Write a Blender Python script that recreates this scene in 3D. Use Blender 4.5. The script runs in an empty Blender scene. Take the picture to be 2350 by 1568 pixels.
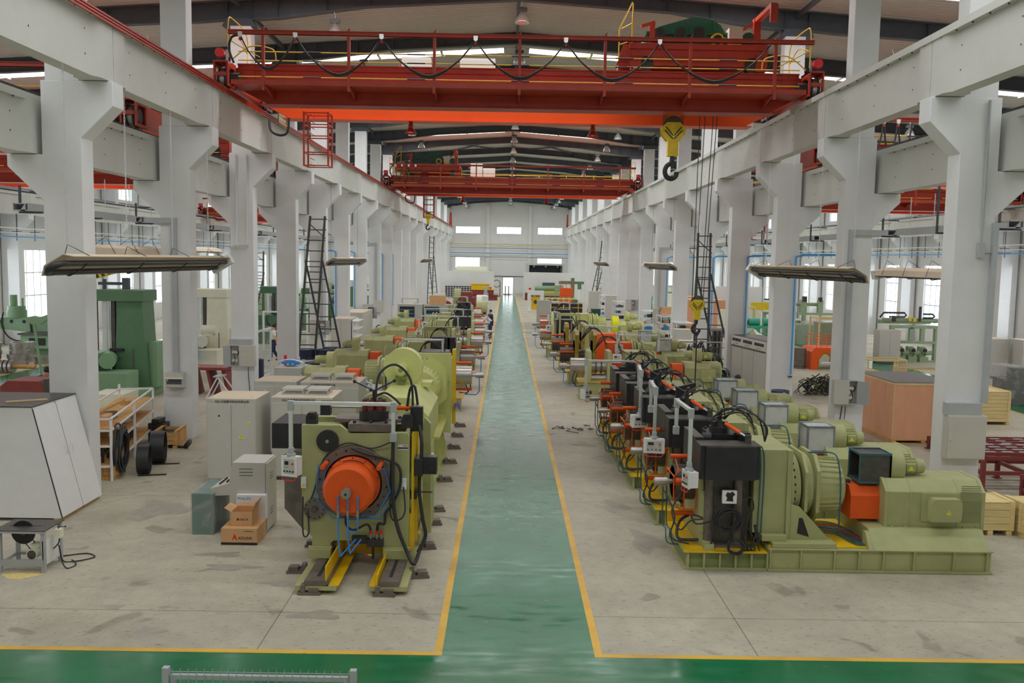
import bpy, bmesh, math, random
from mathutils import Vector, Matrix
random.seed(7)
SC=bpy.context.scene
COL=SC.collection
# ---------------------------------------------------------------- camera
cam_d=bpy.data.cameras.new('camera'); cam=bpy.data.objects.new('camera',cam_d); COL.objects.link(cam)
cam_d.sensor_width=36; cam_d.lens=2050/2350*36; cam_d.clip_end=600
cx,cy=1163-1175.,596-784.
c=Vector((cx,cy,2050)).normalized(); u=Vector((.0165,-1,0)); u=(u-c*u.dot(c)).normalized(); xr=c.cross(u)
Rw=Matrix((xr,c,u))                      # rows: world axes seen by the camera (x right, y down, z forward)
Mc=Matrix((Rw.col[0],-Rw.col[1],-Rw.col[2])).transposed()
cam.matrix_world=Matrix.Translation((0,0,5))@Mc.to_4x4()
SC.camera=cam
# ---------------------------------------------------------------- view, world, daylight
SC.view_settings.view_transform='Standard'; SC.view_settings.look='None'
SC.view_settings.gamma=1; SC.view_settings.exposure=0.12; SC.view_settings.use_curve_mapping=False
w=bpy.data.worlds.new('overcast_sky'); SC.world=w; w.use_nodes=True
bg=w.node_tree.nodes['Background']; bg.inputs[0].default_value=(.86,.93,1,1); bg.inputs[1].default_value=3.2
BANDS=[3.2,15.2,27.4,39.2,51.2,63.4,75.2,87.2,99.2,111.2,123.2]
HC=.27                                  # centre line of the hall
def area(name,loc,sx,sy,power,rot,col=(.975,.985,1)):
    l=bpy.data.lights.new(name,'AREA'); l.shape='RECTANGLE'; l.size=sx; l.size_y=sy; l.energy=power; l.color=col
    o=bpy.data.objects.new(name,l); COL.objects.link(o); o.location=loc; o.rotation_euler=rot
    return o
for y in BANDS:                         # daylight coming down through each roof light band, one lamp per roof slope and bay
    for sx,wd,zz in ((-18.2,15,12.5),(0,16.6,13.3),(18.2,15,12.5)):
        area('roof_daylight',(HC+sx,y,zz-.02),wd,.9,{0:500}.get(sx,390),(0,0,0))
for s in (-1,1):                        # daylight through the long rows of side windows
    area('window_daylight',(HC+s*26.9,74,3.2),3.8,108,900,(0,-s*math.pi/2*-1 if s<0 else math.pi/2,0),(.93,.97,1))
# ---------------------------------------------------------------- materials
def lin(h):
    h=h.lstrip('#'); r=[int(h[i:i+2],16)/255 for i in (0,2,4)]
    return [c/12.92 if c<.04045 else ((c+.055)/1.055)**2.4 for c in r]
MATS={}
def mat(name,hexc,rough=.6,metal=0,var=.12,scale=3.,k=.53,emit=0,spec=.5,hex2=None,stretch=None,bump=0,bscale=40):
    if name in MATS: return MATS[name]
    m=bpy.data.materials.new(name); m.use_nodes=True; nt=m.node_tree; b=nt.nodes['Principled BSDF']
    c1=[min(.9,c/k) for c in lin(hexc)]
    c2=[min(.9,c/k) for c in lin(hex2)] if hex2 else [c*(1-var) for c in c1]
    b.inputs['Roughness'].default_value=rough; b.inputs['Metallic'].default_value=metal
    b.inputs['Specular IOR Level'].default_value=spec
    tc=nt.nodes.new('ShaderNodeTexCoord'); n=nt.nodes.new('ShaderNodeTexNoise')
    n.inputs['Scale'].default_value=scale; n.inputs['Detail'].default_value=5; n.inputs['Roughness'].default_value=.65
    if stretch:
        mp=nt.nodes.new('ShaderNodeMapping'); mp.inputs['Scale'].default_value=stretch
        nt.links.new(tc.outputs['Object'],mp.inputs[0]); nt.links.new(mp.outputs[0],n.inputs[0])
    else: nt.links.new(tc.outputs['Object'],n.inputs[0])
    r=nt.nodes.new('ShaderNodeValToRGB'); r.color_ramp.elements[0].position=.35; r.color_ramp.elements[1].position=.65
    r.color_ramp.elements[0].color=(*c1,1); r.color_ramp.elements[1].color=(*c2,1)
    nt.links.new(n.outputs['Fac'],r.inputs[0]); nt.links.new(r.outputs[0],b.inputs['Base Color'])
    if bump:
        n2=nt.nodes.new('ShaderNodeTexNoise'); n2.inputs['Scale'].default_value=bscale; bp=nt.nodes.new('ShaderNodeBump')
        bp.inputs['Strength'].default_value=bump; nt.links.new(tc.outputs['Object'],n2.inputs[0])
        nt.links.new(n2.outputs['Fac'],bp.inputs['Height']); nt.links.new(bp.outputs[0],b.inputs['Normal'])
    if emit:
        b.inputs['Emission Color'].default_value=(*lin(hexc),1); b.inputs['Emission Strength'].default_value=emit
    MATS[name]=m; return m
M=lambda n:MATS[n]
mat('white_paint','#bcbdbd',.75,var=.06,scale=1.2,bump=.05,k=.62)
mat('beam_paint','#adada8',.7,var=.07,scale=1.,bump=.05,k=.62)
mat('wall_paint','#bdbdbb',.8,var=.05,scale=.5,k=.62)
mat('roof_sheet','#9a9890',.55,var=.1,scale=.4,k=.5)
mat('slate_steel','#3a4046',.5,var=.15)
mat('aluminium','#b4b8bc',.3,.7,var=.05)
mat('lamp_metal','#c4c2c0',.28,.75,var=.05)
mat('lamp_box','#4a4c50',.5)
mat('crane_red','#8c2c19',.45,var=.22,scale=1.5)
mat('crane_red_lit','#e2441a',.4,var=.08,scale=1)  # the crane red again, with skylight brightness put into the colour
mat('bright_orange','#f04c1a',.4,var=.06,scale=4,k=.6,spec=.3)
mat('safety_yellow','#d99a1c',.45,var=.12)
mat('hook_yellow','#e0a01a',.4,var=.15,scale=6)
mat('black_rubber','#26272a',.5,var=.2)
mat('black_steel','#2b2b2d',.4,.3,var=.25)
mat('dark_steel','#4c4945',.42,.5,var=.35,scale=6)
mat('bright_steel','#8d8a86',.36,.85,var=.15,scale=8)
mat('rust_steel','#655d57',.5,.4,var=.35,scale=5)
mat('olive','#888a60',.42,var=.14,scale=2)
mat('olive_dark','#6c7549',.45,var=.25,scale=2)
mat('olive_light','#a0a368',.42,var=.1,scale=2)
mat('machine_yellow','#e0950f',.4,var=.12,scale=3)
mat('oily_yellow','#8a7420',.35,var=.35,scale=4)
mat('cabinet_grey','#9a9892',.5,var=.04)
mat('cabinet_top','#b5a893',.55,var=.06)
mat('box_grey','#8f918b',.5,var=.05)
mat('duct_grey','#8b8e90',.5,var=.08)
mat('panel_white','#c4c8c8',.45,var=.04)
mat('pipe_blue','#3d7fb0',.4,var=.1)
mat('hose_blue','#2d6fb8',.35,var=.1)
mat('pipe_teal','#2c4c54',.4,var=.1)
mat('red_paint','#b32222',.4,var=.1)
mat('cardboard','#ab8660',.75,var=.1)
mat('plywood','#c9876a',.7,var=.14,scale=2,stretch=(1,1,.25))
mat('pine','#c6a576',.7,var=.22,scale=4,stretch=(.3,.3,3))
mat('pallet_wood','#a8824f',.75,var=.25,scale=5)
mat('dark_oxide','#6b2e2b',.55,var=.15)
mat('mill_green','#466449',.42,var=.16,scale=1.5)
mat('mill_green_dark','#37573e',.45,var=.15)
mat('mint','#678567',.42,var=.08)
mat('cream','#d3cfa6',.45,var=.06)
mat('skin','#b98468',.55,var=.06); mat('hair','#1b1816',.6,var=.1)
mat('navy','#232d4a',.8,var=.15,scale=10); mat('tee','#c8bfb5',.85,var=.06)
mat('drum_blue','#232c46',.4,var=.2,scale=5)
mat('sheet_plastic','#aeb0ae',.35,var=.1,scale=4,bump=.15,bscale=5)
mat('turquoise','#2f8a70',.4,var=.12)
mat('sky_blue','#3f8fae',.4,var=.1)
mat('dark_green','#16402f',.45,var=.1)
mat('led_dark','#20242c',.2)
mat('yellow_sign','#e8d21a',.5,var=.02)
mat('ink','#1d1d1f',.6)
mat('sawdust','#cda36a',.9,var=.2,scale=30,bump=.6)
mat('grille','#6f7350',.6)
mat('lilac','#7d6a9a',.6)
def glass():
    m=bpy.data.materials.new('window_glass'); m.use_nodes=True; nt=m.node_tree; nt.nodes.clear()
    o=nt.nodes.new('ShaderNodeOutputMaterial'); t=nt.nodes.new('ShaderNodeBsdfTransparent'); g=nt.nodes.new('ShaderNodeBsdfGlossy'); x=nt.nodes.new('ShaderNodeMixShader')
    t.inputs[0].default_value=(.93,.96,.97,1); g.inputs['Roughness'].default_value=.05; x.inputs[0].default_value=.07
    nt.links.new(t.outputs[0],x.inputs[1]); nt.links.new(g.outputs[0],x.inputs[2]); nt.links.new(x.outputs[0],o.inputs[0]); MATS['glass']=m
glass()
def sheer():
    m=bpy.data.materials.new('clear_plastic_wrap'); m.use_nodes=True; nt=m.node_tree; nt.nodes.clear()
    o=nt.nodes.new('ShaderNodeOutputMaterial'); t=nt.nodes.new('ShaderNodeBsdfTransparent'); g=nt.nodes.new('ShaderNodeBsdfPrincipled'); x=nt.nodes.new('ShaderNodeMixShader')
    n=nt.nodes.new('ShaderNodeTexNoise'); n.inputs['Scale'].default_value=3; n.inputs['Distortion'].default_value=1.0
    r=nt.nodes.new('ShaderNodeMapRange'); r.inputs[1].default_value=.45; r.inputs[2].default_value=.75; r.inputs[3].default_value=.22; r.inputs[4].default_value=.5
    b=nt.nodes.new('ShaderNodeBump'); b.inputs['Strength'].default_value=.3; tc=nt.nodes.new('ShaderNodeTexCoord')
    nt.links.new(tc.outputs['Object'],n.inputs[0]); nt.links.new(n.outputs['Fac'],b.inputs['Height']); nt.links.new(b.outputs[0],g.inputs['Normal'])
    g.inputs['Base Color'].default_value=(.62,.64,.64,1); g.inputs['Roughness'].default_value=.2
    nt.links.new(n.outputs['Fac'],r.inputs[0]); nt.links.new(r.outputs[0],x.inputs[0])
    nt.links.new(t.outputs[0],x.inputs[1]); nt.links.new(g.outputs[0],x.inputs[2]); nt.links.new(x.outputs[0],o.inputs[0]); MATS['wrap']=m
sheer()
def floor_mats():
    # concrete: blotches, small dark flecks, pour joints every 6 m
    m=bpy.data.materials.new('concrete_floor'); m.use_nodes=True; nt=m.node_tree; b=nt.nodes['Principled BSDF']; L=nt.links.new
    tc=nt.nodes.new('ShaderNodeTexCoord')
    def noise(s,d=4,sc=(1,1,1),dist=0):
        mp=nt.nodes.new('ShaderNodeMapping'); mp.inputs['Scale'].default_value=sc; L(tc.outputs['Object'],mp.inputs[0])
        n=nt.nodes.new('ShaderNodeTexNoise'); n.inputs['Scale'].default_value=s; n.inputs['Detail'].default_value=d; n.inputs['Distortion'].default_value=dist; L(mp.outputs[0],n.inputs[0]); return n.outputs['Fac']
    def ramp(fac,p0,p1,c0,c1):
        r=nt.nodes.new('ShaderNodeValToRGB'); r.color_ramp.elements[0].position=p0; r.color_ramp.elements[1].position=p1
        r.color_ramp.elements[0].color=(*c0,1); r.color_ramp.elements[1].color=(*c1,1); L(fac,r.inputs[0]); return r.outputs[0]
    def mul(a,c,f=1):
        x=nt.nodes.new('ShaderNodeMix'); x.data_type='RGBA'; x.blend_type='MULTIPLY'; x.inputs[0].default_value=f; L(a,x.inputs[6]); L(c,x.inputs[7]); return x.outputs[2]
    base=ramp(noise(.55,6),.3,.72,(.56,.52,.405),(.44,.41,.325))
    base=mul(base,ramp(noise(.22,3),.58,.72,(1,1,1),(.80,.78,.76)))
    base=mul(base,ramp(noise(1.1,2,dist=.6),.66,.70,(1,1,1),(.72,.72,.72)))
    base=mul(base,ramp(noise(22,4),.60,.72,(1,1,1),(.78,.76,.74)))
    base=mul(base,ramp(noise(9,3,(1,2.2,1)),.62,.67,(1,1,1),(.70,.68,.66)))
    base=mul(base,ramp(noise(4,5,(1,1,1)),.3,.7,(1.06,1.06,1.06),(.9,.9,.9)))
    br=nt.nodes.new('ShaderNodeTexBrick'); br.offset=0; br.inputs['Scale'].default_value=1; br.inputs['Brick Width'].default_value=6.4; br.inputs['Row Height'].default_value=6
    br.inputs['Mortar Size'].default_value=.008; br.inputs['Color1'].default_value=br.inputs['Color2'].default_value=(1,1,1,1); br.inputs['Mortar'].default_value=(.45,.43,.4,1)
    mp=nt.nodes.new('ShaderNodeMapping'); mp.inputs['Location'].default_value=(3.1,-.2,0); L(tc.outputs['Object'],mp.inputs[0]); L(mp.outputs[0],br.inputs[0])
    base=mul(base,br.outputs[0]); L(base,b.inputs['Base Color']); b.inputs['Specular IOR Level'].default_value=.28
    L(ramp(noise(.8,4),.35,.7,(.5,.5,.5),(.7,.7,.7)),b.inputs['Roughness']); MATS['concrete']=m
    for nm,c0,c1,ro in (('green_epoxy',(.014,.19,.072),(.010,.145,.055),.11),('yellow_line',(.85,.50,.05),(.62,.37,.06),.4)):
        m=bpy.data.materials.new(nm); m.use_nodes=True; nt=m.node_tree; b=nt.nodes['Principled BSDF']; L=nt.links.new
        tc=nt.nodes.new('ShaderNodeTexCoord')
        base=ramp(noise(1.3,5),.35,.7,c0,c1)
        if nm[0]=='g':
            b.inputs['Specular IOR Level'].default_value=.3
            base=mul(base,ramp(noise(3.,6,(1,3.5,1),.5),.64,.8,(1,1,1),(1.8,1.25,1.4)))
        base=mul(base,ramp(noise(14,3),.66,.7,(1,1,1),(.8,.8,.8)))
        L(base,b.inputs['Base Color'])
        L(ramp(noise(2,5,(1,3,1)),.3,.7,(ro,)*3,(ro+.17,)*3),b.inputs['Roughness'])
        if nm[0]=='g':
            bp=nt.nodes.new('ShaderNodeBump'); bp.inputs['Strength'].default_value=.04; bp.inputs['Distance'].default_value=.01; L(noise(1.2,1,(.6,1.4,1)),bp.inputs['Height']); L(bp.outputs[0],b.inputs['Normal'])
        MATS[nm]=m
floor_mats()
# ---------------------------------------------------------------- mesh builder
KEEP_ONE={'bolts','bolt_holes','louvres','buttons','printed_mark','meters','pads','controls','arm_holes','vent_grille','vent_slots','frame','grinding_head','face','door_gap','hanging_chain','pallet','breakers','mesh','shelf_board'}
class MB:
    def __init__(s,mt='olive'):
        s.v=[];s.f=[];s.m=[];s.s=[];s.runs=[];s.mt=mt;s.slots=[];s.T=None
    def at(s,loc=(0,0,0),rz=0,rx=0,ry=0):
        s.T=Matrix.Translation(loc)@Matrix.Rotation(rz,4,'Z')@Matrix.Rotation(ry,4,'Y')@Matrix.Rotation(rx,4,'X'); return s
    def add(s,vs,fs,mt=None,smooth=False):
        mt=mt or s.mt
        if mt not in s.slots: s.slots.append(mt)
        k=s.slots.index(mt); o=len(s.v)
        if s.T: vs=[s.T@Vector(v) for v in vs]
        s.runs.append((len(s.f),len(s.f)+len(fs),tuple(min(v[i] for v in vs) for i in range(3)),tuple(max(v[i] for v in vs) for i in range(3))))
        s.v+= [tuple(v) for v in vs]; s.f+=[tuple(i+o for i in f) for f in fs]
        s.m+=[k]*len(fs); s.s+=[smooth]*len(fs); return s
    def box(s,x0,y0,z0,x1,y1,z1,mt=None):
        x0,x1=min(x0,x1),max(x0,x1);y0,y1=min(y0,y1),max(y0,y1);z0,z1=min(z0,z1),max(z0,z1)
        e=.0003*((len(s.f)//6)%5); x0-=e;x1+=e;y0-=e;y1+=e;z1+=e      # hair-thin offsets keep faces of joined boxes from coinciding
        v=[(x,y,z) for z in (z0,z1) for y in (y0,y1) for x in (x0,x1)]
        return s.add(v,[(0,2,3,1),(4,5,7,6),(0,1,5,4),(2,6,7,3),(0,4,6,2),(1,3,7,5)],mt)
    def cbox(s,c,d,mt=None): return s.box(c[0]-d[0]/2,c[1]-d[1]/2,c[2]-d[2]/2,c[0]+d[0]/2,c[1]+d[1]/2,c[2]+d[2]/2,mt)
    def prism(s,poly,ax,a,b,mt=None):
        # poly in the two other axes (y,z) for x, (x,z) for y, (x,y) for z
        def P(p,t): return {'x':(t,p[0],p[1]),'y':(p[0],t,p[1]),'z':(p[0],p[1],t)}[ax]
        n=len(poly); v=[P(p,a) for p in poly]+[P(p,b) for p in poly]
        f=[tuple(range(n)),tuple(range(2*n-1,n-1,-1))]+[(i,i+n,(i+1)%n+n,(i+1)%n) for i in range(n)]
        return s.add(v,f,mt)
    def cyl(s,p,q,r,n=16,mt=None,r2=None,cap=True,smooth=True):
        p=Vector(p);q=Vector(q);d=(q-p); 
        if d.length<1e-6: return s
        d.normalize(); a=d.orthogonal().normalized(); b=d.cross(a); r2=r if r2 is None else r2
        v=[p+(a*math.cos(t)+b*math.sin(t))*r for t in [2*math.pi*i/n for i in range(n)]]+[q+(a*math.cos(t)+b*math.sin(t))*r2 for t in [2*math.pi*i/n for i in range(n)]]
        s.add(v,[(i,(i+1)%n,(i+1)%n+n,i+n) for i in range(n)],mt,smooth)
        if cap: s.add(v,[tuple(range(n-1,-1,-1)),tuple(range(n,2*n))],mt)
        return s
    def lathe(s,prof,o,ax='y',n=32,mt=None,smooth=False,arc=1.0):
        # prof: (distance along axis, radius)
        rings=[]; 
        for t,r in prof:
            for i in range(n):
                a=2*math.pi*i/n*arc; c,d=r*math.cos(a),r*math.sin(a)
                rings.append({'x':(o[0]+t,o[1]+c,o[2]+d),'y':(o[0]+d,o[1]+t,o[2]+c),'z':(o[0]+c,o[1]+d,o[2]+t)}[ax])
        f=[]
        for k in range(len(prof)-1):
            for i in range(n if arc==1 else n-1):
                j=(i+1)%n; f.append((k*n+i,k*n+j,(k+1)*n+j,(k+1)*n+i))
        return s.add(rings,f,mt,smooth)
    def tube(s,pts,r,n=8,mt=None,sm=True,closed=False):
        # smoothed tube through points
        P=[Vector(p) for p in pts]
        if sm and len(P)>2:
            Q=[]
            m=len(P); rng=range(m if closed else m-1)
            for i in rng:
                p0=P[i-1] if (i>0 or closed) else P[0]; p1=P[i]; p2=P[(i+1)%m]; p3=P[(i+2)%m] if (i+2<m or closed) else P[-1]
                for k in range(5):
                    t=k/5; Q.append(.5*((2*p1)+(p2-p0)*t+(2*p0-5*p1+4*p2-p3)*t*t+(3*p1-p0-3*p2+p3)*t**3))
            if not closed: Q.append(P[-1])
            P=Q
        m=len(P); v=[]; nrm=None
        for i,p in enumerate(P):
            if closed: d=P[(i+1)%m]-P[i-1]
            else: d=P[min(i+1,m-1)]-P[max(i-1,0)]
            if d.length<1e-9: d=Vector((0,0,1))
            d.normalize()
            if nrm is None: nrm=d.orthogonal().normalized()
            else:
                nrm=nrm-d*nrm.dot(d)
                if nrm.length<1e-6: nrm=d.orthogonal()
                nrm.normalize()
            b=d.cross(nrm)
            v+=[p+(nrm*math.cos(2*math.pi*k/n)+b*math.sin(2*math.pi*k/n))*r for k in range(n)]
        f=[(i*n+k,i*n+(k+1)%n,((i+1)%m)*n+(k+1)%n,((i+1)%m)*n+k) for i in range(m if closed else m-1) for k in range(n)]
        s.add(v,f,mt,True)
        if not closed: s.add(v,[tuple(range(n-1,-1,-1)),tuple((m-1)*n+k for k in range(n))],mt)
        return s
    def bar(s,p,q,wd,h=None,mt=None):
        # rectangular bar between two points, h along the vertical-ish direction
        p=Vector(p);q=Vector(q);d=(q-p).normalized(); h=h or wd
        up=Vector((0,0,1)) if abs(d.z)<.95 else Vector((0,1,0))
        a=d.cross(up).normalized(); b=a.cross(d).normalized()
        v=[e+a*wd/2*i+b*h/2*j for e in (p,q) for i,j in ((-1,-1),(1,-1),(1,1),(-1,1))]
        return s.add(v,[(3,2,1,0),(4,5,6,7)]+[(i,(i+1)%4,(i+1)%4+4,i+4) for i in range(4)],mt)
    def ball(s,c,r,mt=None,sc=(1,1,1),n=12,m=8):
        v=[];f=[]
        for j in range(m+1):
            t=math.pi*j/m
            for i in range(n):
                a=2*math.pi*i/n; v.append((c[0]+r*sc[0]*math.sin(t)*math.cos(a),c[1]+r*sc[1]*math.sin(t)*math.sin(a),c[2]+r*sc[2]*math.cos(t)))
        for j in range(m):
            for i in range(n): f.append((j*n+i,(j+1)*n+i,(j+1)*n+(i+1)%n,j*n+(i+1)%n))
        return s.add(v,f,mt,True)
    def mesh(s,name):
        me=bpy.data.meshes.new(name); me.from_pydata(s.v,[],s.f)
        for k in s.slots: me.materials.append(MATS[k])
        me.polygons.foreach_set('material_index',s.m); me.polygons.foreach_set('use_smooth',s.s); me.update()
        bm=bmesh.new(); bm.from_mesh(me); bmesh.ops.remove_doubles(bm,verts=bm.verts,dist=1e-5); bmesh.ops.recalc_face_normals(bm,faces=bm.faces)
        for e in bm.edges:
            if len(e.link_faces)!=2 or (e.calc_face_angle(0)>.6 and not all(f.smooth for f in e.link_faces)): e.smooth=False
        for f in bm.faces: f.smooth=True
        bm.to_mesh(me); bm.free()
        return me
    def build(s,name,parent=None,bev=0,loc=None,rz=0,label=None,kind=None):
        if not s.v: return None
        if parent is not None and name not in KEEP_ONE:
            g=s.clusters()
            if 1<len(g)<=8:      # pieces standing apart become parts of their own
                return [m.build1(name,parent,bev,loc,rz,label,kind) for m in g][0]
        return s.build1(name,parent,bev,loc,rz,label,kind)
    def clusters(s):
        R=s.runs; n=len(R); p=list(range(n))
        def f(i):
            while p[i]!=i: p[i]=p[p[i]]; i=p[i]
            return i
        if n>160: return [s]
        sz=[math.dist(r[2],r[3]) for r in R]
        for i in range(n):
            for j in range(i):
                gap=math.sqrt(sum(max(0,R[i][2][k]-R[j][3][k],R[j][2][k]-R[i][3][k])**2 for k in range(3)))
                if gap<=.45*max(sz[i],sz[j]): p[f(i)]=f(j)
        out={}
        for i in range(n): out.setdefault(f(i),[]).append(i)
        if len(out)<2: return [s]
        res=[]
        for ids in sorted(out.values(),key=lambda q:-sum(sz[i] for i in q)):
            m=MB(s.mt); m.slots=s.slots; used={}
            for i in ids:
                for k in range(R[i][0],R[i][1]):
                    for v in s.f[k]:
                        if v not in used: used[v]=len(m.v); m.v.append(s.v[v])
                    m.f.append(tuple(used[v] for v in s.f[k])); m.m.append(s.m[k]); m.s.append(s.s[k])
            res.append(m)
        return res
    def build1(s,name,parent=None,bev=0,loc=None,rz=0,label=None,kind=None):
        o=bpy.data.objects.new(name,s.mesh(name)); COL.objects.link(o)
        if parent is not None: o.parent=parent
        if loc: o.location=loc
        o.rotation_euler=(0,0,rz)
        if bev:
            b=o.modifiers.new('bevel','BEVEL'); b.width=bev; b.segments=2; b.limit_method='ANGLE'; b.angle_limit=.6
        if label: o['label']=label
        if kind: o['kind']=kind
        return o
def tag(o,label,cat,group=None,kind=None):
    o['label']=label; o['category']=cat
    if group: o['group']=group
    if kind: o['kind']=kind
    return o
def thing(name,label,cat,loc=(0,0,0),rz=0,group=None):
    o=bpy.data.objects.new(name,None); o.empty_display_size=.2; COL.objects.link(o); o.location=loc; o.rotation_euler=(0,0,rz)
    return tag(o,label,cat,group)
def kids(o): return list(o.children)
def dup(root,loc,rz=None,label=None,group=None,scale=None):
    r=root.copy(); COL.objects.link(r); r.location=loc
    if rz is not None: r.rotation_euler=(0,0,rz)
    if scale: r.scale=scale
    if label: r['label']=label
    if group: r['group']=group
    for ch in kids(root):
        c=ch.copy(); COL.objects.link(c); c.parent=r
        for g in kids(ch):
            d=g.copy(); COL.objects.link(d); d.parent=c
    return r
def struct(m,name,loc=None,rz=0,bev=0,label=None,cat=None):
    o=m.build(name,None,bev,loc,rz); o['kind']='structure'
    if label: o['label']=label; o['category']=cat
    return o
def solo(m,name,label,cat,group=None,loc=None,rz=0,bev=0,kind=None):
    return tag(m.build(name,None,bev,loc,rz),label,cat,group,kind)
def writing(text,size,loc,rot,mt,parent,name='lettering',ext=.002,align='LEFT'):
    cu=bpy.data.curves.new(name,'FONT'); cu.body=text; cu.size=size; cu.extrude=ext; cu.align_x=align; cu.resolution_u=2
    t=bpy.data.objects.new(name,cu); COL.objects.link(t)
    dg=bpy.context.evaluated_depsgraph_get(); me=bpy.data.meshes.new_from_object(t.evaluated_get(dg)); bpy.data.objects.remove(t)
    me.materials.clear(); me.materials.append(MATS[mt]); o=bpy.data.objects.new(name,me); COL.objects.link(o)
    o.location=loc; o.rotation_euler=rot; o.parent=parent; return o
# ================================================================ the building
YN,YF=-6,132.5
XL,XR=-27.,27.6
def roofz(x): return 13.95-.068*abs(x-HC)
struct(MB('concrete').box(XL-1,YN-1,-.3,XR+1,YF+1,0),'floor')
# painted aisle, cross aisle and its yellow edge lines (thin coats on the concrete)
g=MB('green_epoxy')
g.box(-.74,11,.0,1.2,61.0,.003).box(-.74,61.9,0,1.2,126,.003).box(-22,6,0,24,10.88,.003).box(-.84,10.88,0,1.3,11.0,.003)
g.box(-.94,61.0,0,1.4,61.9,.003)
g.box(-20.2,10.88,0,-18.2,126,.003).box(17.9,10.88,0,19.9,126,.003)
g.box(1.4,60.3,0,8.5,62.3,.003)
struct(g,'trim_1')
y=MB('yellow_line')
y.box(-.84,10.88,0,-.74,61,.006).box(1.2,10.88,0,1.3,61,.006).box(-.94,61.9,0,-.84,126,.006).box(1.3,61.9,0,1.4,126,.006)
y.box(-22,10.88,0,-.84,10.98,.006).box(1.3,10.88,0,24,10.98,.006)
for x in (-20.3,-18.2,17.8,19.9): y.box(x,11,0,x+.1,126,.006)
struct(y,'trim_2')
st=MB('concrete')
# walls with openings
def wall(name,ax,pl,th,a0,a1,z0,z1,holes,top=None):
    m=MB('wall_paint')
    As=sorted({a0,a1}|{h[0] for h in holes}|{h[1] for h in holes}); Zs=sorted({z0,z1}|{h[2] for h in holes}|{h[3] for h in holes})
    for i in range(len(As)-1):
        run=None
        for j in range(len(Zs)-1):
            ca,cz=(As[i]+As[i+1])/2,(Zs[j]+Zs[j+1])/2
            if any(h[0]<ca<h[1] and h[2]<cz<h[3] for h in holes): continue
            if ax=='x': m.box(pl,As[i],Zs[j],pl+th,As[i+1],Zs[j+1])
            else: m.box(As[i],pl,Zs[j],As[i+1],pl+th,Zs[j+1])
    return struct(m,name)
WY=[20+6*k for k in range(18)]
side=[(y,y+3,1.2,5.1) for y in WY]+[(y,y+3,8.7,9.7) for y in WY]
wall('wall_left','x',XL-.3,.3,YN,YF,0,12.2,side)
wall('wall_right','x',XR,.3,YN,YF,0,12.2,side)
endh=[(HC-6.05-1.8,HC-6.05+1.8,8.77,9.77),(HC-1.8,HC+1.8,8.77,9.77),(HC+6.05-1.8,HC+6.05+1.8,8.77,9.77),
      (HC-7.85,HC-4.25,3.7,5.25),(HC+4.25,HC+7.85,3.7,5.25),(-.47,.97,0,2.33)]
for s in (-1,1):
    for k in range(3): endh.append((HC+s*(12.2+5.4*k)-1.5,HC+s*(12.2+5.4*k)+1.5,1.6,5.0))
m=MB('wall_paint')
wall('wall_far','y',YF,.3,XL,XR,0,11.9,endh)
struct(MB('wall_paint').prism([(XL,11.9),(XR,11.9),(XR,roofz(XR)),(HC,13.95),(XL,roofz(XL))],'y',YF,YF+.3),'wall_gable')
struct(MB('wall_paint').prism([(XL,0),(XR,0),(XR,roofz(XR)),(HC,13.95),(XL,roofz(XL))],'y',YN-.3,YN),'wall_near')
# windows: frame and pane each
def window(name,ax,pl,a0,a1,z0,z1,nm,rows):
    t=bpy.data.objects.new(name,None); COL.objects.link(t); t['kind']='structure'; t.location=(pl,(a0+a1)/2,z0) if ax=='x' else ((a0+a1)/2,pl,z0)
    w=(a1-a0)/2; h=z1-z0; f=MB('panel_white'); g=MB('glass')
    def bx(m,a,b,c,d,th):
        if ax=='x': m.box(-th,a,c,th,b,d)
        else: m.box(a,-th,c,b,th,d)
    for a in [-w+2*w*i/nm for i in range(nm+1)]: bx(f,max(-w,a-.03),min(w,a+.03),0,h,.05)
    for c in [0]+rows+[h]: bx(f,-w,w,max(0,c-.03),min(h,c+.03),.05)
    bx(g,-w,w,.0,h,.006)
    return t,f,g
def winset(pl,ax,spec,k0):
    proto={}
    for i,(a0,a1,z0,z1,nm,rows) in enumerate(spec):
        key=(round(a1-a0,2),round(z1-z0,2))
        t,f,g=window('window_%d'%(k0+i),ax,pl,a0,a1,z0,z1,nm,rows)
        if key not in proto: proto[key]=(f.mesh('window_frame'),g.mesh('window_pane'))
        for n,me in zip(('window_frame','window_pane'),proto[key]):
            o=bpy.data.objects.new(n,me); COL.objects.link(o); o.parent=t
S=[(y,y+3,1.2,5.1,4,[1.3,2.6]) for y in WY]+[(y,y+3,8.7,9.7,4,[]) for y in WY]
winset(XL-.15,'x',S,1); winset(XR+.15,'x',S,40)
winset(YF+.15,'y',[(h[0],h[1],h[2],h[3],4,[] if h[3]-h[2]<1.2 else [h[3]-h[2]-1.2]) for h in endh[:5]+endh[6:]],80)
# far doorway with its sliding leaf and rail
d=MB('cabinet_grey'); d.box(-.57,YF-.06,0,-.47,YF+.1,2.4).box(.97,YF-.06,0,1.07,YF+.1,2.4).box(-.57,YF-.06,2.33,1.07,YF+.1,2.43)
d.box(-2.2,YF-.12,2.5,2.6,YF-.04,2.58,'slate_steel').box(1.1,YF-.1,.02,2.5,YF-.05,2.45,'wall_paint')
o=struct(d,'door_1')
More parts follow.
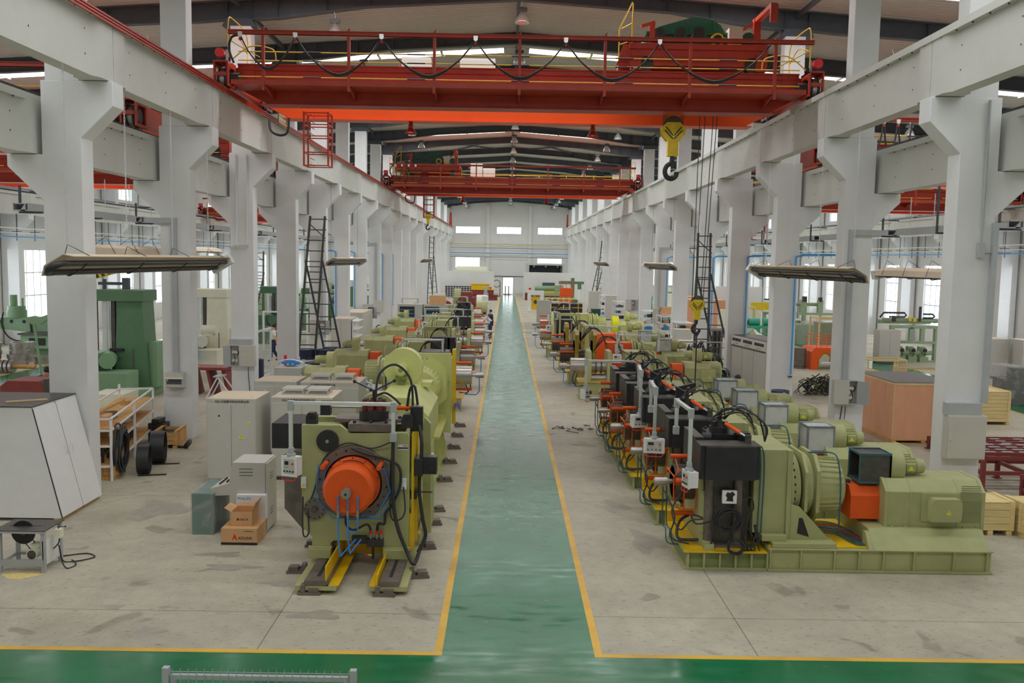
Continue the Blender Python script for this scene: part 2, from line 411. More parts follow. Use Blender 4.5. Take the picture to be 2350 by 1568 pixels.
# corrugated roof sheets between the roof lights, ribs running down the slope
ys=sorted([(b-.45,b+.45) for b in BANDS]); segs=[];p=YN
for a,b in ys: segs.append((p,a)); p=b
segs.append((p,YF+.3))
def sheet(x0,x1):
    m=MB('roof_sheet')
    for a,b in segs:
        n=max(1,int((b-a)/.24)); vs=[];fs=[]
        for i in range(n):
            y0=a+(b-a)*i/n; w=(b-a)/n
            for yy,dz in ((y0,0),(y0+w*.62,0),(y0+w*.72,.035),(y0+w*.9,.035)):
                vs+=[(x0,yy,roofz(x0)+dz),(x1,yy,roofz(x1)+dz)]
        vs+=[(x0,b,roofz(x0)),(x1,b,roofz(x1))]
        for i in range(len(vs)//2-1): fs.append((2*i,2*i+1,2*i+3,2*i+2))
        m.add(vs,fs)
    return m
struct(sheet(XL-.3,HC),'ceiling'); struct(sheet(HC,XR+.3),'ceiling_right')
mat('skylight_sheet','#ffffff',.5,k=1,emit=1.6,var=0)
for b in BANDS:
    m=MB('skylight_sheet')
    for x0,x1 in ((XL,HC-.5),(HC+.5,XR)):
        m.add([(x0,b-.46,roofz(x0)+.02),(x1,b-.46,roofz(x1)+.02),(x1,b+.46,roofz(x1)+.02),(x0,b+.46,roofz(x0)+.02)],[(0,1,2,3)])
        n=int((x1-x0)/2.6)
        for i in range(n+1):
            x=x0+(x1-x0)*i/n; m.box(x-.04,b-.5,roofz(x)-.06,x+.04,b+.5,roofz(x)+.01,'roof_sheet')
    m.box(HC-.5,b-.5,roofz(HC+.5),HC+.5,b+.5,roofz(HC)+.03,'roof_sheet')
    struct(m,'skylight')
# rafters
UN=[(0,13.5),(5,13.18),(6.6,12.95),(7.8,12.77),(8.7,12.7),(9.6,12.68),(10.5,12.6),(14,12.42),(20,12.04),(27.3,11.6)]
def rafter_mesh():
    m=MB('slate_steel')
    for s in (-1,1):
        for i in range(len(UN)-1):
            (a,za),(b,zb)=UN[i],UN[i+1]
            P=[(HC+s*a,za),(HC+s*b,zb),(HC+s*b,13.93-.068*b),(HC+s*a,13.93-.068*a)]
            m.prism(P,'y',-.012,.012)
            for (c,zc,e,ze,w) in ((a,za,b,zb,.13),(a,13.9-.068*a,b,13.9-.068*b,.11)):
                m.prism([(HC+s*c,zc-.02),(HC+s*e,ze-.02),(HC+s*e,ze+.012),(HC+s*c,zc+.012)],'y',-w,w)
        for a in (.9,2.9,4.9,6.3,7.9,8.75,9.55,11,13.5,16,18.5,21,23.5):
            zb=[z0+(z1-z0)*(a-x0)/(x1-x0) for (x0,z0),(x1,z1) in zip(UN,UN[1:]) if x0<=a<=x1][0]
            m.box(HC+s*a-.01,-.11,zb,HC+s*a+.01,.11,13.9-.068*a)
        m.prism([(HC+s*8.6,12.45),(HC+s*9.7,12.45),(HC+s*9.55,12.7),(HC+s*8.75,12.7)],'y',-.2,.2)
        m.box(HC+s*26.6,-.2,0,HC+s*26.62,.2,.001)
    return m
rm=rafter_mesh().mesh('rafter')
CY=[18.0+6*k for k in range(-4,20)]
for y in CY:
    if y<0: continue
    o=bpy.data.objects.new('rafter',rm); COL.objects.link(o); o.location=(0,y+.25,0); o['kind']='structure'
r=MB('slate_steel').box(HC-.05,YN,13.7,HC+.05,YF,13.86)
for s in (-1,1):
    r.box(HC+s*9.15-.05,YN,13.05,HC+s*9.15+.05,YF,13.2)
struct(r,'ridge_tie')
for y0 in (42.5,66.5,90.5,114.5):
    for s in (-1,1):
        b=MB('slate_steel')
        for xa,xb in ((1,5),(5,1)):
            b.bar((HC+s*xa,y0+.4,roofz(xa)-.12),(HC+s*xb,y0+6,roofz(xb)-.12),.09)
        struct(b,'roof_brace')
# columns
def column_mesh():
    m=MB('white_paint')
    # lower shaft: |x'| 8.72..9.67
    m.box(8.72,0,0,9.5,.5,8.36)
    m.prism([(8.73,8.36),(8.08,8.36),(8.08,7.88),(8.73,7.24)],'y',.0,.5)
    m.prism([(9.49,6.92),(10.2,6.92),(10.2,6.68),(9.49,6.0)],'y',.0,.5)
    m.box(8.75,.02,8.36,9.42,.48,12.45)
    return m
cm={1:column_mesh(),-1:column_mesh()}
for v in (0,):
    cm[-1].v=[(-x,y,z) for x,y,z in cm[-1].v]
cme={s:cm[s].mesh('column') for s in (1,-1)}
for y in CY:
    if y<12: continue
    for s in (-1,1):
        o=bpy.data.objects.new('column',cme[s]); COL.objects.link(o); o.location=(HC,y,0); o['kind']='structure'
        bv=o.modifiers.new('bevel','BEVEL'); bv.width=.012; bv.segments=2; bv.limit_method='ANGLE'
# outer wall columns and beams
def side_pilaster():
    m=MB('white_paint')
    m.box(26.3,0,0,27.2,.55,11.7).prism([(26.35,6.95),(25.7,6.95),(25.7,6.7),(26.35,6.05)],'y',0,.55)
    return m
sp={1:side_pilaster(),-1:side_pilaster()}; sp[-1].v=[(-x,y,z) for x,y,z in sp[-1].v]; sp={s:sp[s].mesh('pilaster') for s in sp}
for y in CY:
    if y<12: continue
    for s in (-1,1):
        o=bpy.data.objects.new('pilaster',sp[s]); COL.objects.link(o); o.location=(HC,y,0); o['kind']='structure'
# runway beams (one per bay)
def beam_mesh(c,z0,z1,hf=.31):
    m=MB('beam_paint')
    m.box(c-hf,0.012,z1-.14,c+hf,5.988,z1)
    # web tapering from thick ends to a thin middle, as a plan polygon
    pl=[(c-.27,.012),(c-.27,.55),(c-.17,.75),(c-.17,5.25),(c-.27,5.45),(c-.27,5.988),(c+.27,5.988),(c+.27,5.45),(c+.17,5.25),(c+.17,.75),(c+.27,.55),(c+.27,.012)]
    m.prism(pl,'z',z0+.01,z1-.13)
    for k in range(10):
        yy=.35+.59*k
        for s in (-1,1): m.cyl((c+s*(hf-.05),yy,z1-.16),(c+s*(hf-.05),yy,z1-.135),.018,6,'ink')
    for k in (1,3,5): 
        for zz in (z0+.35,z1-.45):
            m.box(c-.175,k,zz,c+.175,k+.02,zz+.03,'ink')
    m.box(c-.04,0,z1,c+.04,6,z1+.12,'black_steel').box(c-.12,0,z1,c+.12,6,z1+.02,'black_steel')
    return m.mesh('runway_beam')
bm1=beam_mesh(0,8.36,9.62); bm2=beam_mesh(0,6.92,8.08,.26)
for y in CY[:-1]+[CY[-1]]:
    for s in (-1,1):
        for me,xx in ((bm1,8.43),(bm2,9.88),(bm2,26.0)):
            if y<6 and xx>9: continue
            o=bpy.data.objects.new('runway_beam',me); COL.objects.link(o); o.location=(HC+s*xx,y+.25,0); o['kind']='structure'
# red three-bar conductor along the left beam
for i in range(3):
    struct(MB('crane_red').box(-7.83-.0+.03*i*0-.02,8,9.44+.06*i,-7.8,YF-2,9.475+.06*i),'conductor_rail')
# end wall pilasters and pipes
e=MB('wall_paint')
for x in (HC-3.1,HC+3.1): e.box(x-.24,YF-.35,0,x+.24,YF,12.9)
struct(e,'trim_3')
for i,(z,c,rr) in enumerate(((7.22,'safety_yellow',.04),(6.65,'slate_steel',.03),(5.92,'pipe_blue',.045),(5.35,'slate_steel',.03))):
    m=MB(c).cyl((HC-8.6,YF-.42,z),(HC+8.8,YF-.42,z),rr,8)
    if i==0:
        m.cyl((HC-8.3,YF-.42,z),(HC-8.3,YF-.42,z+.8),rr,8).cyl((HC+8.5,YF-.42,z),(HC+8.5,YF-.42,z+.8),rr,8)
    solo(m,'wall_pipe',['thin yellow gas pipe, the highest of the pipes crossing the far end wall','upper thin grey pipe just below the yellow pipe on the far end wall','blue air pipe crossing the far end wall','lower thin grey pipe under the blue one on the far end wall'][i],'pipe','pipes across the far end wall')
# two low white booths in front of the end wall
b=MB('wall_paint'); b.box(-8.75,117.7,0,-1.62,119,3.38).box(2.25,117.7,0,9.3,119,3.38)
struct(b,'wall_partition')
for s,x0,x1,z in ((0,-6.8,-2.6,3.98),(1,2.7,7.9,4.56)):
    m=MB('cream' if s==0 else 'cabinet_grey')
    if s==0: m.box(x0,121,3.2,x1,124,3.98); m.box(x0-.4,120,3.2,x1+.2,121,3.5)
    else:
        m.box(x0,121,3,x0+.35,126,z).box(x1-.35,121,3,x1,126,z).box(x0,121,z-.25,x1,126,z).box(x0,126,3,x1,126.2,z,'slate_steel')
        for k in range(3): m.cyl((x0+1+k*1.6,121.5,z-.5),(x0+1+k*1.6,121.5,z-.25),.15,8,'aluminium',r2=.05)
    m.box(x0,121.,0,x1,124,3.2,'wall_paint')
    solo(m,'spray_booth',['low cream booth roof unit behind the left white partition','grey open-fronted booth behind the right white partition'][s],'booth')

# damp and oily patches on the concrete
mat('damp_concrete','#827e72',.45,var=.2,scale=5)
random.seed(3)
for (x,y,a,b) in ((-6.75,17.2,.5,.65),(-4.7,14.6,.35,.12),(-4.35,14.0,.4,.13),(-3.35,13.3,.3,.12),(-2.6,12.1,.38,.14),(-5.5,12.3,.15,.1),(-3.9,12.15,.1,.08),(2.6,15.6,.3,.6),(2.3,17.9,.25,.4),(2.2,20.2,.25,.5),(2.6,22.3,.3,.5),(-3.6,15.9,.3,.5),(-4.7,11.5,.2,.18),(3.1,28.5,.5,.3),(5.2,33.5,.5,.4),(7.5,15.4,.4,.2)):
    n=18; vs=[]; ph=random.random()*6; zz=.002+.0004*(int(abs(x*100))%5)
    for i in range(n):
        t=2*math.pi*i/n; k=1+.28*math.sin(3*t+ph)+.18*math.sin(5*t+2*ph)+random.uniform(-.12,.12); vs.append((x+a*k*math.cos(t),y+b*k*math.sin(t),zz))
    m=MB('damp_concrete').add(vs,[tuple(range(n))]); struct(m,'floor_stain')
# ================================================================ overhead: lamps, cranes, heaters, trays
def make_lamp():
    t=thing('pendant_lamp','','lamp')
    r=MB('lamp_metal'); r.lathe([(-.36,.04),(-.40,.075),(-.48,.13),(-.58,.19),(-.68,.225),(-.72,.235),(-.715,.215),(-.6,.175),(-.45,.09)],(0,0,0),'z',24,smooth=True)
    r.build('lamp_shade',t)
    b=MB('lamp_box'); b.box(-.06,-.05,-.36,.06,.05,-.2); 
    for s in (-1,1): b.box(s*.06,-.06,-.34,s*.15,.06,-.22); b.box(s*.15,-.05,-.33,s*.17,.05,-.23)
    b.build('ballast_box',t)
    MB('aluminium').tube([(0,0,-.2),(.02,0,-.1),(-.02,0,-.04),(0,0,.02)],.008,6).build('cord',t)
    return t
lp=make_lamp(); used=False
def under(a):
    a=abs(a)
    return [z0+(z1-z0)*(a-x0)/(x1-x0) for (x0,z0),(x1,z1) in zip(UN,UN[1:]) if x0<=a<=x1][0]
for k,y in enumerate([q for q in CY if q>24]):
    for xx in (0,-6.15,6.15,-12.3,12.3,-18.3,18.3):
        if abs(xx)>10 and k>8: continue
        side={0:'under the roof ridge',-6:'in the left half of the centre bay',6:'in the right half of the centre bay',-12:'in the left side bay',12:'in the right side bay',-18:'far out in the left side bay',18:'far out in the right side bay'}[int(xx)]
        lab='silver bell pendant lamp '+side
        z=under(xx)-.02-(0.35 if abs(xx)>10 else .0)
        if not used: o=lp; o.location=(HC+xx+.1,y+.25,z); o['label']=lab; used=True; o['group']='x'
        else: o=dup(lp,(HC+xx+.1,y+.25,z),label=lab,group='pendant lamps '+side)
lp['group']='pendant lamps under the roof ridge'

def crane(xc,hs,Y,rz,lab,tx=None,cabs=(),fest='spread',ladder=None,cones=True,flip=False):
    """double girder travelling crane; local frame: x across from the bay centre, y=0 at the near girder wheels, z from the rail top"""
    t=thing('bridge_crane',lab,'crane',(xc,Y,rz),0)
    R=hs
    # near girder with tapered ends
    g=MB('crane_red'); P=[(-R+.25,.1),(-R+1.1,-.33),(R-1.1,-.33),(R-.25,.1),(R-.25,.78),(-R+.25,.78)]
    g.prism(P,'y',.45,.95); g.box(-R+.25,.4,.76,R-.25,1.,.80).prism([(-R+.9,-.35),(R-.9,-.35),(R-.9,-.33),(-R+.9,-.33)],'y',.38,1.02)
    g.box(-R+.3,.40,.62,R-.3,.46,.66)
    g.build('near_girder',t)
    g=MB('crane_red_lit'); g.prism(P,'y',3.05,3.55); g.box(-R+.25,3.0,.76,R-.25,3.6,.80).box(-R+.9,2.98,-.36,R-.9,3.62,-.33); g.build('far_girder',t)  # far girder: same paint coloured brighter to stand for skylight falling on it
    w=MB('crane_red').box(-R+.4,-.72,.02,R-.4,.45,.06).box(-R+.4,-.74,.0,R-.4,-.70,.13)
    for i in range(7):
        x=-R+1.3+i*(2*R-2.6)/6
        w.prism([(-.72,.02),(.45,.02),(.45,-.22),(.38,-.22)],'x',x-.02,x+.02)
    w.build('walkway',t)
    for s in (-1,1):   # end carriages with wheels and buffers
        e=MB('crane_red'); x=s*R
        e.box(x-.16,.35,.12,x+.16,3.7,.62)
        for yy in (0,4.05):
            for xx in (x-.21,x+.17): e.box(xx,yy-.38,.05,xx+.045,yy+.4,.72) if False else e.box(xx,yy-.36,.02,xx+.045,yy-.26,.72).box(xx,yy+.26,.02,xx+.045,yy+.36,.72).box(xx,yy-.36,.02,xx+.045,yy+.36,.1).box(xx,yy-.36,.56,xx+.045,yy+.36,.72)
            e.box(x-.21,yy-.38,.68,x+.215,yy+.38,.72)
        e.box(x-.16,-.38,.30,x+.16,-.34,.40)
        e.prism([(x-s*.16,.1),(x-s*.75,.1),(x-s*.75,.78),(x-s*.16,.66)],'y',.42,.98)
        ec=e.build('end_carriage',t)
        for yy in (0,4.05):
            wh=MB('bright_steel').cyl((x-.075,yy,.3),(x+.075,yy,.3),.27,24).cyl((x-.10,yy,.3),(x-.07,yy,.3),.31,24,'black_steel').cyl((x+.07,yy,.3),(x+.10,yy,.3),.31,24,'black_steel')
            wh.cyl((x-s*.45,yy,.3),(x-.1*s,yy,.3),.15,12,'black_steel').cyl((x+s*.1,yy,.3),(x+s*.17,yy,.3),.18,12,'black_steel')
            wh.build('wheel',ec)
        b=MB('drum_blue').box(x-.13,-.3,.72,x+.13,-.06,1.05); b.build('buffer_box',ec)
        MB('red_paint').cyl((x,-.46,.92),(x,-.3,.92),.13,20).build('buffer',ec)
    # cable rail on posts, hand rails
    p=MB('crane_red').box(-R+.35,-.78,1.36,R-.25,-.70,1.47).box(-R+.35,-.81,1.36,R-.25,-.67,1.38).box(-R+.35,-.81,1.45,R-.25,-.67,1.47)
    p.build('cable_rail',t)
    for i in range(7):
        x=-R+1.3+i*(2*R-2.6)/6
        MB('crane_red').box(x-.04,-.76,-.15,x+.04,-.68,1.36).prism([(-.05+x,1.47),(.03+x,1.47),(.05+x,1.6)],'y',-.76,-.72).build('post',t)
    h=MB('safety_yellow')
    for z in (.22,.66,.90):
        h.cyl((-R+.6,-.7,z),(R-.6,-.7,z),.016,6)
        x=-R+2.4
        while x<R-1: h.cyl((x,-.7,z),(x+.5,-.7,z),.019,6,'black_steel'); x+=2.9
    for s in (-1,1):
        x=s*(R-.3)
        h.tube([(x,-.6,.75),(x,-.6,1.7),(x,-.2,1.9),(x,1.2,1.75),(x,1.2,.8)],.018,6)
        h.tube([(x,-.6,1.2),(x,.4,1.5),(x,1.2,1.25)],.016,6)
        h.tube([(x,-.3,.75),(x-s*.5,-.2,1.15),(x-s*1.1,-.1,1.1),(x-s*1.2,-.1,.8)],.018,6)
        h.tube([(x,-.75,1.35),(x-s*.15,-.7,1.15),(x-s*.9,-.7,.75)],.015,6)
    h.build('handrail',t)
    far=MB('safety_yellow')
    for z in (.95,1.3):
        far.cyl((-R+.6,4.4,z),(R-.6,4.4,z),.018,6)
    for i in range(9): x=-R+.6+i*(2*R-1.2)/8; far.cyl((x,4.4,.3),(x,4.4,1.3),.018,6)
    far.build('handrail',t)
    MB('crane_red').box(-R+.4,3.55,.72,R-.4,4.45,.76).build('walkway',t)
    # festoon cable hung from little trolleys
    if fest:
        xs=[-R+.7,-R+2.22,-R+4.6,-R+7.2,-R+9.7,-R+12.3,tx+1.75] if fest=='spread' else [-R+.7+.32*i for i in range(7)]
        if fest=='left': xs=[-R+.7+.45*i for i in range(5)]
        f=MB('black_rubber')
        for a,b in zip(xs,xs[1:]):
            d=b-a; sag=(.75+.15*random.random())*(1 if d>.8 else 1.2)
            if d>2: sag=1.0
            for j in range(3):
                q=j*.02-.02
                f.tube([(a,-.82+q,1.3),(a+d*.2,-.82+q,1.3-sag*.62),(a+d*.5,-.82+q,1.3-sag-.03*j),(a+d*.8,-.82+q,1.3-sag*.62),(b,-.82+q,1.3)],.02,6)
        f.tube([(xs[0],-.8,1.33),(xs[0]-.25,-.8,1.25),(xs[0]-.35,-.7,.95),(xs[0]-.25,-.6,.6)],.035,6)
        f.build('festoon_cable',t)
        for x in xs[:-1]:
            k=MB('aluminium').prism([(x-.06,1.4),(x+.06,1.4),(x+.055,1.3),(x+.025,1.26),(x-.025,1.26),(x-.055,1.3)],'y',-.87,-.82); k.box(x-.03,-.87,1.17,x+.03,-.8,1.25,'crane_red'); k.build('cable_trolley',t)
    if cabs:
        for (x0,x1,z1) in cabs:
            c=MB('cabinet_grey').box(x0,3.65,.76,x1,4.0,z1)
            n=2
            for i in range(1,n): c.box(x0+(x1-x0)*i/n-.01,3.64,.8,x0+(x1-x0)*i/n+.01,3.66,z1-.04,'cabinet_grey')
            c.box(x0+.04,3.63,.86,x1-.04,3.645,z1-.08,'box_grey')
            c.build('control_cabinet',t)
        MB('red_paint').ball((cabs[0][0]-.08,3.8,cabs[0][2]-.3),.06).build('beacon',t)
    if tx is not None: trolley(t,tx,R)
    if ladder:
        l=MB('crane_red'); x0,x1=ladder
        for xx in (x0,x1):
            for yy in (1.9,2.5): l.box(xx-.025,yy-.025,-1.95,xx+.025,yy+.025,-.3)
        for z in (-1.95,-1.55,-1.05,-.7,-.35):
            l.box(x0,1.88,z,x1,1.92,z+.03).box(x0,2.48,z,x1,2.52,z+.03).box(x0-.02,1.9,z,x0+.02,2.5,z+.03).box(x1-.02,1.9,z,x1+.02,2.5,z+.03)
        for i in range(9): l.cyl((x0+.2,1.9,-1.9+i*.19),(x0+.2,2.5,-1.9+i*.19),.012,6)
        l.build('ladder_cage',t)
        y=MB('safety_yellow'); xx=-R+.55
        for yy in (3.9,5.0): y.box(xx-.02,yy-.04,-.35,xx+.02,yy+.04,.15)
        y.box(xx-.02,3.9,.1,xx+.02,5,.15).box(xx-.02,3.9,-.35,xx+.02,5,-.3).box(xx-.02,3.9,-.12,xx+.02,5,-.08); y.build('gate',t)
        k=MB('black_rubber').tube([(x0-.7,2.9,-.35),(x0-.75,2.9,-.8),(x0-1,2.9,-.9),(x0-1.3,3,-.75),(x0-1.4,3.2,-.4)],.04,8)
        k.build('collector_cable',t)
    if cones:
        for x in (-3.45,2.45):
            c=MB('crane_red').lathe([(-.36,.03),(-.42,.07),(-.50,.09),(-.52,.07),(-.56,.09),(-.72,.19),(-.73,.20)],(x,3.3,0),'z',20,smooth=True); c.box(x-.07,3.23,-.38,x+.07,3.37,-.35)
            c.build('lamp_shade',t)
    return t
def trolley(t,x,R):
    f=MB('crane_red'); 
    f.box(x-2,.5,.98,x+2.05,.75,1.5).box(x-2,3.2,.98,x+2.05,3.45,1.5).box(x-2,.5,1.5,x+2.05,3.45,1.58).box(x-2,.42,1.44,x+2.05,.52,1.6)
    for xx in (x-1.95,x+1.7): f.box(xx,.45,.84,xx+.3,.6,1.35)
    f.prism([(x-2.35,1.0),(x-2,1.0),(x-2,1.6),(x-2.15,1.6)],'y',.6,.7)
    tf=f.build('hoist_trolley',t)
    for xx in (x-1.5,x+1.6):
        for yy in (.62,3.3): MB('black_steel').cyl((xx,yy-.14,1.02),(xx,yy+.14,1.02),.22,20).build('trolley_wheel',tf)
    g=MB('dark_green'); prof=[(-.95,1.6),(1.15,1.6),(1.2,1.75),(1.18,2.1),(1.05,2.3),(.85,2.42),(.45,2.5),(.2,2.5),(-.75,2.22),(-1.0,2.1),(-1.1,1.9)]
    g.prism([(x+a-.3,z) for a,z in prof],'y',1.0,1.5); g.box(x-1.45,.9,1.98,x+.95,1.6,2.05)
    for a,r in ((-.75,.17),(-.15,.21),(.4,.24)): 
        g.cyl((x+a-.3,.9,2.02),(x+a-.3,1.0,2.02),r,20).cyl((x+a-.3,.87,2.02),(x+a-.3,.9,2.02),r*.7,20,'black_steel')
    g.prism([(x+.55,2.03),(x+.58,2.03),(x+.58,2.5),(x+.55,2.5)],'y',.96,1.02); g.box(x-.4,.96,1.6,x-.37,1.0,2.4)
    g.build('gearbox',tf)
    m=MB('cabinet_grey').box(x+.95,.7,1.75,x+1.35,1.1,2.15); m.box(x+.97,.72,1.6,x+1.33,1.05,1.75,'safety_yellow'); m.build('switch_box',tf)
    e=MB('turquoise').cyl((x+1.2,1.6,1.85),(x+1.2,2.3,1.85),.22,16).cyl((x+1.55,.8,1.85),(x+1.55,1.3,1.85),.2,16,'dark_green').cyl((x+.9,1.1,1.8),(x+1.2,1.1,1.8),.12,12,'black_steel').cyl((x-1.5,1.6,1.75),(x-1.0,1.6,1.75),.15,12)
    e.build('hoist_motor',tf)
    d=MB('crane_red').cyl((x-1.2,2.2,1.75),(x+.6,2.2,1.75),.28,20,'dark_steel')
    d.build('rope_drum',tf)
    a=MB('crane_red').box(x+1.72,-.82,1.95,x+1.92,-.70,2.42) .box(x+1.72,-.8,2.34,x+1.9,.9,2.46).box(x+1.7,.8,1.5,x+1.9,1,2.46).box(x-1.35,.9,1.6,x-1.2,1.05,2.3).bar((x-1.6,.95,2.2),(x-1.2,.95,2.32),.09)
    a.bar((x+1.2,.95,2.02),(x+1.8,.95,2.4),.08).build('cable_arm',tf)
    y=MB('safety_yellow')
    for xx in (x-2.3,):
        y.tube([(xx,.5,1.1),(xx,.5,2.0),(xx+.35,.45,2.75),(xx+.4,.6,2.75),(xx+.38,.6,1.2)],.02,6,sm=False)
        y.cyl((xx+.05,.5,2.0),(xx+.38,.6,2.2),.016,6).cyl((xx,.5,1.55),(xx+.38,.6,1.7),.016,6)
    y.tube([(x+1.1,.9,1.6),(x+1.6,.9,2.1),(x+1.62,.9,1.6)],.02,6,sm=False); y.cyl((x+.62,.72,1.8),(x+.62,.8,1.8),.2,14,'hook_yellow').cyl((x+.62,.7,1.8),(x+.62,.72,1.8),.14,14,'black_steel')
    y.build('guard_rail',tf)
near=crane(HC,8.43,26.2,9.74,'near red double girder crane with green gearbox trolley on top',tx=5.2,cabs=((-3.8,-2.85,1.78),(-1.9,-.75,1.78)),ladder=(-6.6,-5.85))
farc=crane(HC,8.43,60.6,9.74,'farther dark red crane across the hall, trolley at its left end',tx=-5.6,cabs=((-2.95,-2.1,2.0),(-2.05,-1.2,1.7)),fest='left',ladder=(-6.1,-5.4))
SB=17.99
crane(HC-SB,8.01,23.6,8.22,'red crane in the left bay with its wheel showing between the first two columns',fest='left',cones=False,tx=-3)
crane(HC-SB,8.01,37.5,8.22,'orange red crane farther along the left bay behind the second column',fest=None,cones=False,tx=4,ladder=(2.8,3.5))
crane(HC-SB,8.01,76,8.22,'most distant red crane in the left bay',fest=None,cones=False)
crane(HC+SB,8.01,29.5,8.22,'orange red crane in the right bay between the first and third columns',fest='left',cones=False,tx=2)
crane(HC+SB,8.01,46,8.22,'red crane farther along the right bay with an orange ladder cage',fest=None,cones=False,ladder=(-5.2,-4.4))
def hook(x,y,z,top,sc,lab,ropes):
    top=10.74
    t=thing('hook_block',lab,'crane hook',(x,y,z))
    b=MB('hook_yellow')
    pl=[(-.38,.04),(-.2,.22),(.2,.22),(.38,.04),(.36,-.14),(.2,-.34),(-.2,-.34),(-.36,-.14)]
    b.prism([(p*sc,q*sc) for p,q in pl],'y',-.14*sc,-.11*sc).prism([(p*sc,q*sc) for p,q in pl],'y',.11*sc,.14*sc)
    b.box(-.16*sc,-.13*sc,-.8*sc,.16*sc,.13*sc,-.3*sc); b.cyl((0,-.15*sc,-.55*sc),(0,.15*sc,-.55*sc),.07*sc,16).cyl((0,-.17*sc,.1*sc),(0,.17*sc,.1*sc),.07*sc,20)
    b.build('cheek_plates',t,bev=.006)
    s=MB('black_steel')
    for i in (-1,1):
        for k in (0,1): s.bar((i*.02*sc,-.146*sc,(-.28+.1*k)*sc),(i*(.27-.03*k)*sc,-.146*sc,(-.02+.1*k)*sc),.012,.035*sc)
    s.build('slots',t)
    sh=MB('dark_steel')
    for k in (-.06,.02): sh.cyl((0,k*sc,.12*sc),(0,(k+.05)*sc,.12*sc),.31*sc,28)
    sh.build('sheave',t)
    h=MB('black_steel').cyl((0,0,-.95*sc),(0,0,-.78*sc),.07*sc,12)
    h.tube([(0,0,-.9*sc),(-.03*sc,0,-1.0*sc),(-.16*sc,0,-1.1*sc),(-.21*sc,0,-1.26*sc),(-.15*sc,0,-1.42*sc),(0,0,-1.48*sc),(.13*sc,0,-1.4*sc),(.15*sc,0,-1.27*sc)],.075*sc,10)
    h.build('hook',t)
    r=MB('black_rubber')
    for a,b_ in ropes: r.cyl((a,-.02,.15*sc),(b_,-.02,top-z),.012,6)
    r.build('wire_rope',t)
    return t
hook(5.04,27.9,9.05,9.9,1.0,'large yellow hook block hanging just under the near crane',[(-.3,-.33),(-.25,-.28),(-.2,-.22),(.3,.33),(.25,.28),(.2,.22)])
hk=hook(5.98,27.9,3.72,9.9,.62,'smaller yellow hook block hanging low on long ropes at the right',[(-.17,-.12),(-.1,.06),(.1,.32),(.17,.45)])
solo(MB('black_steel').cyl((6.0,27.9,1.05),(6.0,27.9,2.82),.022,8).tube([(6.0,27.9,2.95),(6.08,27.9,2.85),(6.0,27.9,2.72),(5.93,27.9,2.85)],.016,6,closed=True),'lifting_sling','black lifting sling hanging from the low yellow hook','sling')
hook(-5.5,62.5,7.9,9.8,.62,'small distant yellow hook block hanging by the left beam under the far crane',[(-.15,-.15),(.15,.15)])
# ---- radiant tube heaters hung on chains below the beams
def chain(m,x,y,z0,z1,step=.07,r=.006):
    if z1-z0>3.2: 
        n=int((z1-z0)/step)
    n=int((z1-z0)/step)
    for i in range(n):
        z=z0+step*i; 
        if i%2: m.box(x-.014,y-.003,z-.01,x-.008,y+.003,z+step+.01).box(x+.008,y-.003,z-.01,x+.014,y+.003,z+step+.01).box(x-.014,y-.003,z-.01,x+.014,y+.003,z-.004).box(x-.014,y-.003,z+step+.004,x+.014,y+.003,z+step+.01)
        else: m.box(x-.003,y-.014,z-.01,x+.003,y-.008,z+step+.01).box(x-.003,y+.008,z-.01,x+.003,y+.014,z+step+.01).box(x-.003,y-.014,z-.01,x+.003,y+.014,z-.004).box(x-.003,y-.014,z+step+.004,x+.003,y+.014,z+step+.01)
def heater(x,y0,y1,z,s,lab,detail=True,group='radiant tube heaters hung on chains',cz=8.55,cx=None):
    """s=+1: reflector leans down towards +x"""
    L=y1-y0; t=thing('tube_heater',lab,'heater',(x,y0,z),0,group)
    r=MB('cabinet_top'); cs=[(-.34,.04),(-.2,.17),(.2,.17),(.34,.04),(.33,.03),(.19,.155),(-.19,.155),(-.33,.03)]
    tilt=-s*(.55 if abs(x)<10 else .22)
    rot=lambda p:(p[0]*math.cos(tilt)+p[1]*math.sin(tilt),-p[0]*math.sin(tilt)+p[1]*math.cos(tilt))
    r.prism([rot(p) for p in cs],'y',.25,L-.25); r.build('reflector',t)
    b=MB('black_steel'); a1=rot((-.15,.0)); a2=rot((.15,0.))
    b.cyl((a1[0],.25,a1[1]),(a1[0],L-.3,a1[1]),.055,12).cyl((a2[0],.25,a2[1]),(a2[0],L-.3,a2[1]),.055,12)
    b.tube([(a1[0],.3,a1[1]),(a1[0],.1,a1[1]),((a1[0]+a2[0])/2,-.05,(a1[1]+a2[1])/2),(a2[0],.1,a2[1]),(a2[0],.3,a2[1])],.06,10)
    b.build('burner_tube',t)
    e=MB('sheet_plastic'); q=[rot(p) for p in ((-.3,-.1),(.3,-.1),(.3,.16),(-.3,.16))]; e.prism(q,'y',L-.32,L-.05); e.build('burner_box',t)
    if detail:
        k=MB('black_steel')
        for i in range(4):
            yy=.9+i*(L-1.8)/3
            for xx in (cx-x,):
                c=MB('aluminium'); chain(c,xx,yy,.42,cz-z); c.build('hanging_chain',t)
                k.tube([rot((-.3,.1))+(0,),(0,0,0)][:0] or [(rot((-.33,.05))[0],yy,rot((-.33,.05))[1]),(xx,yy,.42),(rot((.33,.05))[0],yy,rot((.33,.05))[1])],.008,5,sm=False)
            k.tube([(a1[0]-.07,yy,a1[1]),(a1[0],yy,a1[1]-.07),(a2[0],yy,a2[1]-.07),(a2[0]+.07,yy,a2[1])],.012,5)
        k.build('wire_hanger',t)
    else:
        for i in (0,1): MB('dark_steel').cyl((cx-x,.9+i*(L-1.8),.1),(cx-x,.9+i*(L-1.8),cz-z),.006,4).build('hanging_chain',t)
    return t
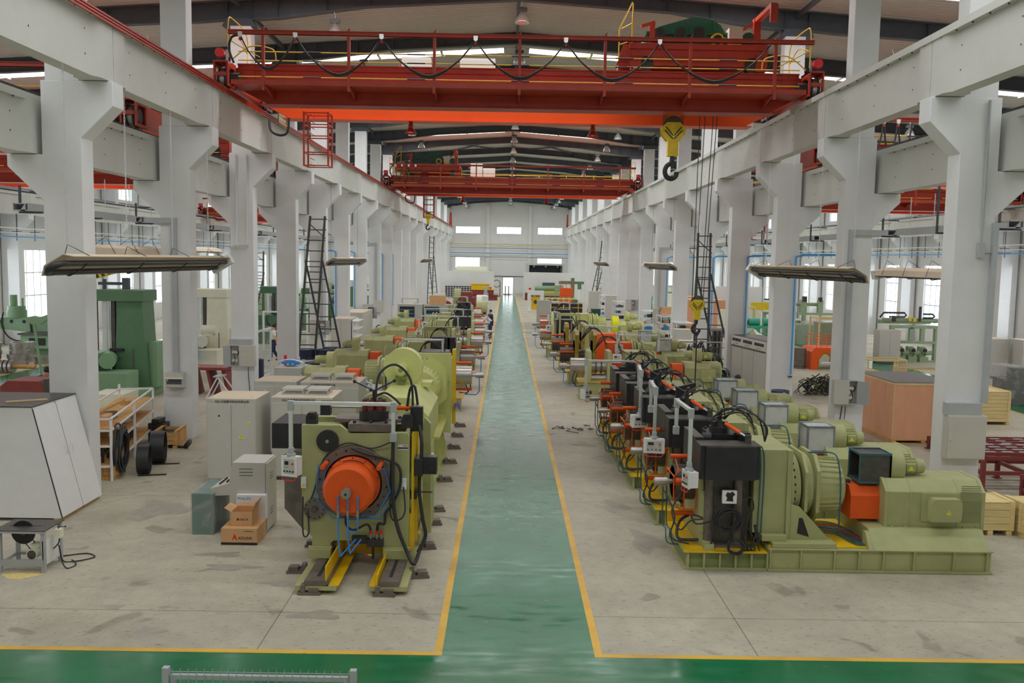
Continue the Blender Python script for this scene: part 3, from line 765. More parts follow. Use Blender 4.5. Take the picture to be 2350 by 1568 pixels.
heater(-7.85,15.5,25.0,4.72,1,'black tube heater with tan reflector hanging in front of the first two left columns',cx=-8.0)
heater(8.45,21.3,30.6,4.72,-1,'black tube heater with tan reflector hanging in front of the second and third right columns',cx=8.6)
heater(-7.85,40.,49,4.72,1,'tube heater farther down the left column row',False,cx=-8.0)
heater(-7.85,84,93,4.72,1,'small distant tube heater on the left column row',False,cx=-8.0)
heater(8.45,45.5,54,4.72,-1,'tube heater farther down the right column row',False,cx=8.6)
heater(8.45,76,85,4.72,-1,'small distant tube heater on the right column row',False,cx=8.6)
heater(-10.6,11.5,18.2,4.85,-1,'tan backed tube heater behind the first left column, cut by the left picture edge',True,cz=6.95,cx=-10.5)
heater(-10.6,21.2,27.5,5.0,-1,'tan tube heater in the left bay seen between the first and second columns',True,cz=6.95,cx=-10.5)
heater(11.5,21.5,27.5,4.75,1,'tan backed tube heater in the right bay between the first and second columns',True,cz=6.95,cx=11.3)
heater(-17,46,53,5.2,-1,'distant tube heater hanging in the middle of the left bay',False,cz=12.2,cx=-17)
# ---- cable trays outside both column rows, with dropper posts
for s,nm in ((-1,'left'),(1,'right')):
    for i in range(9):
        y0=18.9+6*i
        x=HC+s*10.5; t=thing('cable_tray','grey cable tray on angle hangers behind the %s columns'%nm,'cable tray',(x,y0,5.85),0,'cable tray lengths behind the %s columns'%nm)
        m=MB('duct_grey').box(-.16,.1,0,.16,5.6,.02).box(-.16,.1,0,-.15,5.6,.16).box(.15,.1,0,.16,5.6,.16).box(-.13,.1,.14,.13,5.6,.16); m.prism([(.0,0),(.1,0),(.1,.16),(0,.02)],'y',.1,.2); m.build('tray',t)
        m=MB('slate_steel')
        for yy,h in ((.4,.55),(3.2,1.15)):
            m.box(-.2,yy,-.03,-.16,yy+.05,h).box(-.2,yy,-.04,.3,yy+.05,0)
        m.box(.1,.3,.55,.13,5.6,.58) if False else None
        m.build('hanger',t)
        solo(MB('duct_grey').box(-.02,.1,0,.02,5.8,.04).box(-.05,1.5,-.03,.25,1.56,-.0,'slate_steel'),'conduit','thin grey conduit rail above the cable tray behind the %s columns'%nm,'conduit','conduits above the cable trays behind the %s columns'%nm,loc=(x-s*-.5,y0,6.35))
# hoist rail brackets, pipes along the outer walls
for s,nm in ((-1,'left'),(1,'right')):
    X=(XL+1.45) if s<0 else XR-1.45
    solo(MB('pipe_blue').cyl((X,20,5.75),(X,128,5.75),.035,8),'wall_pipe','long blue air pipe along the %s outer wall'%nm,'pipe')
    solo(MB('aluminium').cyl((X,20,6.2),(X,128,6.2),.03,8).cyl((X,20,5.95),(X,128,5.95),.02,8),'wall_pipe','grey conduits above the blue pipe along the %s outer wall'%nm,'pipe')
    pb=solo(MB('slate_steel').box(-.015,0,-.55,.015,.03,.85).box(-.25,0,-.06,.25,.03,-.09),'pipe_hanger','dark T-shaped hanger carrying the pipes along the %s outer wall'%nm,'bracket','pipe hangers along the %s outer wall'%nm,loc=(X,20,6.1))
    for k in range(1,40):
        o=pb.copy(); COL.objects.link(o); o.location=(X,20+1.8*k,6.1)
# ================================================================ rolling machines
def bolts(m,x,r,n,br=.02,ln=.03,mt='black_steel',cy=0,cz=0,a0=0,a1=2*math.pi):
    for i in range(n):
        a=a0+(a1-a0)*i/n; m.cyl((x,cy+r*math.cos(a),cz+r*math.sin(a)),(x+ln,cy+r*math.cos(a),cz+r*math.sin(a)),br,8,mt)
def octa(r,c=.41): return [(r,-r*c),(r,r*c),(r*c,r),(-r*c,r),(-r,r*c),(-r,-r*c),(-r*c,-r),(r*c,-r)]
def sign(m,x,y,z,s,face='-y'):
    m.prism([(x-s,z-s*.85),(x+s,z-s*.85),(x,z+s)],'y',y-.004,y,'yellow_sign').prism([(x-s*.1,z-s*.5),(x+s*.25,z-s*.1),(x,z+s*.05),(x+s*.1,z+s*.5),(x-s*.25,z),(x,z-s*.08)],'y',y-.006,y,'ink')
def gearbox(t,loc,rz,c='olive',sc=1.0,ln=1.0):
    m=MB(c).at(loc,rz); S=sc
    m.lathe([(0,.0),(0,.62*S),(.06,.62*S),(.07,.56*S),(.2,.53*S),(.21,.5*S)],(0,0,0),'x',40,smooth=False)
    m.prism(octa(.6*S,.55),'x',.24,.29); m.lathe([(.29,.54*S),(.40,.54*S),(.41,.50*S),(.44,.50*S)],(0,0,0),'x',40); m.prism(octa(.58*S,.6),'x',.44,.5)
    m.lathe([(.5,.47*S),(.55*ln+.0,.47*S),(.95*ln,.44*S),(1.0*ln,.38*S),(1.0*ln,0)],(0,0,0),'x',40)
    for i in range(28):
        a=2*math.pi*i/28; r=.46*S
        m.bar((.5,r*math.cos(a),r*math.sin(a)),(.93*ln,r*.96*math.cos(a),r*.96*math.sin(a)),.022,.05)
    o=m.build('planetary_gearbox',t)
    b=MB('black_steel').at(loc,rz); bolts(b,.06,.585*S,30,.022*S,.035); bolts(b,.29,.565*S,30,.014*S,.03,c); b.build('bolts',o)
    return o
def blower(t,loc,rz,duct='grille',c='olive',wrap=False,sc=1.0):
    """volute with its square inlet duct towards -x and motor towards +x"""
    m=MB(c).at(loc,rz)
    pl=[(.27*math.cos(a),.27*math.sin(a)) for a in [math.pi*2*i/40 for i in range(30)]]+[(.05,-.36),(.3,-.36)]
    m.prism([(p[0],p[1]) for p in pl],'x',0,.24); m.box(-.02,-.26,-.26,0,.26,.26); m.box(.03,-.12,-.45,.2,.12,-.3)
    o=m.build('blower_volute',t)
    e=MB(c).at(loc,rz).cyl((.24,0,0),(.62,0,0),.125,20).cyl((.5,0,0),(.64,0,0),.14,20,r2=.12)
    for i in range(16):
        a=2*math.pi*i/16; e.bar((.27,.13*math.cos(a),.13*math.sin(a)),(.48,.13*math.cos(a),.13*math.sin(a)),.01,.02)
    e.box(.3,-.17,-.06,.45,-.1,.06); e.prism([(.33,-.04),(.42,-.04),(.375,.04)],'y',-.176,-.17,'yellow_sign')
    e.build('blower_motor',t)
    if duct:
        d=MB('sheet_plastic' if wrap else 'dark_steel').at(loc,rz)
        if wrap: d.box(-.5,-.25,-.25,-.02,.25,.25)
        else: d.box(-.52,-.24,-.24,-.02,-.23,.24).box(-.52,.23,-.24,-.02,.24,.24).box(-.52,-.24,.23,-.02,.24,.24).box(-.52,-.24,-.24,-.02,.24,-.23).box(-.1,-.23,-.23,-.09,.23,.23)
        for y in (-.24,.24):
            for z in (-.24,.24): d.box(-.54,y-.02,z-.02,0,y+.02,z+.02,'pipe_teal')
        for x in (-.54,-.02):
            d.box(x,-.26,.22,x+.02,.26,.26,'pipe_teal').box(x,-.26,-.26,x+.02,.26,-.22,'pipe_teal').box(x,-.26,-.26,x+.02,-.22,.26,'pipe_teal').box(x,.22,-.26,x+.02,.26,.26,'pipe_teal')
        dd=d.build('air_duct',t)
        if wrap:
            w=MB('wrap').at(loc,rz)
            w.prism([(-.3,-.28),(.29,-.3),(.28,.27),(.05,.3),(-.28,.28)],'x',-.56,-.0); w.build('plastic_wrap',dd)
def motor(t,loc,rz,c='olive',L=1.65,r=.52,h=.45,tbox=True):
    m=MB(c).at(loc,rz)
    P=[(-r,-h),(r,-h),(r,h*.6),(r*.6,h),(-r*.6,h),(-r,h*.6)]
    m.prism(P,'x',0,L); m.prism([(p*1.03,q*1.03) for p,q in P],'x',-.01,.05).prism([(p*1.03,q*1.03) for p,q in P],'x',L-.05,L+.01)
    m.prism([(p*1.02,q*1.02) for p,q in P],'x',.42,.45).prism([(p*1.02,q*1.02) for p,q in P],'x',L-.45,L-.42)
    for x in (.1,L-.35):
        for s in (-1,1): m.box(x,s*r-.0,-h-.12,x+.25,s*(r+.1),-h-.08).box(x,s*(r-.05),-h-.1,x+.02,s*(r+.08),-h+.15).box(x+.23,s*(r-.05),-h-.1,x+.25,s*(r+.08),-h+.15)
    m.box(.05,-r+.1,-h-.1,L-.05,r-.1,-h)
    o=m.build('drive_motor',t,bev=.008)
    g=MB('grille').at(loc,rz)
    for i in range(18): g.box(L-.4,-r-.006,-h*.5+i*.035,L-.08,-r,-h*.5+i*.035+.016)
    g.box(L-.42,-r-.003,-h*.55,L-.06,-r,h*.3)
    g.build('vent_grille',o)
    if tbox:
        b=MB(c).at(loc,rz); x0=L*.42
        b.box(x0-.1,-r-.03,-.22,x0+.52,-r,.26).prism([(x0,-.18),(x0+.48,-.18),(x0+.5,-.1),(x0+.5,.14),(x0+.46,.2),(x0+.04,.2),(x0,.14)],'y',-r-.2,-r-.03)
        sign(b,x0+.28,-r-.2,-.02,.04)
        b.build('terminal_box',o,bev=.012)
    return o
def console(t,p0,p1,ztop,zpan,face,w=.22,h=.2,post0=2.2,col='panel_white'):
    """pendant control panel on a bent aluminium arm from post p0 to panel p1"""
    a=MB('aluminium'); x0,y0=p0; x1,y1=p1
    a.bar((x0,y0,post0+.12),(x0,y0,ztop-.06),.06).bar((x1,y1,zpan+h/2+.1),(x1,y1,ztop-.06),.06).bar((x0,y0,ztop),(x1,y1,ztop),.06,.055)
    for x,y in (p0,p1): a.bar((x,y,ztop-.12),(x,y,ztop+.035),.09,mt='duct_grey')
    a.bar((x0,y0,post0-.02),(x0,y0,post0+.12),.1,mt='duct_grey').bar((x1,y1,zpan+h/2+.02),(x1,y1,zpan+h/2+.14),.08,mt='duct_grey')
    a.cyl((x1,y1,zpan+h/2),(x1,y1,zpan+h/2+.05),.07,16,'duct_grey')
    ar=a.build('console_arm',t,bev=.006)
    b=MB(col).at((x1,y1,zpan),face)
    b.box(-w/2,-.04,-h/2,w/2,.11,h/2).box(-w/2-.012,-.06,-h/2-.012,w/2+.012,-.04,h/2+.012)
    b.box(-w*.38,-.065,-h*.38,w*.38,-.06,h*.4,'cabinet_grey')
    q=b.build('control_panel',t,bev=.006)
    k=MB('led_dark').at((x1,y1,zpan),face); k.box(-w*.3,-.068,h*.08,-w*.02,-.064,h*.28); k.cyl((w*.28,-.065,h*.16),(w*.28,-.09,h*.16),.016,10,'red_paint')
    for i in range(4): k.cyl((-w*.3+i*w*.2,-.065,-h*.25),(-w*.3+i*w*.2,-.085,-h*.25),.012,8,'ink')
    for i in range(5): k.box(-w*.3+i*w*.06,-.068,-h*.05,-w*.3+i*w*.06+.008,-.064,-h*.03,'ink')
    k.build('buttons',q)
    MB('red_paint').at((x1,y1,zpan),face).tube([(-w*.45,-.05,-h/2),(-w*.45,-.07,-h/2-.05),(-w*.3,-.08,-h/2-.07),(w*.3,-.08,-h/2-.07),(w*.45,-.07,-h/2-.05),(w*.45,-.05,-h/2)],.009,6,sm=False).build('grab_handle',q)
def stand_top(m,x0,x1,y0,y1,z):
    m.box(x0,y0,z,x1,y1,z+.12)
def coil(m,c,r,n,tr=.012,ax='y',jit=.02,mt='black_rubber'):
    for k in range(n):
        rr=r*(1+random.uniform(-.12,.08)); pts=[]; dx,dz=random.uniform(-jit,jit)*2,random.uniform(-jit,jit)*2; yy=random.uniform(-jit,jit)*2
        for i in range(12):
            a=2*math.pi*i/12; p=(rr*math.cos(a)+dx,yy+.02*math.sin(3*a+k),rr*.92*math.sin(a)+dz)
            pts.append((c[0]+p[0],c[1]+p[1],c[2]+p[2]) if ax=='y' else ((c[0]+p[1],c[1]+p[0],c[2]+p[2]) if ax=='x' else (c[0]+p[0],c[1]+p[2],c[2]+p[1])))
        m.tube(pts,tr,6,mt,closed=True)
# ---- right hand row: axis along +x, shaft end towards the aisle; local origin = front left corner of the base
def mill(wrap=False,lab='',first=False):
    t=thing('rolling_mill',lab,'machine',(2.97,14.15,0),0)
    AY,AZ=.95,1.24
    b=MB('olive'); 
    b.box(0,.05,0,1.38,1.75,.03).box(.06,.12,.03,1.38,1.7,.28,'olive_dark').box(0,.05,.28,1.38,1.75,.3)
    for i in range(6): b.box(.06+.26*i,.04,.03,.09+.26*i,.14,.28)
    b.box(1.38,0,0,5.05,1.8,.04).box(1.38,.06,.04,5.05,1.75,.36).box(1.38,.0,.36,5.05,1.8,.38)
    for x in (1.4,1.9,2.45,2.85,3.25,3.75,4.4,4.95): b.prism([(.02,.04),(.06,.04),(.06,.36),(.0,.36),(-.0,.3)],'x',x,x+.025)
    b.prism([(0,.38),(1.75,.38),(1.5,.66),(.3,.66)],'x',3.1,5.0)
    b.prism([(0.02,.38),(.32,.38),(.32,.62),(.2,.62)],'x',3.02,3.1)
    b.build('base_frame',t,bev=.004)
    y=MB('machine_yellow'); y.box(.02,.0,.3,1.36,.5,.315).prism([(0,.3),(1.35,.3),(1.35,.315),(0,.315)],'y',.5,1.7); y.box(1.4,.1,.385,3.1,1.7,.395); y.box(.0,1.72,.25,.8,1.78,.5)
    y.build('drip_tray',t)
    s=MB('olive'); # housing plates
    s.cyl((.30,AY,AZ),(.36,AY,AZ),.60,40); s.box(.30,AY-.62,.3,.40,AY+.62,AZ+.0).box(.30,AY-.5,.3,.4,AY+.5,1.75)
    s.box(1.18,AY-.62,.55,1.72,AY+.62,1.95).box(1.72,AY-.66,.42,1.80,AY+.66,1.95)
    for yy in (AY-.66,AY+.6): s.prism([(1.8,1.05),(1.95,1.0),(2.5,.42),(1.8,.42)],'y',yy,yy+.06)
    s.box(1.45,.05,.38,2.5,.35,.46).box(1.3,.15,.46,1.7,.4,.56).box(1.45,1.5,.38,2.5,1.8,.46)
    s.prism([(.34,.3),(.5,.3),(.5,.42),(.34,.42)],'y',.08,.3)
    s.build('housing',t,bev=.006)
    MB('ink').prism([(1.92,.56),(2.12,.5),(2.0,.82),(1.94,.82)],'y',AY-.665,AY-.66).build('gusset_window',t)
    c=MB('rust_steel')
    for x in (.44,.92):
        c.cyl((x,.32,.32),(x,.32,1.5),.075,20)
    c.box(.36,.22,.3,1.12,.7,.36).box(.5,.36,.36,.86,.42,1.5,'dark_steel').box(.36,.5,.36,1.15,1.4,1.5,'dark_steel')
    c.cyl((.36,AY,AZ),(1.2,AY,AZ),.3,24,'dark_steel')
    c.build('columns',t)
    k=MB('black_steel'); k.prism([(.22,1.5),(.22,2.12),(1.2,2.12),(1.2,1.5)],'y',.08,.1) if False else None
    k.box(.22,.08,1.5,1.20,.5,2.05).box(.30,.02,1.5,1.12,.08,2.05)
    k.box(.22,.5,1.5,.36,1.45,2.1).box(.36,.5,1.62,1.2,1.45,1.98)
    k.build('top_block',t,bev=.01)
    MB('dark_steel').box(.215,.03,2.05,1.2,.5,2.065).box(.215,.5,2.1,.36,1.45,2.112).build('top_plate',t)
    h=MB('black_steel'); h.box(.5,.7,1.98,1.0,1.3,2.12).cyl((.72,.95,2.12),(.72,.95,2.22),.17,24).cyl((.62,.95,2.22),(.62,.95,2.3),.045,12).cyl((.82,.95,2.22),(.82,.95,2.3),.045,12).cyl((.72,1.05,2.22),(.72,1.05,2.3),.045,12)
    for q in ((.55,.75),(.95,.75),(.55,1.25),(.95,1.25)): h.cyl((q[0],q[1],2.12),(q[0],q[1],2.15),.03,8)
    h.cyl((.36,.62,2.08),(.5,.62,2.08),.09,16).cyl((1.05,.6,2.03),(1.15,.6,2.03),.09,16).box(.95,.45,2.0,1.12,.62,2.2)
    h.build('screw_down',t)
    a=MB('dark_steel').cyl((.72,.95,2.22),(.72,.95,2.48),.045,14)
    for ang in (.4,2.6,4.6): a.cyl((.72,.95,2.43),(.72+.3*math.cos(ang),.95+.3*math.sin(ang),2.56),.012,8).ball((.72+.3*math.cos(ang),.95+.3*math.sin(ang),2.56),.03)
    a.build('hand_wheel',t)
    r=MB('bright_orange').cyl((.78,.75,2.3),(.95,.45,2.2),.035,12).cyl((.95,.45,2.2),(1.03,.3,2.16),.02,10,'aluminium').box(.99,.24,2.06,1.08,.3,2.2,'dark_steel')
    r.build('hydraulic_cylinder',t)
    f=MB('dark_steel').cyl((-.05,AY,AZ),(.3,AY,AZ),.3,32).cyl((-.05,AY,AZ),(-.03,AY,AZ),.27,32,'rust_steel')
    f.build('roll_drum',t)
    MB('bright_steel').cyl((-.36,AY,AZ),(-.14,AY,AZ),.075,24).cyl((-.14,AY,AZ),(-.03,AY,AZ),.045,16).cyl((-.37,AY,AZ),(-.36,AY,AZ),.05,20).build('spindle',t)
    for yy,zz in ((AY-.42,AZ+.12),(AY+.1,AZ+.42),(AY-.1,AZ-.52),(AY+.42,AZ+.1)):
        MB('bright_orange').cyl((-.08,yy,zz),(.32,yy,zz),.042,16).build('guard_rod',t)
    g=MB('bright_orange'); rr=.012
    g.tube([(-.02,AY-.38,AZ+.28),(-.1,AY-.38,AZ+.18),(-.1,AY-.38,AZ-.22),(-.0,AY-.38,AZ-.38),(.26,AY-.38,AZ-.38)],rr,6,sm=False)
    g.tube([(-.02,AY-.38,AZ+.28),(-.02,AY-.05,AZ+.4)],rr,6,sm=False).tube([(-.1,AY-.38,AZ+.05),(.28,AY-.38,AZ+.05),(.28,AY-.38,AZ-.38)],rr,6,sm=False).tube([(.08,AY-.38,AZ+.05),(.08,AY-.38,AZ-.38)],rr,6,sm=False)
    g.tube([(-.02,AY-.38,AZ+.28),(.28,AY-.38,AZ+.28)],rr,6,sm=False)
    g.tube([(-.1,AY-.38,AZ+.18),(-.1,AY+.3,AZ+.18)],rr,6,sm=False)
    g.build('guard_cage',t)
    p=MB('pipe_teal')
    for dy,dx in ((0,0),(.1,.07)): p.tube([(-.22+dx,AY-.05+dy*.4,AZ-.08),(-.22+dx,AY-.1,.55),(-.2+dx,AY-.3-dy,.5),(-.18+dx*1.2,AY-.45,.3),(.15,AY-.45,.28)],.012,6)
    for i in range(3): p.cyl((-.0,.45+.05*i,.36),(.4,.45+.05*i,.36),.01,6)
    for x in (1.25,1.31): p.tube([(1.05+(x-1.25),.42,2.0),(x,.28,1.9),(x,.27,.62),(x+.02,.28,.4)],.012,6)
    p.build('coolant_pipe',t)
    gearbox(t,(1.8,AY,AZ),0)
    w=MB('pipe_teal').tube([(2.2,AY-.2,1.83),(2.55,AY-.3,1.85),(2.62,AY-.45,1.75),(2.66,AY-.52,1.3),(2.66,AY-.52,.62),(2.7,AY-.4,.5)],.014,6)
    for i in range(8): w.tube([(2.3,1.45-.1*i,.42),(2.85-.02*i,1.45-.1*i,.42),(3.1-.03*i,.9-.1*i,.41),(3.15,.12+.02*i,.41)],.011,5,mt=('red_paint' if i in(2,) else 'pipe_teal'))
    w.cyl((2.2,AY-.45,.62),(2.66,AY-.52,.62),.012,6)
    w.build('oil_pipes',t)
    cp=MB('black_steel').cyl((2.8,AY,AZ),(3.0,AY,AZ),.09,16); cp.build('coupling',t)
    o=MB('bright_orange'); P=[(AY-.32,.72),(AY-.32,1.12),(AY-.2,1.28),(AY+.2,1.28),(AY+.32,1.12),(AY+.32,.72)]
    o.prism(P,'x',2.92,3.46); o.build('coupling_guard',t,bev=.008)
    motor(t,(3.42,AY,.98),0,L=1.66)
    blower(t,(3.6,AY-.02,1.58),0,wrap=wrap)
    return t
def mill_hoses(t,full):
    h=MB('black_rubber')
    for i in range(5 if full else 3):
        a=random.uniform(-.05,.05)
        h.tube([(.75+a,.9,2.35),(.95+a,.7+a,2.55+a),(1.2,.5+a,2.5),(1.35+a,.45,2.3),(1.38,.5,2.05)],.013,6)
        h.tube([(.55,.95+a,2.3),(.8,.85,2.5+a),(1.15+a,.9,2.45),(1.3,.85+a,2.2)],.012,6)
    h.tube([(-.2,AY2-.1,1.1),(-.1,.4,.8),(-.2,.2,.5),(.1,.15,.4)],.015,6)
    h.tube([(.3,.9,.7),(.05,.7,.62),(-.05,.4,.45),(.1,.35,.4),(.6,.4,.42)],.025,8)
    h.tube([(.1,.6,1.2),(-.15,.4,.9),(-.05,.2,.62),(.1,.1,.8),(.3,.05,.85)],.013,6)
    o=h.build('hoses',t)
    if full:
        c=MB('black_rubber'); coil(c,(.72,.12,.82),.19,8,.011); coil(c,(.84,.0,.42),.12,4,.012)
        c.tube([(.95,.12,1.15),(1.08,.1,1.2),(1.12,.1,1.0),(.95,.1,.85)],.012,6).tube([(.95,.12,1.1),(1.05,.1,1.0),(1.0,.08,.6),(1.0,.05,.5),(1.05,.05,.35)],.014,6)
        c.tube([(.5,.14,.8),(.2,.1,.75),(.12,.1,.9),(.3,.12,.85)],.014,6).tube([(.5,.14,.8),(.46,.1,.55),(.45,.1,.35)],.016,6)
        for i in range(7): c.tube([(1.1+random.uniform(-.1,.1),.1,.75),(1.15+random.uniform(-.12,.12),.06,.5),(1.05+random.uniform(-.15,.2),.08,.35),(1.2+random.uniform(-.1,.1),.1,.3)],.011,5)
        c.build('cable_bundle',t)
        e=MB('panel_white').box(.62,.14,1.08,.86,.2,1.3); e.build('junction_box',t,bev=.01)
        MB('ink').prism([(.68,1.13),(.8,1.12),(.79,1.2),(.83,1.24),(.78,1.29),(.74,1.26),(.7,1.28),(.67,1.22),(.7,1.18)],'y',.137,.14).build('burnt_hole',t)
AY2=.95
R1=mill(False,'foremost olive rolling mill on the right with bare blower duct and cable coils')
locs=[(2.9,16.6),(2.8,19.2),(2.74,21.4),(2.72,23.35)]
mw=mill(True,'second olive rolling mill on the right behind the foremost one')
mw.location=(locs[0][0],locs[0][1],0)
rest=[dup(mw,(a,b,0),label=l) for (a,b),l in zip(locs[1:],('third olive rolling mill in the close right row','fourth olive rolling mill in the close right row','fifth and last olive rolling mill in the close right row'))]
mill_hoses(R1,True); mill_hoses(mw,False)
for t in rest: mill_hoses(t,False)
console(R1,(.02,1.15),(.05,.1),2.62,1.5,-1.35,post0=2.05,w=.26,h=.26)
console(mw,(.05,1.2),(-.02,.25),2.6,1.5,-.15,post0=2.0,w=.38,h=.26)
console(rest[0],(.3,1.3),(.2,.3),2.6,1.5,.2,post0=2.0,w=.38,h=.26)
console(rest[2],(1.1,.35),(-.55,.35),2.35,1.45,.9,post0=1.6,w=.2,h=.26)
for t in (mw,rest[0]):
    MB('black_steel').prism([(.55,2.1),(.6,2.1),(.7,2.35),(.95,2.45),(.95,2.6),(.55,2.5)],'y',1.2,1.26).build('guide_bracket',t)

# ---- front machine of the left row, its big ring facing the camera
t=L1=thing('rolling_mill','foremost olive mill on the left with big orange drum facing the camera','machine',(-2.35,14.0,0))
X=lambda v:v+2.35
rl=MB('olive')
for x0,x1,yi in ((-3.07,-2.45,-2.52),(-1.95,-1.40,-1.88)):
    rl.box(X(x0),-1.12,.06,X(x1),2.3,.12); rl.box(X(x0)+.14,-1.1,.12,X(x1)-.12,2.3,.2,'rust_steel'); rl.box((X(x0)+X(x1))/2-.02,-.9,.19,(X(x0)+X(x1))/2+.03,2.2,.205,'ink')
    rl.box(X(x0),-1.12,.12,X(x0)+.14,2.3,.13).box(X(x1)-.12,-1.12,.12,X(x1),2.3,.13)
for x in (-3.07,-1.43): rl.box(X(x)-.0,.8,.12,X(x)+.04,2.3,.34)
rl.build('base_rails',t)
y=MB('machine_yellow')
y.box(X(-2.62),-1.1,.2,X(-2.60),2,.42).box(X(-2.60),-1.1,.12,X(-2.42),2,.135).box(X(-1.97),-1.1,.12,X(-1.86),2,.135).box(X(-1.86),-1.1,.12,X(-1.84),2,.3)
y.box(X(-1.56),.55,.3,X(-1.42),.6,2.25).box(X(-1.5),.05,.3,X(-1.46),1.1,.9).prism([(.08,2.2),(.5,2.2),(.6,2.05),(.3,1.6),(.3,.3),(.08,.3)],'x',X(-1.47),X(-1.44))
y.box(X(-2.75),.4,.13,X(-1.9),.45,.5)
y.build('drip_channels',t)
hs=MB('olive')
P=[(-3.21,2.34),(-2.6,2.34),(-2.43,2.21),(-1.54,2.24),(-1.5,2.2),(-1.5,.2),(-1.92,.2),(-1.9,.42),(-1.96,.46),(-2.7,.46),(-2.75,.42),(-2.74,.2),(-3.05,.2),(-3.05,.52),(-3.21,.68)]
P=[(X(a),b) for a,b in P]
# front plate cut by the ring hole: build as outer polygon panels around a round boss
hs.prism(P,'y',.0,.1); hs.prism(P,'y',.75,.85); hs.box(X(-3.1),.1,1.9,X(-2.6),.75,2.25).box(X(-3.05),.1,.5,X(-2.95),.75,2.2).box(X(-1.6),.1,.4,X(-1.52),.75,2.2)
hs.box(X(-3.08),-.12,.2,X(-2.73),.0,.36).box(X(-3.1),-.06,.35,X(-2.72),.0,.38).box(X(-1.9),-.12,.2,X(-1.5),.0,.36).box(X(-1.92),-.06,.35,X(-1.48),.0,.38)
hs.build('housing',t,bev=.01)
CZ=1.42; CX=X(-2.38)
rg=MB('rust_steel').lathe([(-.06,.46),(-.06,.585),(-.04,.60),(0,.60)],(CX,0,CZ),'y',56); 
rg.lathe([(-.06,.46),(-.03,.45),(-.005,.45)],(CX,0,CZ),'y',56,'ink')
rgo=rg.build('ring_flange',t)
bk=MB('ink').lathe([(-.006,.46),(-.008,0)],(CX,0,CZ),'y',48).build('ring_recess',t)
bb=MB('ink')
for i in range(20):
    a=2*math.pi*i/20+.1; bb.cyl((CX+.53*math.sin(a),-.063,CZ+.53*math.cos(a)),(CX+.53*math.sin(a),-.05,CZ+.53*math.cos(a)),.02 if i%2 else .014,10)
bb.build('bolt_holes',rgo)
dr=MB('bright_orange').lathe([(-.0,.43),(-.12,.43),(-.13,.41),(-.50,.395),(-.56,.34),(-.562,.06)],(CX,0,CZ),'y',56)
d0=dr.build('drum_guard',t)
sl=MB('ink')
for i in range(34):
    a=-.35+.9*i/34; r=.408
    sl.bar((CX+r*math.sin(a),-.2,CZ+r*math.cos(a)),(CX+r*math.sin(a+.01),-.26,CZ+r*math.cos(a+.01)),.007,.006)
for a in (-.9,-.5,0,.5,.9,1.3): sl.cyl((CX+.42*math.sin(a),-.135,CZ+.42*math.cos(a)),(CX+.42*math.sin(a),-.125,CZ+.42*math.cos(a)),.01,8)
sl.build('vent_slots',d0)
MB('bright_steel').cyl((CX,-.56,CZ),(CX,-.74,CZ),.075,28).cyl((CX,-.74,CZ),(CX,-.76,CZ),.055,24).cyl((CX,-.76,CZ),(CX,-.765,CZ),.02,12,'ink').build('spindle',t)
for x,z,l in ((-2.8,1.75,-.42),(-1.93,1.75,-.42),(-2.31,.98,-.3)):
    MB('bright_orange').cyl((X(x),-.02,z),(X(x),l,z),.036,20).build('guard_rod',t)
bd=MB('black_steel').cyl((X(-2.79),-.06,2.09),(X(-2.79),0,2.09),.175,32).cyl((X(-2.79),-.08,2.09),(X(-2.79),-.06,2.09),.028,16,'bright_steel')
for i in range(9): a=2*math.pi*i/9; bd.cyl((X(-2.79)+.14*math.cos(a),-.064,2.09+.14*math.sin(a)),(X(-2.79)+.14*math.cos(a),-.058,2.09+.14*math.sin(a)),.011,8,'ink')
bd.build('side_cap',t)
lf=MB('rust_steel').cyl((X(-3.0),-.04,.98),(X(-3.0),0,.98),.175,32).cyl((X(-3.0),-.07,.98),(X(-3.0),-.04,.98),.055,20,'dark_steel')
for i in range(12): a=2*math.pi*i/12; lf.cyl((X(-3.0)+.145*math.cos(a),-.046,.98+.145*math.sin(a)),(X(-3.0)+.145*math.cos(a),-.038,.98+.145*math.sin(a)),.013,8,'ink')
lf.build('flange_cover',t)
tp=MB('rust_steel').box(X(-2.47),-.02,2.24,X(-1.78),.75,2.37).box(X(-2.75),.3,2.33,X(-1.6),.8,2.39)
for q in (-2.38,-2.12,-1.88): tp.cyl((X(q),.06,2.37),(X(q),.06,2.41),.028,10,'black_steel')
tp.cyl((X(-1.7),.4,2.37),(X(-1.7),.4,2.43),.03,10,'black_steel')
tp.build('top_plate',t,bev=.005)
sp=MB('black_steel').cyl((X(-2.12),.4,2.37),(X(-2.12),.4,2.52),.24,32)
for q in range(7):
    a=q*2*math.pi/7; x,yv=X(-2.12)+.15*math.cos(a),.4+.15*math.sin(a)
    for k in range(5): sp.cyl((x,yv,2.53+.035*k),(x,yv,2.555+.035*k),.052,14,'dark_oxide')
    sp.cyl((x,yv,2.52),(x,yv,2.71),.04,12)
sp.build('spring_pack',t)
hw=MB('black_steel').cyl((X(-2.12),.4,2.6),(X(-2.12),.4,2.86),.03,12)
for a,z in ((math.pi*.95,2.98),(.25,3.0),(-1.6,2.9)): hw.cyl((X(-2.12),.4,2.84),(X(-2.12)+.33*math.cos(a),.4+.3*math.sin(a),z),.012,8).ball((X(-2.12)+.33*math.cos(a),.4+.3*math.sin(a),z),.03)
hw.build('hand_wheel',t)
cyl=MB('red_paint').cyl((X(-1.85),.5,2.55),(X(-1.5),.5,2.55),.035,14,'bright_orange').cyl((X(-2.85),.5,2.55),(X(-2.3),.5,2.55),.02,12,'bright_steel').box(X(-3.0),.42,2.42,X(-2.84),.58,2.64,'black_steel')
cyl.build('hydraulic_cylinder',t)
ey=MB('black_steel')
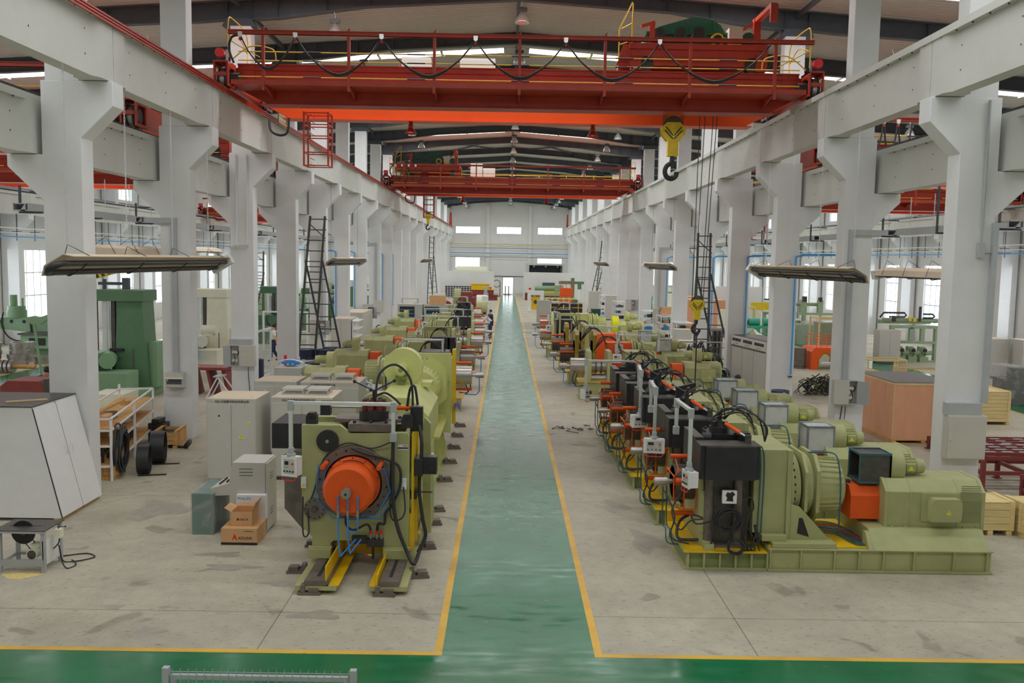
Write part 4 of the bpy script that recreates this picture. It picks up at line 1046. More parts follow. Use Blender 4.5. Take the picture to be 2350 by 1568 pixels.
for x in (-3.07,-1.55): ey.prism([(X(x)-.085,2.3),(X(x)+.085,2.3),(X(x)+.085,2.45),(X(x)+.05,2.52),(X(x)-.05,2.52),(X(x)-.085,2.45)],'y',.05,.2); ey.cyl((X(x),.045,2.44),(X(x),.05,2.44),.025,10,'ink')
ey.box(X(-1.52),.3,2.2,X(-1.32),.42,2.6).box(X(-1.45),.15,1.5,X(-1.3),.5,1.78).box(X(-1.5),.2,1.1,X(-1.4),.4,1.25).box(X(-1.3),.2,1.52,X(-1.08),.4,1.8).cyl((X(-1.16),.19,1.6),(X(-1.16),.16,1.6),.04,12).cyl((X(-1.4),.3,1.2),(X(-1.15),.3,1.2),.012,8)
ey.build('side_clamps',t,bev=.006)
bl=MB('black_steel').box(X(-3.84),.6,1.82,X(-3.2),1.5,2.24)
for x,z in ((-3.78,2.18),(-3.6,2.18),(-3.78,2.02),(-3.78,1.88),(-3.6,1.88)): bl.cyl((X(x),.595,z),(X(x),.6,z),.018,8,'ink')
bl.build('counterweight_block',t,bev=.008)
ol=MB('rust_steel').prism([(X(-3.6),.85),(X(-3.6),1.75),(X(-3.42),1.82),(X(-3.2),1.82),(X(-3.2),.5),(X(-3.3),.5)],'y',.45,.6); ol.build('side_slab',t,bev=.006)
pp=MB('hose_blue')
pp.tube([(X(-2.78),-.4,1.72),(X(-2.8),-.14,1.65),(X(-2.85),-.13,1.38),(X(-2.6),-.13,.92),(X(-2.0),-.13,.92),(X(-1.78),-.13,1.32),(X(-1.88),-.13,1.68),(X(-1.93),-.4,1.72)],.011,6,sm=False)
pp.tube([(X(-2.92),-.1,1.72),(X(-2.97),-.1,1.2),(X(-2.7),-.1,.86),(X(-1.95),-.1,.86),(X(-1.7),-.1,1.3),(X(-1.82),-.1,1.68)],.011,6,sm=False)
for x,b in ((-2.52,.4),(-2.37,.45),(-2.22,.8)):
    pp.tube([(X(x),-.6,1.36),(X(x),-.6,.95),(X(x)-.0,-.6,.72 if b<.8 else .8),(X(x)+(.03 if b<.8 else -.14),-.58,b)],.014,6,sm=False)
    pp.cyl((X(x),-.6,1.13),(X(x),-.6,1.02),.02,10,'bright_steel')
pp.tube([(X(-2.49),-.58,.4),(X(-2.3),-.3,.58)],.014,6,sm=False).tube([(X(-2.34),-.58,.45),(X(-2.22),-.3,.58)],.014,6,sm=False)
pp.build('coolant_pipes',t)
mf=MB('black_steel').box(X(-2.4),-.08,.44,X(-2.16),.0,.56).box(X(-2.15),-.12,.4,X(-1.9),.0,.52)
for x in (-2.1,-2.0,-1.93): mf.cyl((X(x),-.06,.52),(X(x),-.06,.6),.02,8,'bright_steel').cyl((X(x),-.06,.6),(X(x),-.06,.66),.02,8,'red_paint')
mf.cyl((X(-2.06),-.08,.4),(X(-2.06),-.08,.2),.02,8).cyl((X(-2.06),-.08,.26),(X(-2.14),-.08,.26),.012,8,'hook_yellow').cyl((X(-2.15),-.08,.26),(X(-2.17),-.08,.26),.03,10,'red_paint')
mf.build('valve_block',t)
hh=MB('black_rubber')
hh.tube([(X(-2.1),-.06,.66),(X(-2.15),-.15,.78),(X(-2.35),-.2,.7),(X(-2.48),-.15,.78),(X(-2.48),-.1,.95)],.018,8)
hh.tube([(X(-2.0),-.06,.66),(X(-1.97),-.1,.78),(X(-1.88),-.1,.78),(X(-1.86),-.1,.95),(X(-1.75),-.1,1.1),(X(-1.63),-.1,1.4),(X(-1.65),-.09,1.7),(X(-1.85),-.09,1.82),(X(-2.2),-.12,1.92),(X(-2.4),-.12,2.0)],.022,8)
hh.tube([(X(-1.74),-.14,2.15),(X(-1.74),-.14,1.3),(X(-1.68),-.14,.8),(X(-1.5),-.2,.35),(X(-1.38),-.3,.2),(X(-1.33),.3,.3)],.03,8)
hh.tube([(X(-1.78),-.1,2.1),(X(-2.1),-.04,1.98),(X(-2.5),-.04,2.06),(X(-2.85),-.04,1.8),(X(-3.0),-.03,1.3),(X(-3.1),-.03,1.0),(X(-3.08),-.1,.62),(X(-3.17),-.1,.6),(X(-3.17),-.1,1.2)],.012,6)
hh.tube([(X(-1.58),-.1,1.38),(X(-1.55),-.12,1.0),(X(-1.65),-.12,.85),(X(-1.78),-.12,.95),(X(-1.78),-.12,1.8)],.012,6)
hh.tube([(X(-1.38),.3,2.3),(X(-1.32),.2,2.0),(X(-1.36),.25,1.3),(X(-1.3),.2,.8),(X(-1.25),.2,.5),(X(-1.36),.1,.25)],.03,8)
hh.tube([(X(-2.1),.4,2.7),(X(-2.05),.5,3.1),(X(-1.8),.6,3.25),(X(-1.55),.6,3.0),(X(-1.5),.5,2.5)],.02,8).tube([(X(-1.6),.5,2.5),(X(-1.55),.5,2.85),(X(-1.47),.5,2.9),(X(-1.42),.5,2.6)],.022,8)
hh.tube([(X(-2.1),.4,2.75),(X(-1.95),.45,2.8),(X(-1.8),.5,2.7),(X(-1.7),.5,2.6)],.018,8)
hh.build('hoses',t)
for x,cc in ((-3.17,'hook_yellow'),(-1.58,'panel_white')):
    q=MB('panel_white').box(X(x)-.04,-.06,1.33,X(x)+.04,.0,1.5).cyl((X(x),-.06,1.38),(X(x),-.08,1.38),.02,12,cc).cyl((X(x),-.06,1.45),(X(x),-.075,1.45),.014,10,'aluminium'); q.build('push_button_box',t)
nb=MB('panel_white').box(X(-1.68),-.006,1.96,X(-1.52),0,2.04).box(X(-1.68),-.008,1.975,X(-1.52),-.004,2.0,'navy').box(X(-1.6),-.009,2.015,X(-1.53),-.004,2.03,'red_paint'); nb.build('name_plate',t)
console(t,(X(-1.73),-.2),(X(-3.33),-.2),2.72,1.72,-.35,post0=2.15,w=.26,h=.3)
# blower and gearbox of the front machine behind its housing
gearbox(t,(X(-2.38),.9,1.42),math.pi/2,sc=.95,ln=.8)
bv=MB('olive').cyl((X(-2.3),1.9,2.2),(X(-2.3),2.2,2.2),.37,32).cyl((X(-2.3),1.88,2.2),(X(-2.3),1.9,2.2),.13,20,'ink').box(X(-2.5),1.9,.5,X(-2.1),2.2,2.0); bv.build('blower_volute',t)
# ---- second machine of the left row: drive faces the camera
t=thing('rolling_mill','light olive mill behind the foremost left one, motor and round blower facing camera','machine',(-2.1,22.4,0))
b=MB('olive_light')
b.box(-.72,-5.95,.0,.6,.6,.14).box(-.6,-6.0,.14,.42,.2,.62).prism([(.42,.62),(.62,.14),(.42,.14)],'y',-5.9,-5.87)
for i in range(8): b.prism([(.42,.14),(.62,.14),(.44,.95),(.42,.95)],'y',-2.6+.42*i,-2.57+.42*i)
b.box(.3,-2.6,.95,.66,.5,1.0); b.box(-.6,-2.6,.62,.3,.5,.66)
b.box(.28,-.2,1.0,.62,.3,1.12)
b.build('base_frame',t)
MB('machine_yellow').box(.1,-6.0,.62,.46,-2.6,.66).box(.0,-2.6,.66,.3,.4,.70).box(.3,-2.5,1.0,.5,.4,1.02).build('drip_channels',t)
h=MB('olive_light').box(-.68,0,.6,.74,.12,2.62).prism([(.4,1.0),(.66,1.0),(.5,1.7),(.44,1.7)],'y',-.05,.0); h.build('housing',t,bev=.01)
MB('machine_yellow').box(.76,.1,.8,.84,.5,2.7).build('guard_plate',t)
gearbox(t,(.08,-.02,1.9),-math.pi/2,'olive_light',sc=1.0,ln=1.1)
m=MB('olive_light'); 
m.at((-.05,-5.1,1.6)).prism(octa(.66,.45),'y',0,2.6); m.prism(octa(.68,.45),'y',-.01,.05)
m.lathe([(-.03,.5),(-.03,.56),(0,.56),(0,.5),(-.03,.5)],(0,0,0),'y',40)
for a in (math.pi/4,-math.pi/4,0): m.bar((-.5*math.cos(a),-.02,-.5*math.sin(a)),(.5*math.cos(a),-.02,.5*math.sin(a)),.05,.06)
m.box(-.6,.1,-.95,.6,2.4,-.6)
m.build('drive_motor',t,bev=.008)
bw=MB('olive_light').cyl((-.12,-3.1,2.62),(-.12,-2.75,2.62),.42,40).box(-.12,-3.085,2.1,.28,-2.765,2.6).box(-.12,-3.05,2.2,.5,-2.6,2.3); bw.build('blower_volute',t)
q=MB('olive_light').cyl((-.14,-3.1,2.6),(-.14,-3.35,2.6),.14,24).cyl((-.14,-3.35,2.6),(-.14,-3.4,2.6),.13,20,r2=.1).box(-.2,-3.3,2.2,-.08,-3.12,2.5,'olive_dark').box(-.26,-3.32,2.38,-.02,-3.1,2.46,'olive_dark'); q.cyl((-.14,-3.401,2.6),(-.14,-3.41,2.6),.05,16,'olive_dark')
q.build('blower_motor',t)
MB('hose_blue').tube([(-.7,.1,1.2),(-.78,.1,2.5),(-.72,.1,2.6),(-.5,.1,2.6)],.025,6,sm=False).build('coolant_pipe',t)
MB('lilac').tube([(.9+.06*math.cos(a)*1.4,-.1+.01*a,1.28+.1*math.sin(a*1.9)) for a in range(16)],.012,5).build('cable_bundle',t)
jj=thing('drip_cover','tilted pale olive drip cover between the two left machines','cover',(-1.25,15.0,0))
MB('olive').prism([(-.12,.3),(0.02,.3),(.0,2.2),(-.1,2.3),(-.14,2.1)],'y',0,.12).box(-.1,.1,.3,0,.9,1.5).build('cover_panel',jj)
# levelling feet
f=thing('levelling_foot','','levelling foot',(-2.83,12.85,0)); m=MB('rust_steel').box(-.18,-.02,0,.15,.18,.04).box(-.15,0,.04,-.08,.14,.14).box(-.03,.0,.04,.12,.16,.10); m.build('wedge_block',f); MB('dark_steel').cyl((-.2,.07,.08),(.0,.07,.08),.02,8).build('bolt',f)
f['label']='steel levelling wedge under the left rail of the foremost left machine'
dup(f,(-1.72,12.83,0),label='steel levelling wedge under the right rail of the foremost left machine')
for y in (13.6,15.0,16.4,17.3,19.7,21.5,23.2,24.8,26.3): dup(f,(-1.28,y,0),rz=.2,label='steel levelling wedge along the aisle side of the left machines',group='levelling wedges on the aisle side of the left machines')
for y in (13.9,15.2): dup(f,(-3.25,y,0),rz=math.pi,label='steel levelling wedge on the left side of the foremost left machine',group='levelling wedges left of the foremost machine')
# ================================================================ left foreground
def cabinet(name,label,cat,x0,x1,y0,y1,h,doors=2,col='cabinet_grey',top='cabinet_top',face='-y',group=None,base=.08,vents=False,text=None,lug=True,handle=True):
    t=thing(name,label,cat,((x0+x1)/2,(y0+y1)/2,0),0,group); w=(x1-x0)/2; d=(y1-y0)/2
    m=MB(col); m.box(-w+.01,-d+.02,0,w-.01,d-.01,base,'slate_steel').box(-w,-d,base,w,d,h-.04); m.box(-w-.004,-d-.004,h-.05,w+.004,d+.004,h,col).box(-w+.01,-d+.01,h,w-.01,d-.01,h+.002,top)
    m.build('body',t)
    for i in range(doors):
        a=-w+.012+(2*w-.024)*i/doors; b=-w+.012+(2*w-.024)*(i+1)/doors
        dm=MB(col).box(a+.005,-d-.018,base+.03,b-.005,-d,h-.13); dd=dm.build('door',t,bev=.003)
        if handle and i==0: MB('aluminium').box(b-.1,-d-.03,h*.42,b-.075,-d-.018,h*.42+.12).build('handle',dd)
        if handle and i==doors-1 and text:
            sg=MB('yellow_sign'); sign(sg,(a+b)/2-.05,-d-.02,h*.56,.055); sg.build('warning_sign',dd)
            MB('yellow_sign').box(b-.2,-d-.02,h*.72,b-.1,-d-.018,h*.735).build('tag',dd)
        if i==0 and text: MB('ink').cyl((a+(b-a)*.5,-d-.021,h*.8),(a+(b-a)*.5,-d-.018,h*.8),.022,12).build('knock_out',dd)
    if lug:
        l=MB('aluminium')
        for sx in (-1,1):
            for sy in (-1,1): l.tube([(sx*(w-.1)+.02*math.cos(q),sy*(d-.1),h+.03+.02*math.sin(q)) for q in (0,1.05,2.1,3.14,4.2,5.2)],.006,5,closed=True); l.cyl((sx*(w-.1),sy*(d-.1),h),(sx*(w-.1),sy*(d-.1),h+.015),.012,6)
        l.build('lifting_eyes',t)
    if vents:
        for k in (0,1):
            cx=-w*.42+k*w*.82
            v=MB(col); v.box(cx-.24,-.28,h+.13,cx+.24,.25,h+.15)
            for q in (-.24,.225): v.box(cx+q,-.28,h,cx+q+.015,-.26,h+.13).box(cx+q,.23,h,cx+q+.015,.25,h+.13)
            v.box(cx-.24,-.28,h,cx+.24,-.275,h+.03).box(cx-.24,-.28,h+.1,cx+.24,-.275,h+.13).box(cx-.21,-.24,h,cx+.21,.22,h+.06,'duct_grey')
            for i in range(14): v.box(cx-.22+i*.032,-.272,h,cx-.216+i*.032,-.27,h+.13,'duct_grey')
            for i in range(4): v.box(cx-.22,-.272,h+.02+.028*i,cx+.22,-.27,h+.024+.028*i,'duct_grey')
            v.build('roof_vent',t)
    if text: writing(text,.062,(-w+.35*w,-d-.006,h-.105+.025),(math.pi/2,0,0),'ink',t)
    return t
TX='KDJ 大连康丰科技有限公司'
cabinet('switch_cabinet','tall grey two-door switch cabinet with yellow warning triangle, nearest of the cabinets','cabinet',-6.5,-5.42,19.32,20.5,1.87,text=TX)
cabinet('switch_cabinet','grey switch cabinet with two roof vents directly behind the foremost left mill','cabinet',-5.18,-3.82,19.66,20.9,1.87,vents=True,text=TX)
cabinet('switch_cabinet','grey switch cabinet with two roof vents, back row right','cabinet',-5.09,-3.64,22.1,23.3,1.87,vents=True,text='大连康丰科技有限公司')
cabinet('switch_cabinet','grey switch cabinet with plain flat roof, back row left','cabinet',-6.26,-5.2,22.14,23.25,1.87)
# operator console with sloping desk
t=thing('operator_console','grey operator console with sloping button desk on its left side','console',(-4.55,16.1,0))
m=MB('cabinet_grey'); m.prism([(-.36,0),(.28,0),(.28,1.3),(-.3,1.3),(-.36,.98)],'y',-.35,.35)
m.prism([(-.70,.68),(-.36,.70),(-.36,.92),(-.70,.82)],'y',-.35,.35)
m.build('body',t,bev=.004)
MB('cabinet_grey').box(.285,-.33,.05,.31,.33,1.28).build('door',t,bev=.003)
v=MB('slate_steel')
for i in range(3):
    v.box(-.18,-.353,1.06+.06*i,.06,-.35,1.07+.06*i)
    for z in (.3,.95): v.prism([(-.12,z+.05*i),(.08,z+.05*i+.0),(.08,z+.012+.05*i),(-.12,z+.012+.05*i)],'x',.31,.313)
v.build('louvres',t)
b=MB('ink')
for i in range(5):
    for j in range(2): b.cyl((-.6+.13*j+.03,-.2+.1*i,.85+.04*j),(-.6+.13*j+.03,-.2+.1*i,.89+.04*j),.018,8)
b.build('buttons',t)
# wrapped green cabinet
t=thing('wrapped_cabinet','dark green cabinet wrapped in clear plastic left of the console','cabinet',(-5.36,16.15,0))
mat('teal_green','#3f6156',.5)
m=MB('teal_green').box(-.19,-.5,0,.19,.5,.74); o=m.build('body',t)
MB('wrap').prism([(-.2,.0),(.2,.0),(.215,.4),(.2,.76),(-.21,.755),(-.205,.3)],'y',-.515,.52).build('plastic_wrap',t)
# cardboard boxes
t=thing('cardboard_box','large brown carton with black letters on the floor before the console','box',(-4.55,15.4,0))
m=MB('cardboard').box(-.31,-.3,0,.31,.3,.29).box(-.312,-.302,0,.312,-.3,.045,'ink'); m.box(-.31,-.02,.29,.31,.02,.291,'yellow_line').build('carton',t)
writing('ADLINK',.07,(-.02,-.303,.1),(math.pi/2,0,0),'ink',t); 
MB('red_paint').prism([(-.12,.08),(-.085,.19),(-.07,.19),(-.03,.08),(-.055,.09),(-.078,.13),(-.1,.09)],'y',-.303,-.3).build('printed_mark',t)
writing('www.adlinktech.com',.02,(.08,-.303,.24),(math.pi/2,0,0),'ink',t)
t=thing('cardboard_box','small open brown carton standing on the large carton','box',(-4.55,15.45,.292))
m=MB('cardboard'); m.box(-.18,-.2,0,.18,.2,.01).box(-.18,-.2,0,-.175,.2,.25).box(.175,-.2,0,.18,.2,.25).box(-.18,-.2,0,.18,-.195,.25).box(-.18,.195,0,.18,.2,.25); m.build('carton',t)
for pl in ([(-.18,-.2,.25),(-.18,.2,.25),(-.31,.17,.31),(-.31,-.17,.31)],[(.18,-.2,.25),(.18,.2,.25),(.25,.2,.42),(.25,-.2,.42)],[(-.18,.2,.25),(.18,.2,.25),(.18,.26,.4),(-.18,.26,.4)]):
    q=MB('cardboard'); n=Vector((.003,.003,.003)); q.add([Vector(p) for p in pl]+[Vector(p)+n for p in pl],[(0,1,2,3),(7,6,5,4),(0,4,5,1),(1,5,6,2),(2,6,7,3),(3,7,4,0)]); q.build('flap',t)
writing('DELTA',.05,(-.03,-.203,.1),(math.pi/2,0,0),'ink',t)
MB('ink').prism([(-.09,.1),(-.04,.1),(-.06,.15)],'y',-.203,-.2).build('printed_mark',t)
t=thing('cardboard_box','white carton with blue lettering standing behind the open carton','box',(-4.5,15.78,.292))
MB('panel_white').box(-.26,-.0,0,.26,.12,.44).build('carton',t); t.location=(-4.5,15.56,.292)
t.location=(-4.5,15.7,.0); 
for ch in t.children: ch.location=(0,-.03,.292)
x=writing('PHILIPS',.075,(-.24,-.033,.64),(math.pi/2,0,0),'pipe_blue',t)
# white sloping locker, front edge of the picture
t=thing('steel_locker','big white steel locker with sloping door side and two doors','cabinet',(-9.25,17.1,0))
m=MB('panel_white'); m.prism([(-.9,.06),(1.05,.06),(.55,2.14),(-.9,2.14)],'y',-.8,.85); m.build('body',t,bev=.004)
fx=lambda z:1.05-.5*(z-.06)/2.08
for a,b in ((-.78,.02),(.04,.83)):
    q=MB('panel_white'); q.prism([(fx(.08)+.0,.08),(fx(.08)+.02,.08),(fx(2.1)+.02,2.1),(fx(2.1),2.1)],'y',a,b); d=q.build('door',t)
    hh=MB('aluminium'); yy=b-.12 if a<0 else a+.1; x=fx(1.2)+.02
    hh.tube([(x,yy,1.12),(x+.05,yy,1.13),(x+.04,yy,1.27),(x-.01,yy,1.28)],.008,6,sm=False); hh.build('handle',d)
l=MB('ink')
for y in (-.79,.03): l.prism([(fx(.06)+.002,.06),(fx(.06)+.012,.06),(fx(2.12)+.012,2.12),(fx(2.12)+.002,2.12)],'y',y-.01,y+.01)
l.build('door_gap',t)
MB('dark_steel').box(-.92,-.82,2.14,.57,.87,2.16).build('dusty_top',t)
MB('pallet_wood').box(.9,-.8,0,1.0,.85,.06).box(-.9,-.8,0,-.8,.85,.06).build('plinth',t)
solo(MB('pine').box(-.35,-.02,0,.35,.03,.02),'wooden_lath','thin wooden lath lying on top of the white locker','wood',loc=(-9.1,16.9,2.16),rz=.55)
# cut-off saw bench
t=thing('saw_bench','small steel cut-off saw bench with dark disc at left edge','saw',(-7.5,13.9,0))
m=MB('duct_grey')
for x in (-.37,.31):
    for y in (-.28,.24): m.box(x,y,0,x+.055,y+.055,.66)
m.box(-.36,-.28,.1,.34,-.25,.2).box(-.36,.25,.1,.34,.28,.15).box(-.37,-.28,.1,-.34,.28,.15).box(.33,-.28,.1,.345,.28,.5,'panel_white').box(-.4,-.31,.63,.38,-.29,.66)
m.build('frame',t)
MB('dark_steel').box(-.41,-.31,.66,.39,.31,.675).box(-.3,-.05,.674,.2,-.03,.677,'ink').build('table_top',t)
d=MB('ink').cyl((-.08,-.055,.57),(-.08,-.045,.57),.19,36).cyl((-.08,-.07,.57),(-.08,-.03,.57),.045,16,'dark_steel'); d.build('cutting_disc',t)
mm=MB('cream').cyl((.12,-.2,.26),(.12,.1,.26),.085,20).cyl((.12,-.205,.26),(.12,-.2,.26),.07,20,'dark_steel').box(.06,-.1,.34,.18,.04,.4); mm.build('motor',t)
MB('black_rubber').bar((.0,-.05,.55),(.16,-.04,.3),.012).bar((-.14,-.05,.5),(.08,-.04,.22),.012).build('drive_belt',t)
s=MB('cream').box(.4,-.05,.48,.5,.06,.62).cyl((.45,-.0,.62),(.45,0,.66),.008,6,'ink').cyl((.45,0,.65),(.56,0,.66),.006,6,'ink').ball((.56,0,.66),.014,'ink'); s.build('switch_box',t)
solo(MB('black_rubber').tube([(.46,0,.48),(.44,0,.38),(.25,.1,.2),(.1,.3,.05),(.3,.5,.012),(.6,.62,.012),(.8,.45,.012),(.62,.25,.012),(.42,.2,.02),(.42,.1,.2),(.46,-.02,.36),(.52,-.05,.1),(.62,-.1,.012),(.68,.05,.012),(.6,.2,.012),(.5,.3,.012)],.011,6),'power_cable','thin black cable looped on the floor beside the saw bench','cable',loc=(-7.5,13.9,0))
p=MB('sawdust'); n=14; vs=[(0,0,.03)]; 
for rr,zz in ((.12,.018),(.22,.0)):
    for i in range(n): a=2*math.pi*i/n; k=rr*(1+.2*math.sin(3*a)); vs.append((k*1.35*math.cos(a),k*.7*math.sin(a),zz))
fs=[(0,1+i,1+(i+1)%n) for i in range(n)]+[(1+i,1+n+i,1+n+(i+1)%n,1+(i+1)%n) for i in range(n)]
p.add(vs,fs,smooth=True); solo(p,'sawdust_pile','small heap of yellow sawdust under the saw bench','sawdust',loc=(-7.45,13.5,.001),kind='stuff')
# metal fence at the bottom edge, on the platform in front
t=thing('mesh_fence','grey welded mesh fence panel at the bottom edge of the picture','fence',(-2.3,8.05,0),-.005)
t.location=(-2.27,8.1,0)
m=MB('duct_grey')
for x in (-.9,.86): m.box(x,-.03,0,x+.06,.03,1.13)
m.box(-.82,-.02,0,-.78,.02,1.06).box(.8,-.02,0,.84,.02,1.06).box(-.82,-.02,1.02,.84,.02,1.06).box(-.82,-.02,.05,.84,.02,.09)
m.build('frame',t)
m=MB('duct_grey')
for i in range(23): m.cyl((-.80+.075*i,-.03,.05),(-.80+.075*i,-.03,1.13),.004,5)
for z in (.2,.45,.7,.95,1.1): m.cyl((-.82,-.026,z),(.86,-.026,z),.004,5)
m.build('mesh',t)
# white steel rack with goods
t=thing('steel_rack','long white angle-steel rack with wooden shelves by the second left column','rack',(-9.4,21.6,0))
m=MB('panel_white')
for x in (-.0,.85):
    for y in (-2.25,.1,2.4):
        xx=-.95+x+ (-.28*(y+2.25)/4.65) if False else -.95+x
        m.box(xx,y,0,xx+.05,y+.05,1.38 if x>0 else 1.5)
for z in (.3,.75,1.1,1.36):
    m.box(-.1,-2.25,z,-.06,2.45,z+.035).box(-.95,-2.25,z,-.91,2.45,z+.035).box(-.95,-2.25,z,-.06,-2.2,z+.035).box(-.95,2.4,z,-.06,2.45,z+.035)
m.build('frame',t)
for z in (.3,.75,1.1): MB('pallet_wood').box(-.93,-2.2,z+.035,-.1,2.4,z+.05).build('shelf',t)
t.rotation_euler=(0,0,.19); t.location=(-8.95,21.55,0)
# helper to put things in rack space
def rk(x,y,z): c,s=math.cos(.19),math.sin(.19); return (-8.95+x*c-y*s,21.55+x*s+y*c,z)
solo(MB('pallet_wood').box(-.06,-1.1,0,.06,1.1,.05),'timber_plank','long timber plank resting on top of the white rack','plank',loc=rk(-.45,-.9,1.397),rz=.1)
def carton(lab,x,y,z,w,d,h,mt='cardboard',name='cardboard_box',cat='box'):
    return solo(MB(mt).box(-w/2,-d/2,0,w/2,d/2,h).box(-w/2-.001,-.02,h,w/2+.001,.02,h+.002,'pallet_wood'),name,lab,cat,loc=rk(x,y,z),rz=.19)
carton('brown carton with printed holes on the top shelf of the white rack',-.5,-1.5,1.151,.5,.45,.2)
carton('dark steel disc crate on the top shelf of the white rack',-.5,-.8,1.151,.4,.4,.14,'black_steel')
carton('tall brown carton on the middle shelf of the white rack',-.5,-.6,.801,.5,.4,.28)
carton('brown drum carton on the middle shelf, left of the tall carton',-.5,-1.2,.801,.3,.3,.2)
carton('blue plastic bin on the middle shelf of the white rack',-.6,-1.8,.801,.3,.3,.18,'sky_blue','plastic_bin','bin')
solo(MB('pallet_wood').box(-.1,-.1,0,.1,.1,.1),'wooden_block','small wooden block at the far end of the top shelf','block',loc=rk(-.5,1.2,1.151))
m=MB('aluminium')
for i in range(26): a=random.random()*6.28; r=.13*random.random(); m.bar((r*math.cos(a)-.08,r*math.sin(a),.02+.003*i),(r*math.cos(a+1)+.08,r*math.sin(a+1)+.1,.03+.004*i),.016)
solo(m,'bolt_heap','heap of bright bolts on the middle shelf of the white rack','bolts',loc=rk(-.4,.4,.801),kind='stuff')
m=MB('black_steel')
for i in range(5): m.box(-.3,-.4+.18*i,0,-.02,-.32+.18*i,.25)
solo(m.box(-.3,-.4,.0,-.02,.4,.04),'bracket_set','black slotted bracket casting on the lowest shelf of the white rack','bracket',loc=rk(-.25,.8,.351),rz=.19)
m=MB('black_steel')
for x in (-.3,.2):
    for y in (-.25,.2): m.box(x,y,0,x+.05,y+.05,.3)
m.box(-.3,-.25,.15,.25,.25,.2).box(-.3,-.25,.28,.25,.25,.32)
solo(m,'steel_fixture','black welded fixture on the lowest shelf near the rack front','fixture',loc=rk(-.55,-1.7,.351),rz=.19)
solo(MB('sheet_plastic').ball((0,0,.17),.22,sc=(1,1,.77)),'plastic_sack','grey plastic sack on the lowest shelf of the white rack','sack',loc=rk(-.45,-.9,.352))
# hose coil on the rack post, black rings
m=MB('black_rubber'); coil(m,(0,0,0),.52,9,.024,'x',.045)
solo(m,'hose_coil','big coil of thick black hoses leaning on the rack front','hose',loc=(-8.62,19.9,.62),rz=.25)
for (x,y,r,w,lab) in ((-8.2,20.1,.33,.26,'front black steel ring standing beside the rack'),(-8.3,21.2,.38,.32,'rear black steel ring standing beside the rack')):
    m=MB('black_steel').lathe([(-w/2,r),(w/2,r),(w/2,r-.015),(-w/2,r-.015),(-w/2,r)],(0,0,r),'x',40,smooth=False); m.box(-.1,-.3,0,.5,-.22,.02)
    solo(m,'steel_ring',lab,'ring',loc=(x,y,0),rz=.25)
def crate(name,label,loc,w,d,h,rz=0,mt='pallet_wood',slat=.11,posts=True,group=None,open_top=False,cover=None):
    t=thing(name,label,'crate',loc,rz,group); m=MB(mt)
    n=max(2,int(h/slat)); 
    for i in range(n):
        z=.1+(h-.1)*i/n; z1=.1+(h-.1)*(i+1)/n-.008
        m.box(-w/2,-d/2,z,w/2,-d/2+.02,z1).box(-w/2,d/2-.02,z,w/2,d/2,z1).box(-w/2,-d/2+.02,z,-w/2+.02,d/2-.02,z1).box(w/2-.02,-d/2+.02,z,w/2,d/2-.02,z1)
    if not open_top:
        k=max(2,int(w/slat)); 
        for i in range(k): m.box(-w/2+w*i/k,-d/2,h,-w/2+w*(i+1)/k-.008,d/2,h+.02)
    else: m.box(-w/2+.02,-d/2+.02,.1,w/2-.02,d/2-.02,h*.8,'black_steel')
    m.build('boards',t)
    b=MB(mt)
    for x in (-w/2,w/2-.08) if w<1.5 else (-w/2,-.05,w/2-.1): b.box(x,-d/2-.025,.1,x+.08,-d/2,h+.02).box(x,d/2,.1,x+.08,d/2+.025,h+.02).box(x,-d/2,h+.02,x+.08,d/2,h+.04)
    for y in (-d/2+.1,d/2-.18): b.box(-w/2-.025,y,.1,-w/2,y+.08,h).box(w/2,y,.1,w/2+.025,y+.08,h)
    b.build('battens',t)
    f=MB(mt)
    for x in (-w/2+.02,-.05,w/2-.12): f.box(x,-d/2,0,x+.1,d/2,.09)
    f.build('skids',t)
    return t
crate('pallet_crate','open wooden pallet crate full of dark castings near the second left column',(-8.75,23.15,0),.6,.9,.42,.1,open_top=True)
crate('pallet_crate','low wooden crate in the dark beside the white locker',(-8.75,18.9+.75,0),.35,.5,.3,.1,open_top=True)
m=MB('black_steel').box(-.22,-.2,0,.22,.2,.5).box(-.1,-.25,.5,.1,.2,.62)
for i in range(6): m.box(-.2+.07*i,-.23,.05,-.17+.07*i,-.2,.45)
solo(m,'black_casting','black ribbed casting standing against the second left column','casting',loc=(-9.25,23.7,0),bev=.01)
solo(MB('black_steel').box(-.5,-.05,0,.1,.05,.05).bar((.1,0,.02),(.35,-.35,.25),.09),'steel_lever','black steel lever lying in front of the crate','lever',loc=(-8.35,22.85,.0))
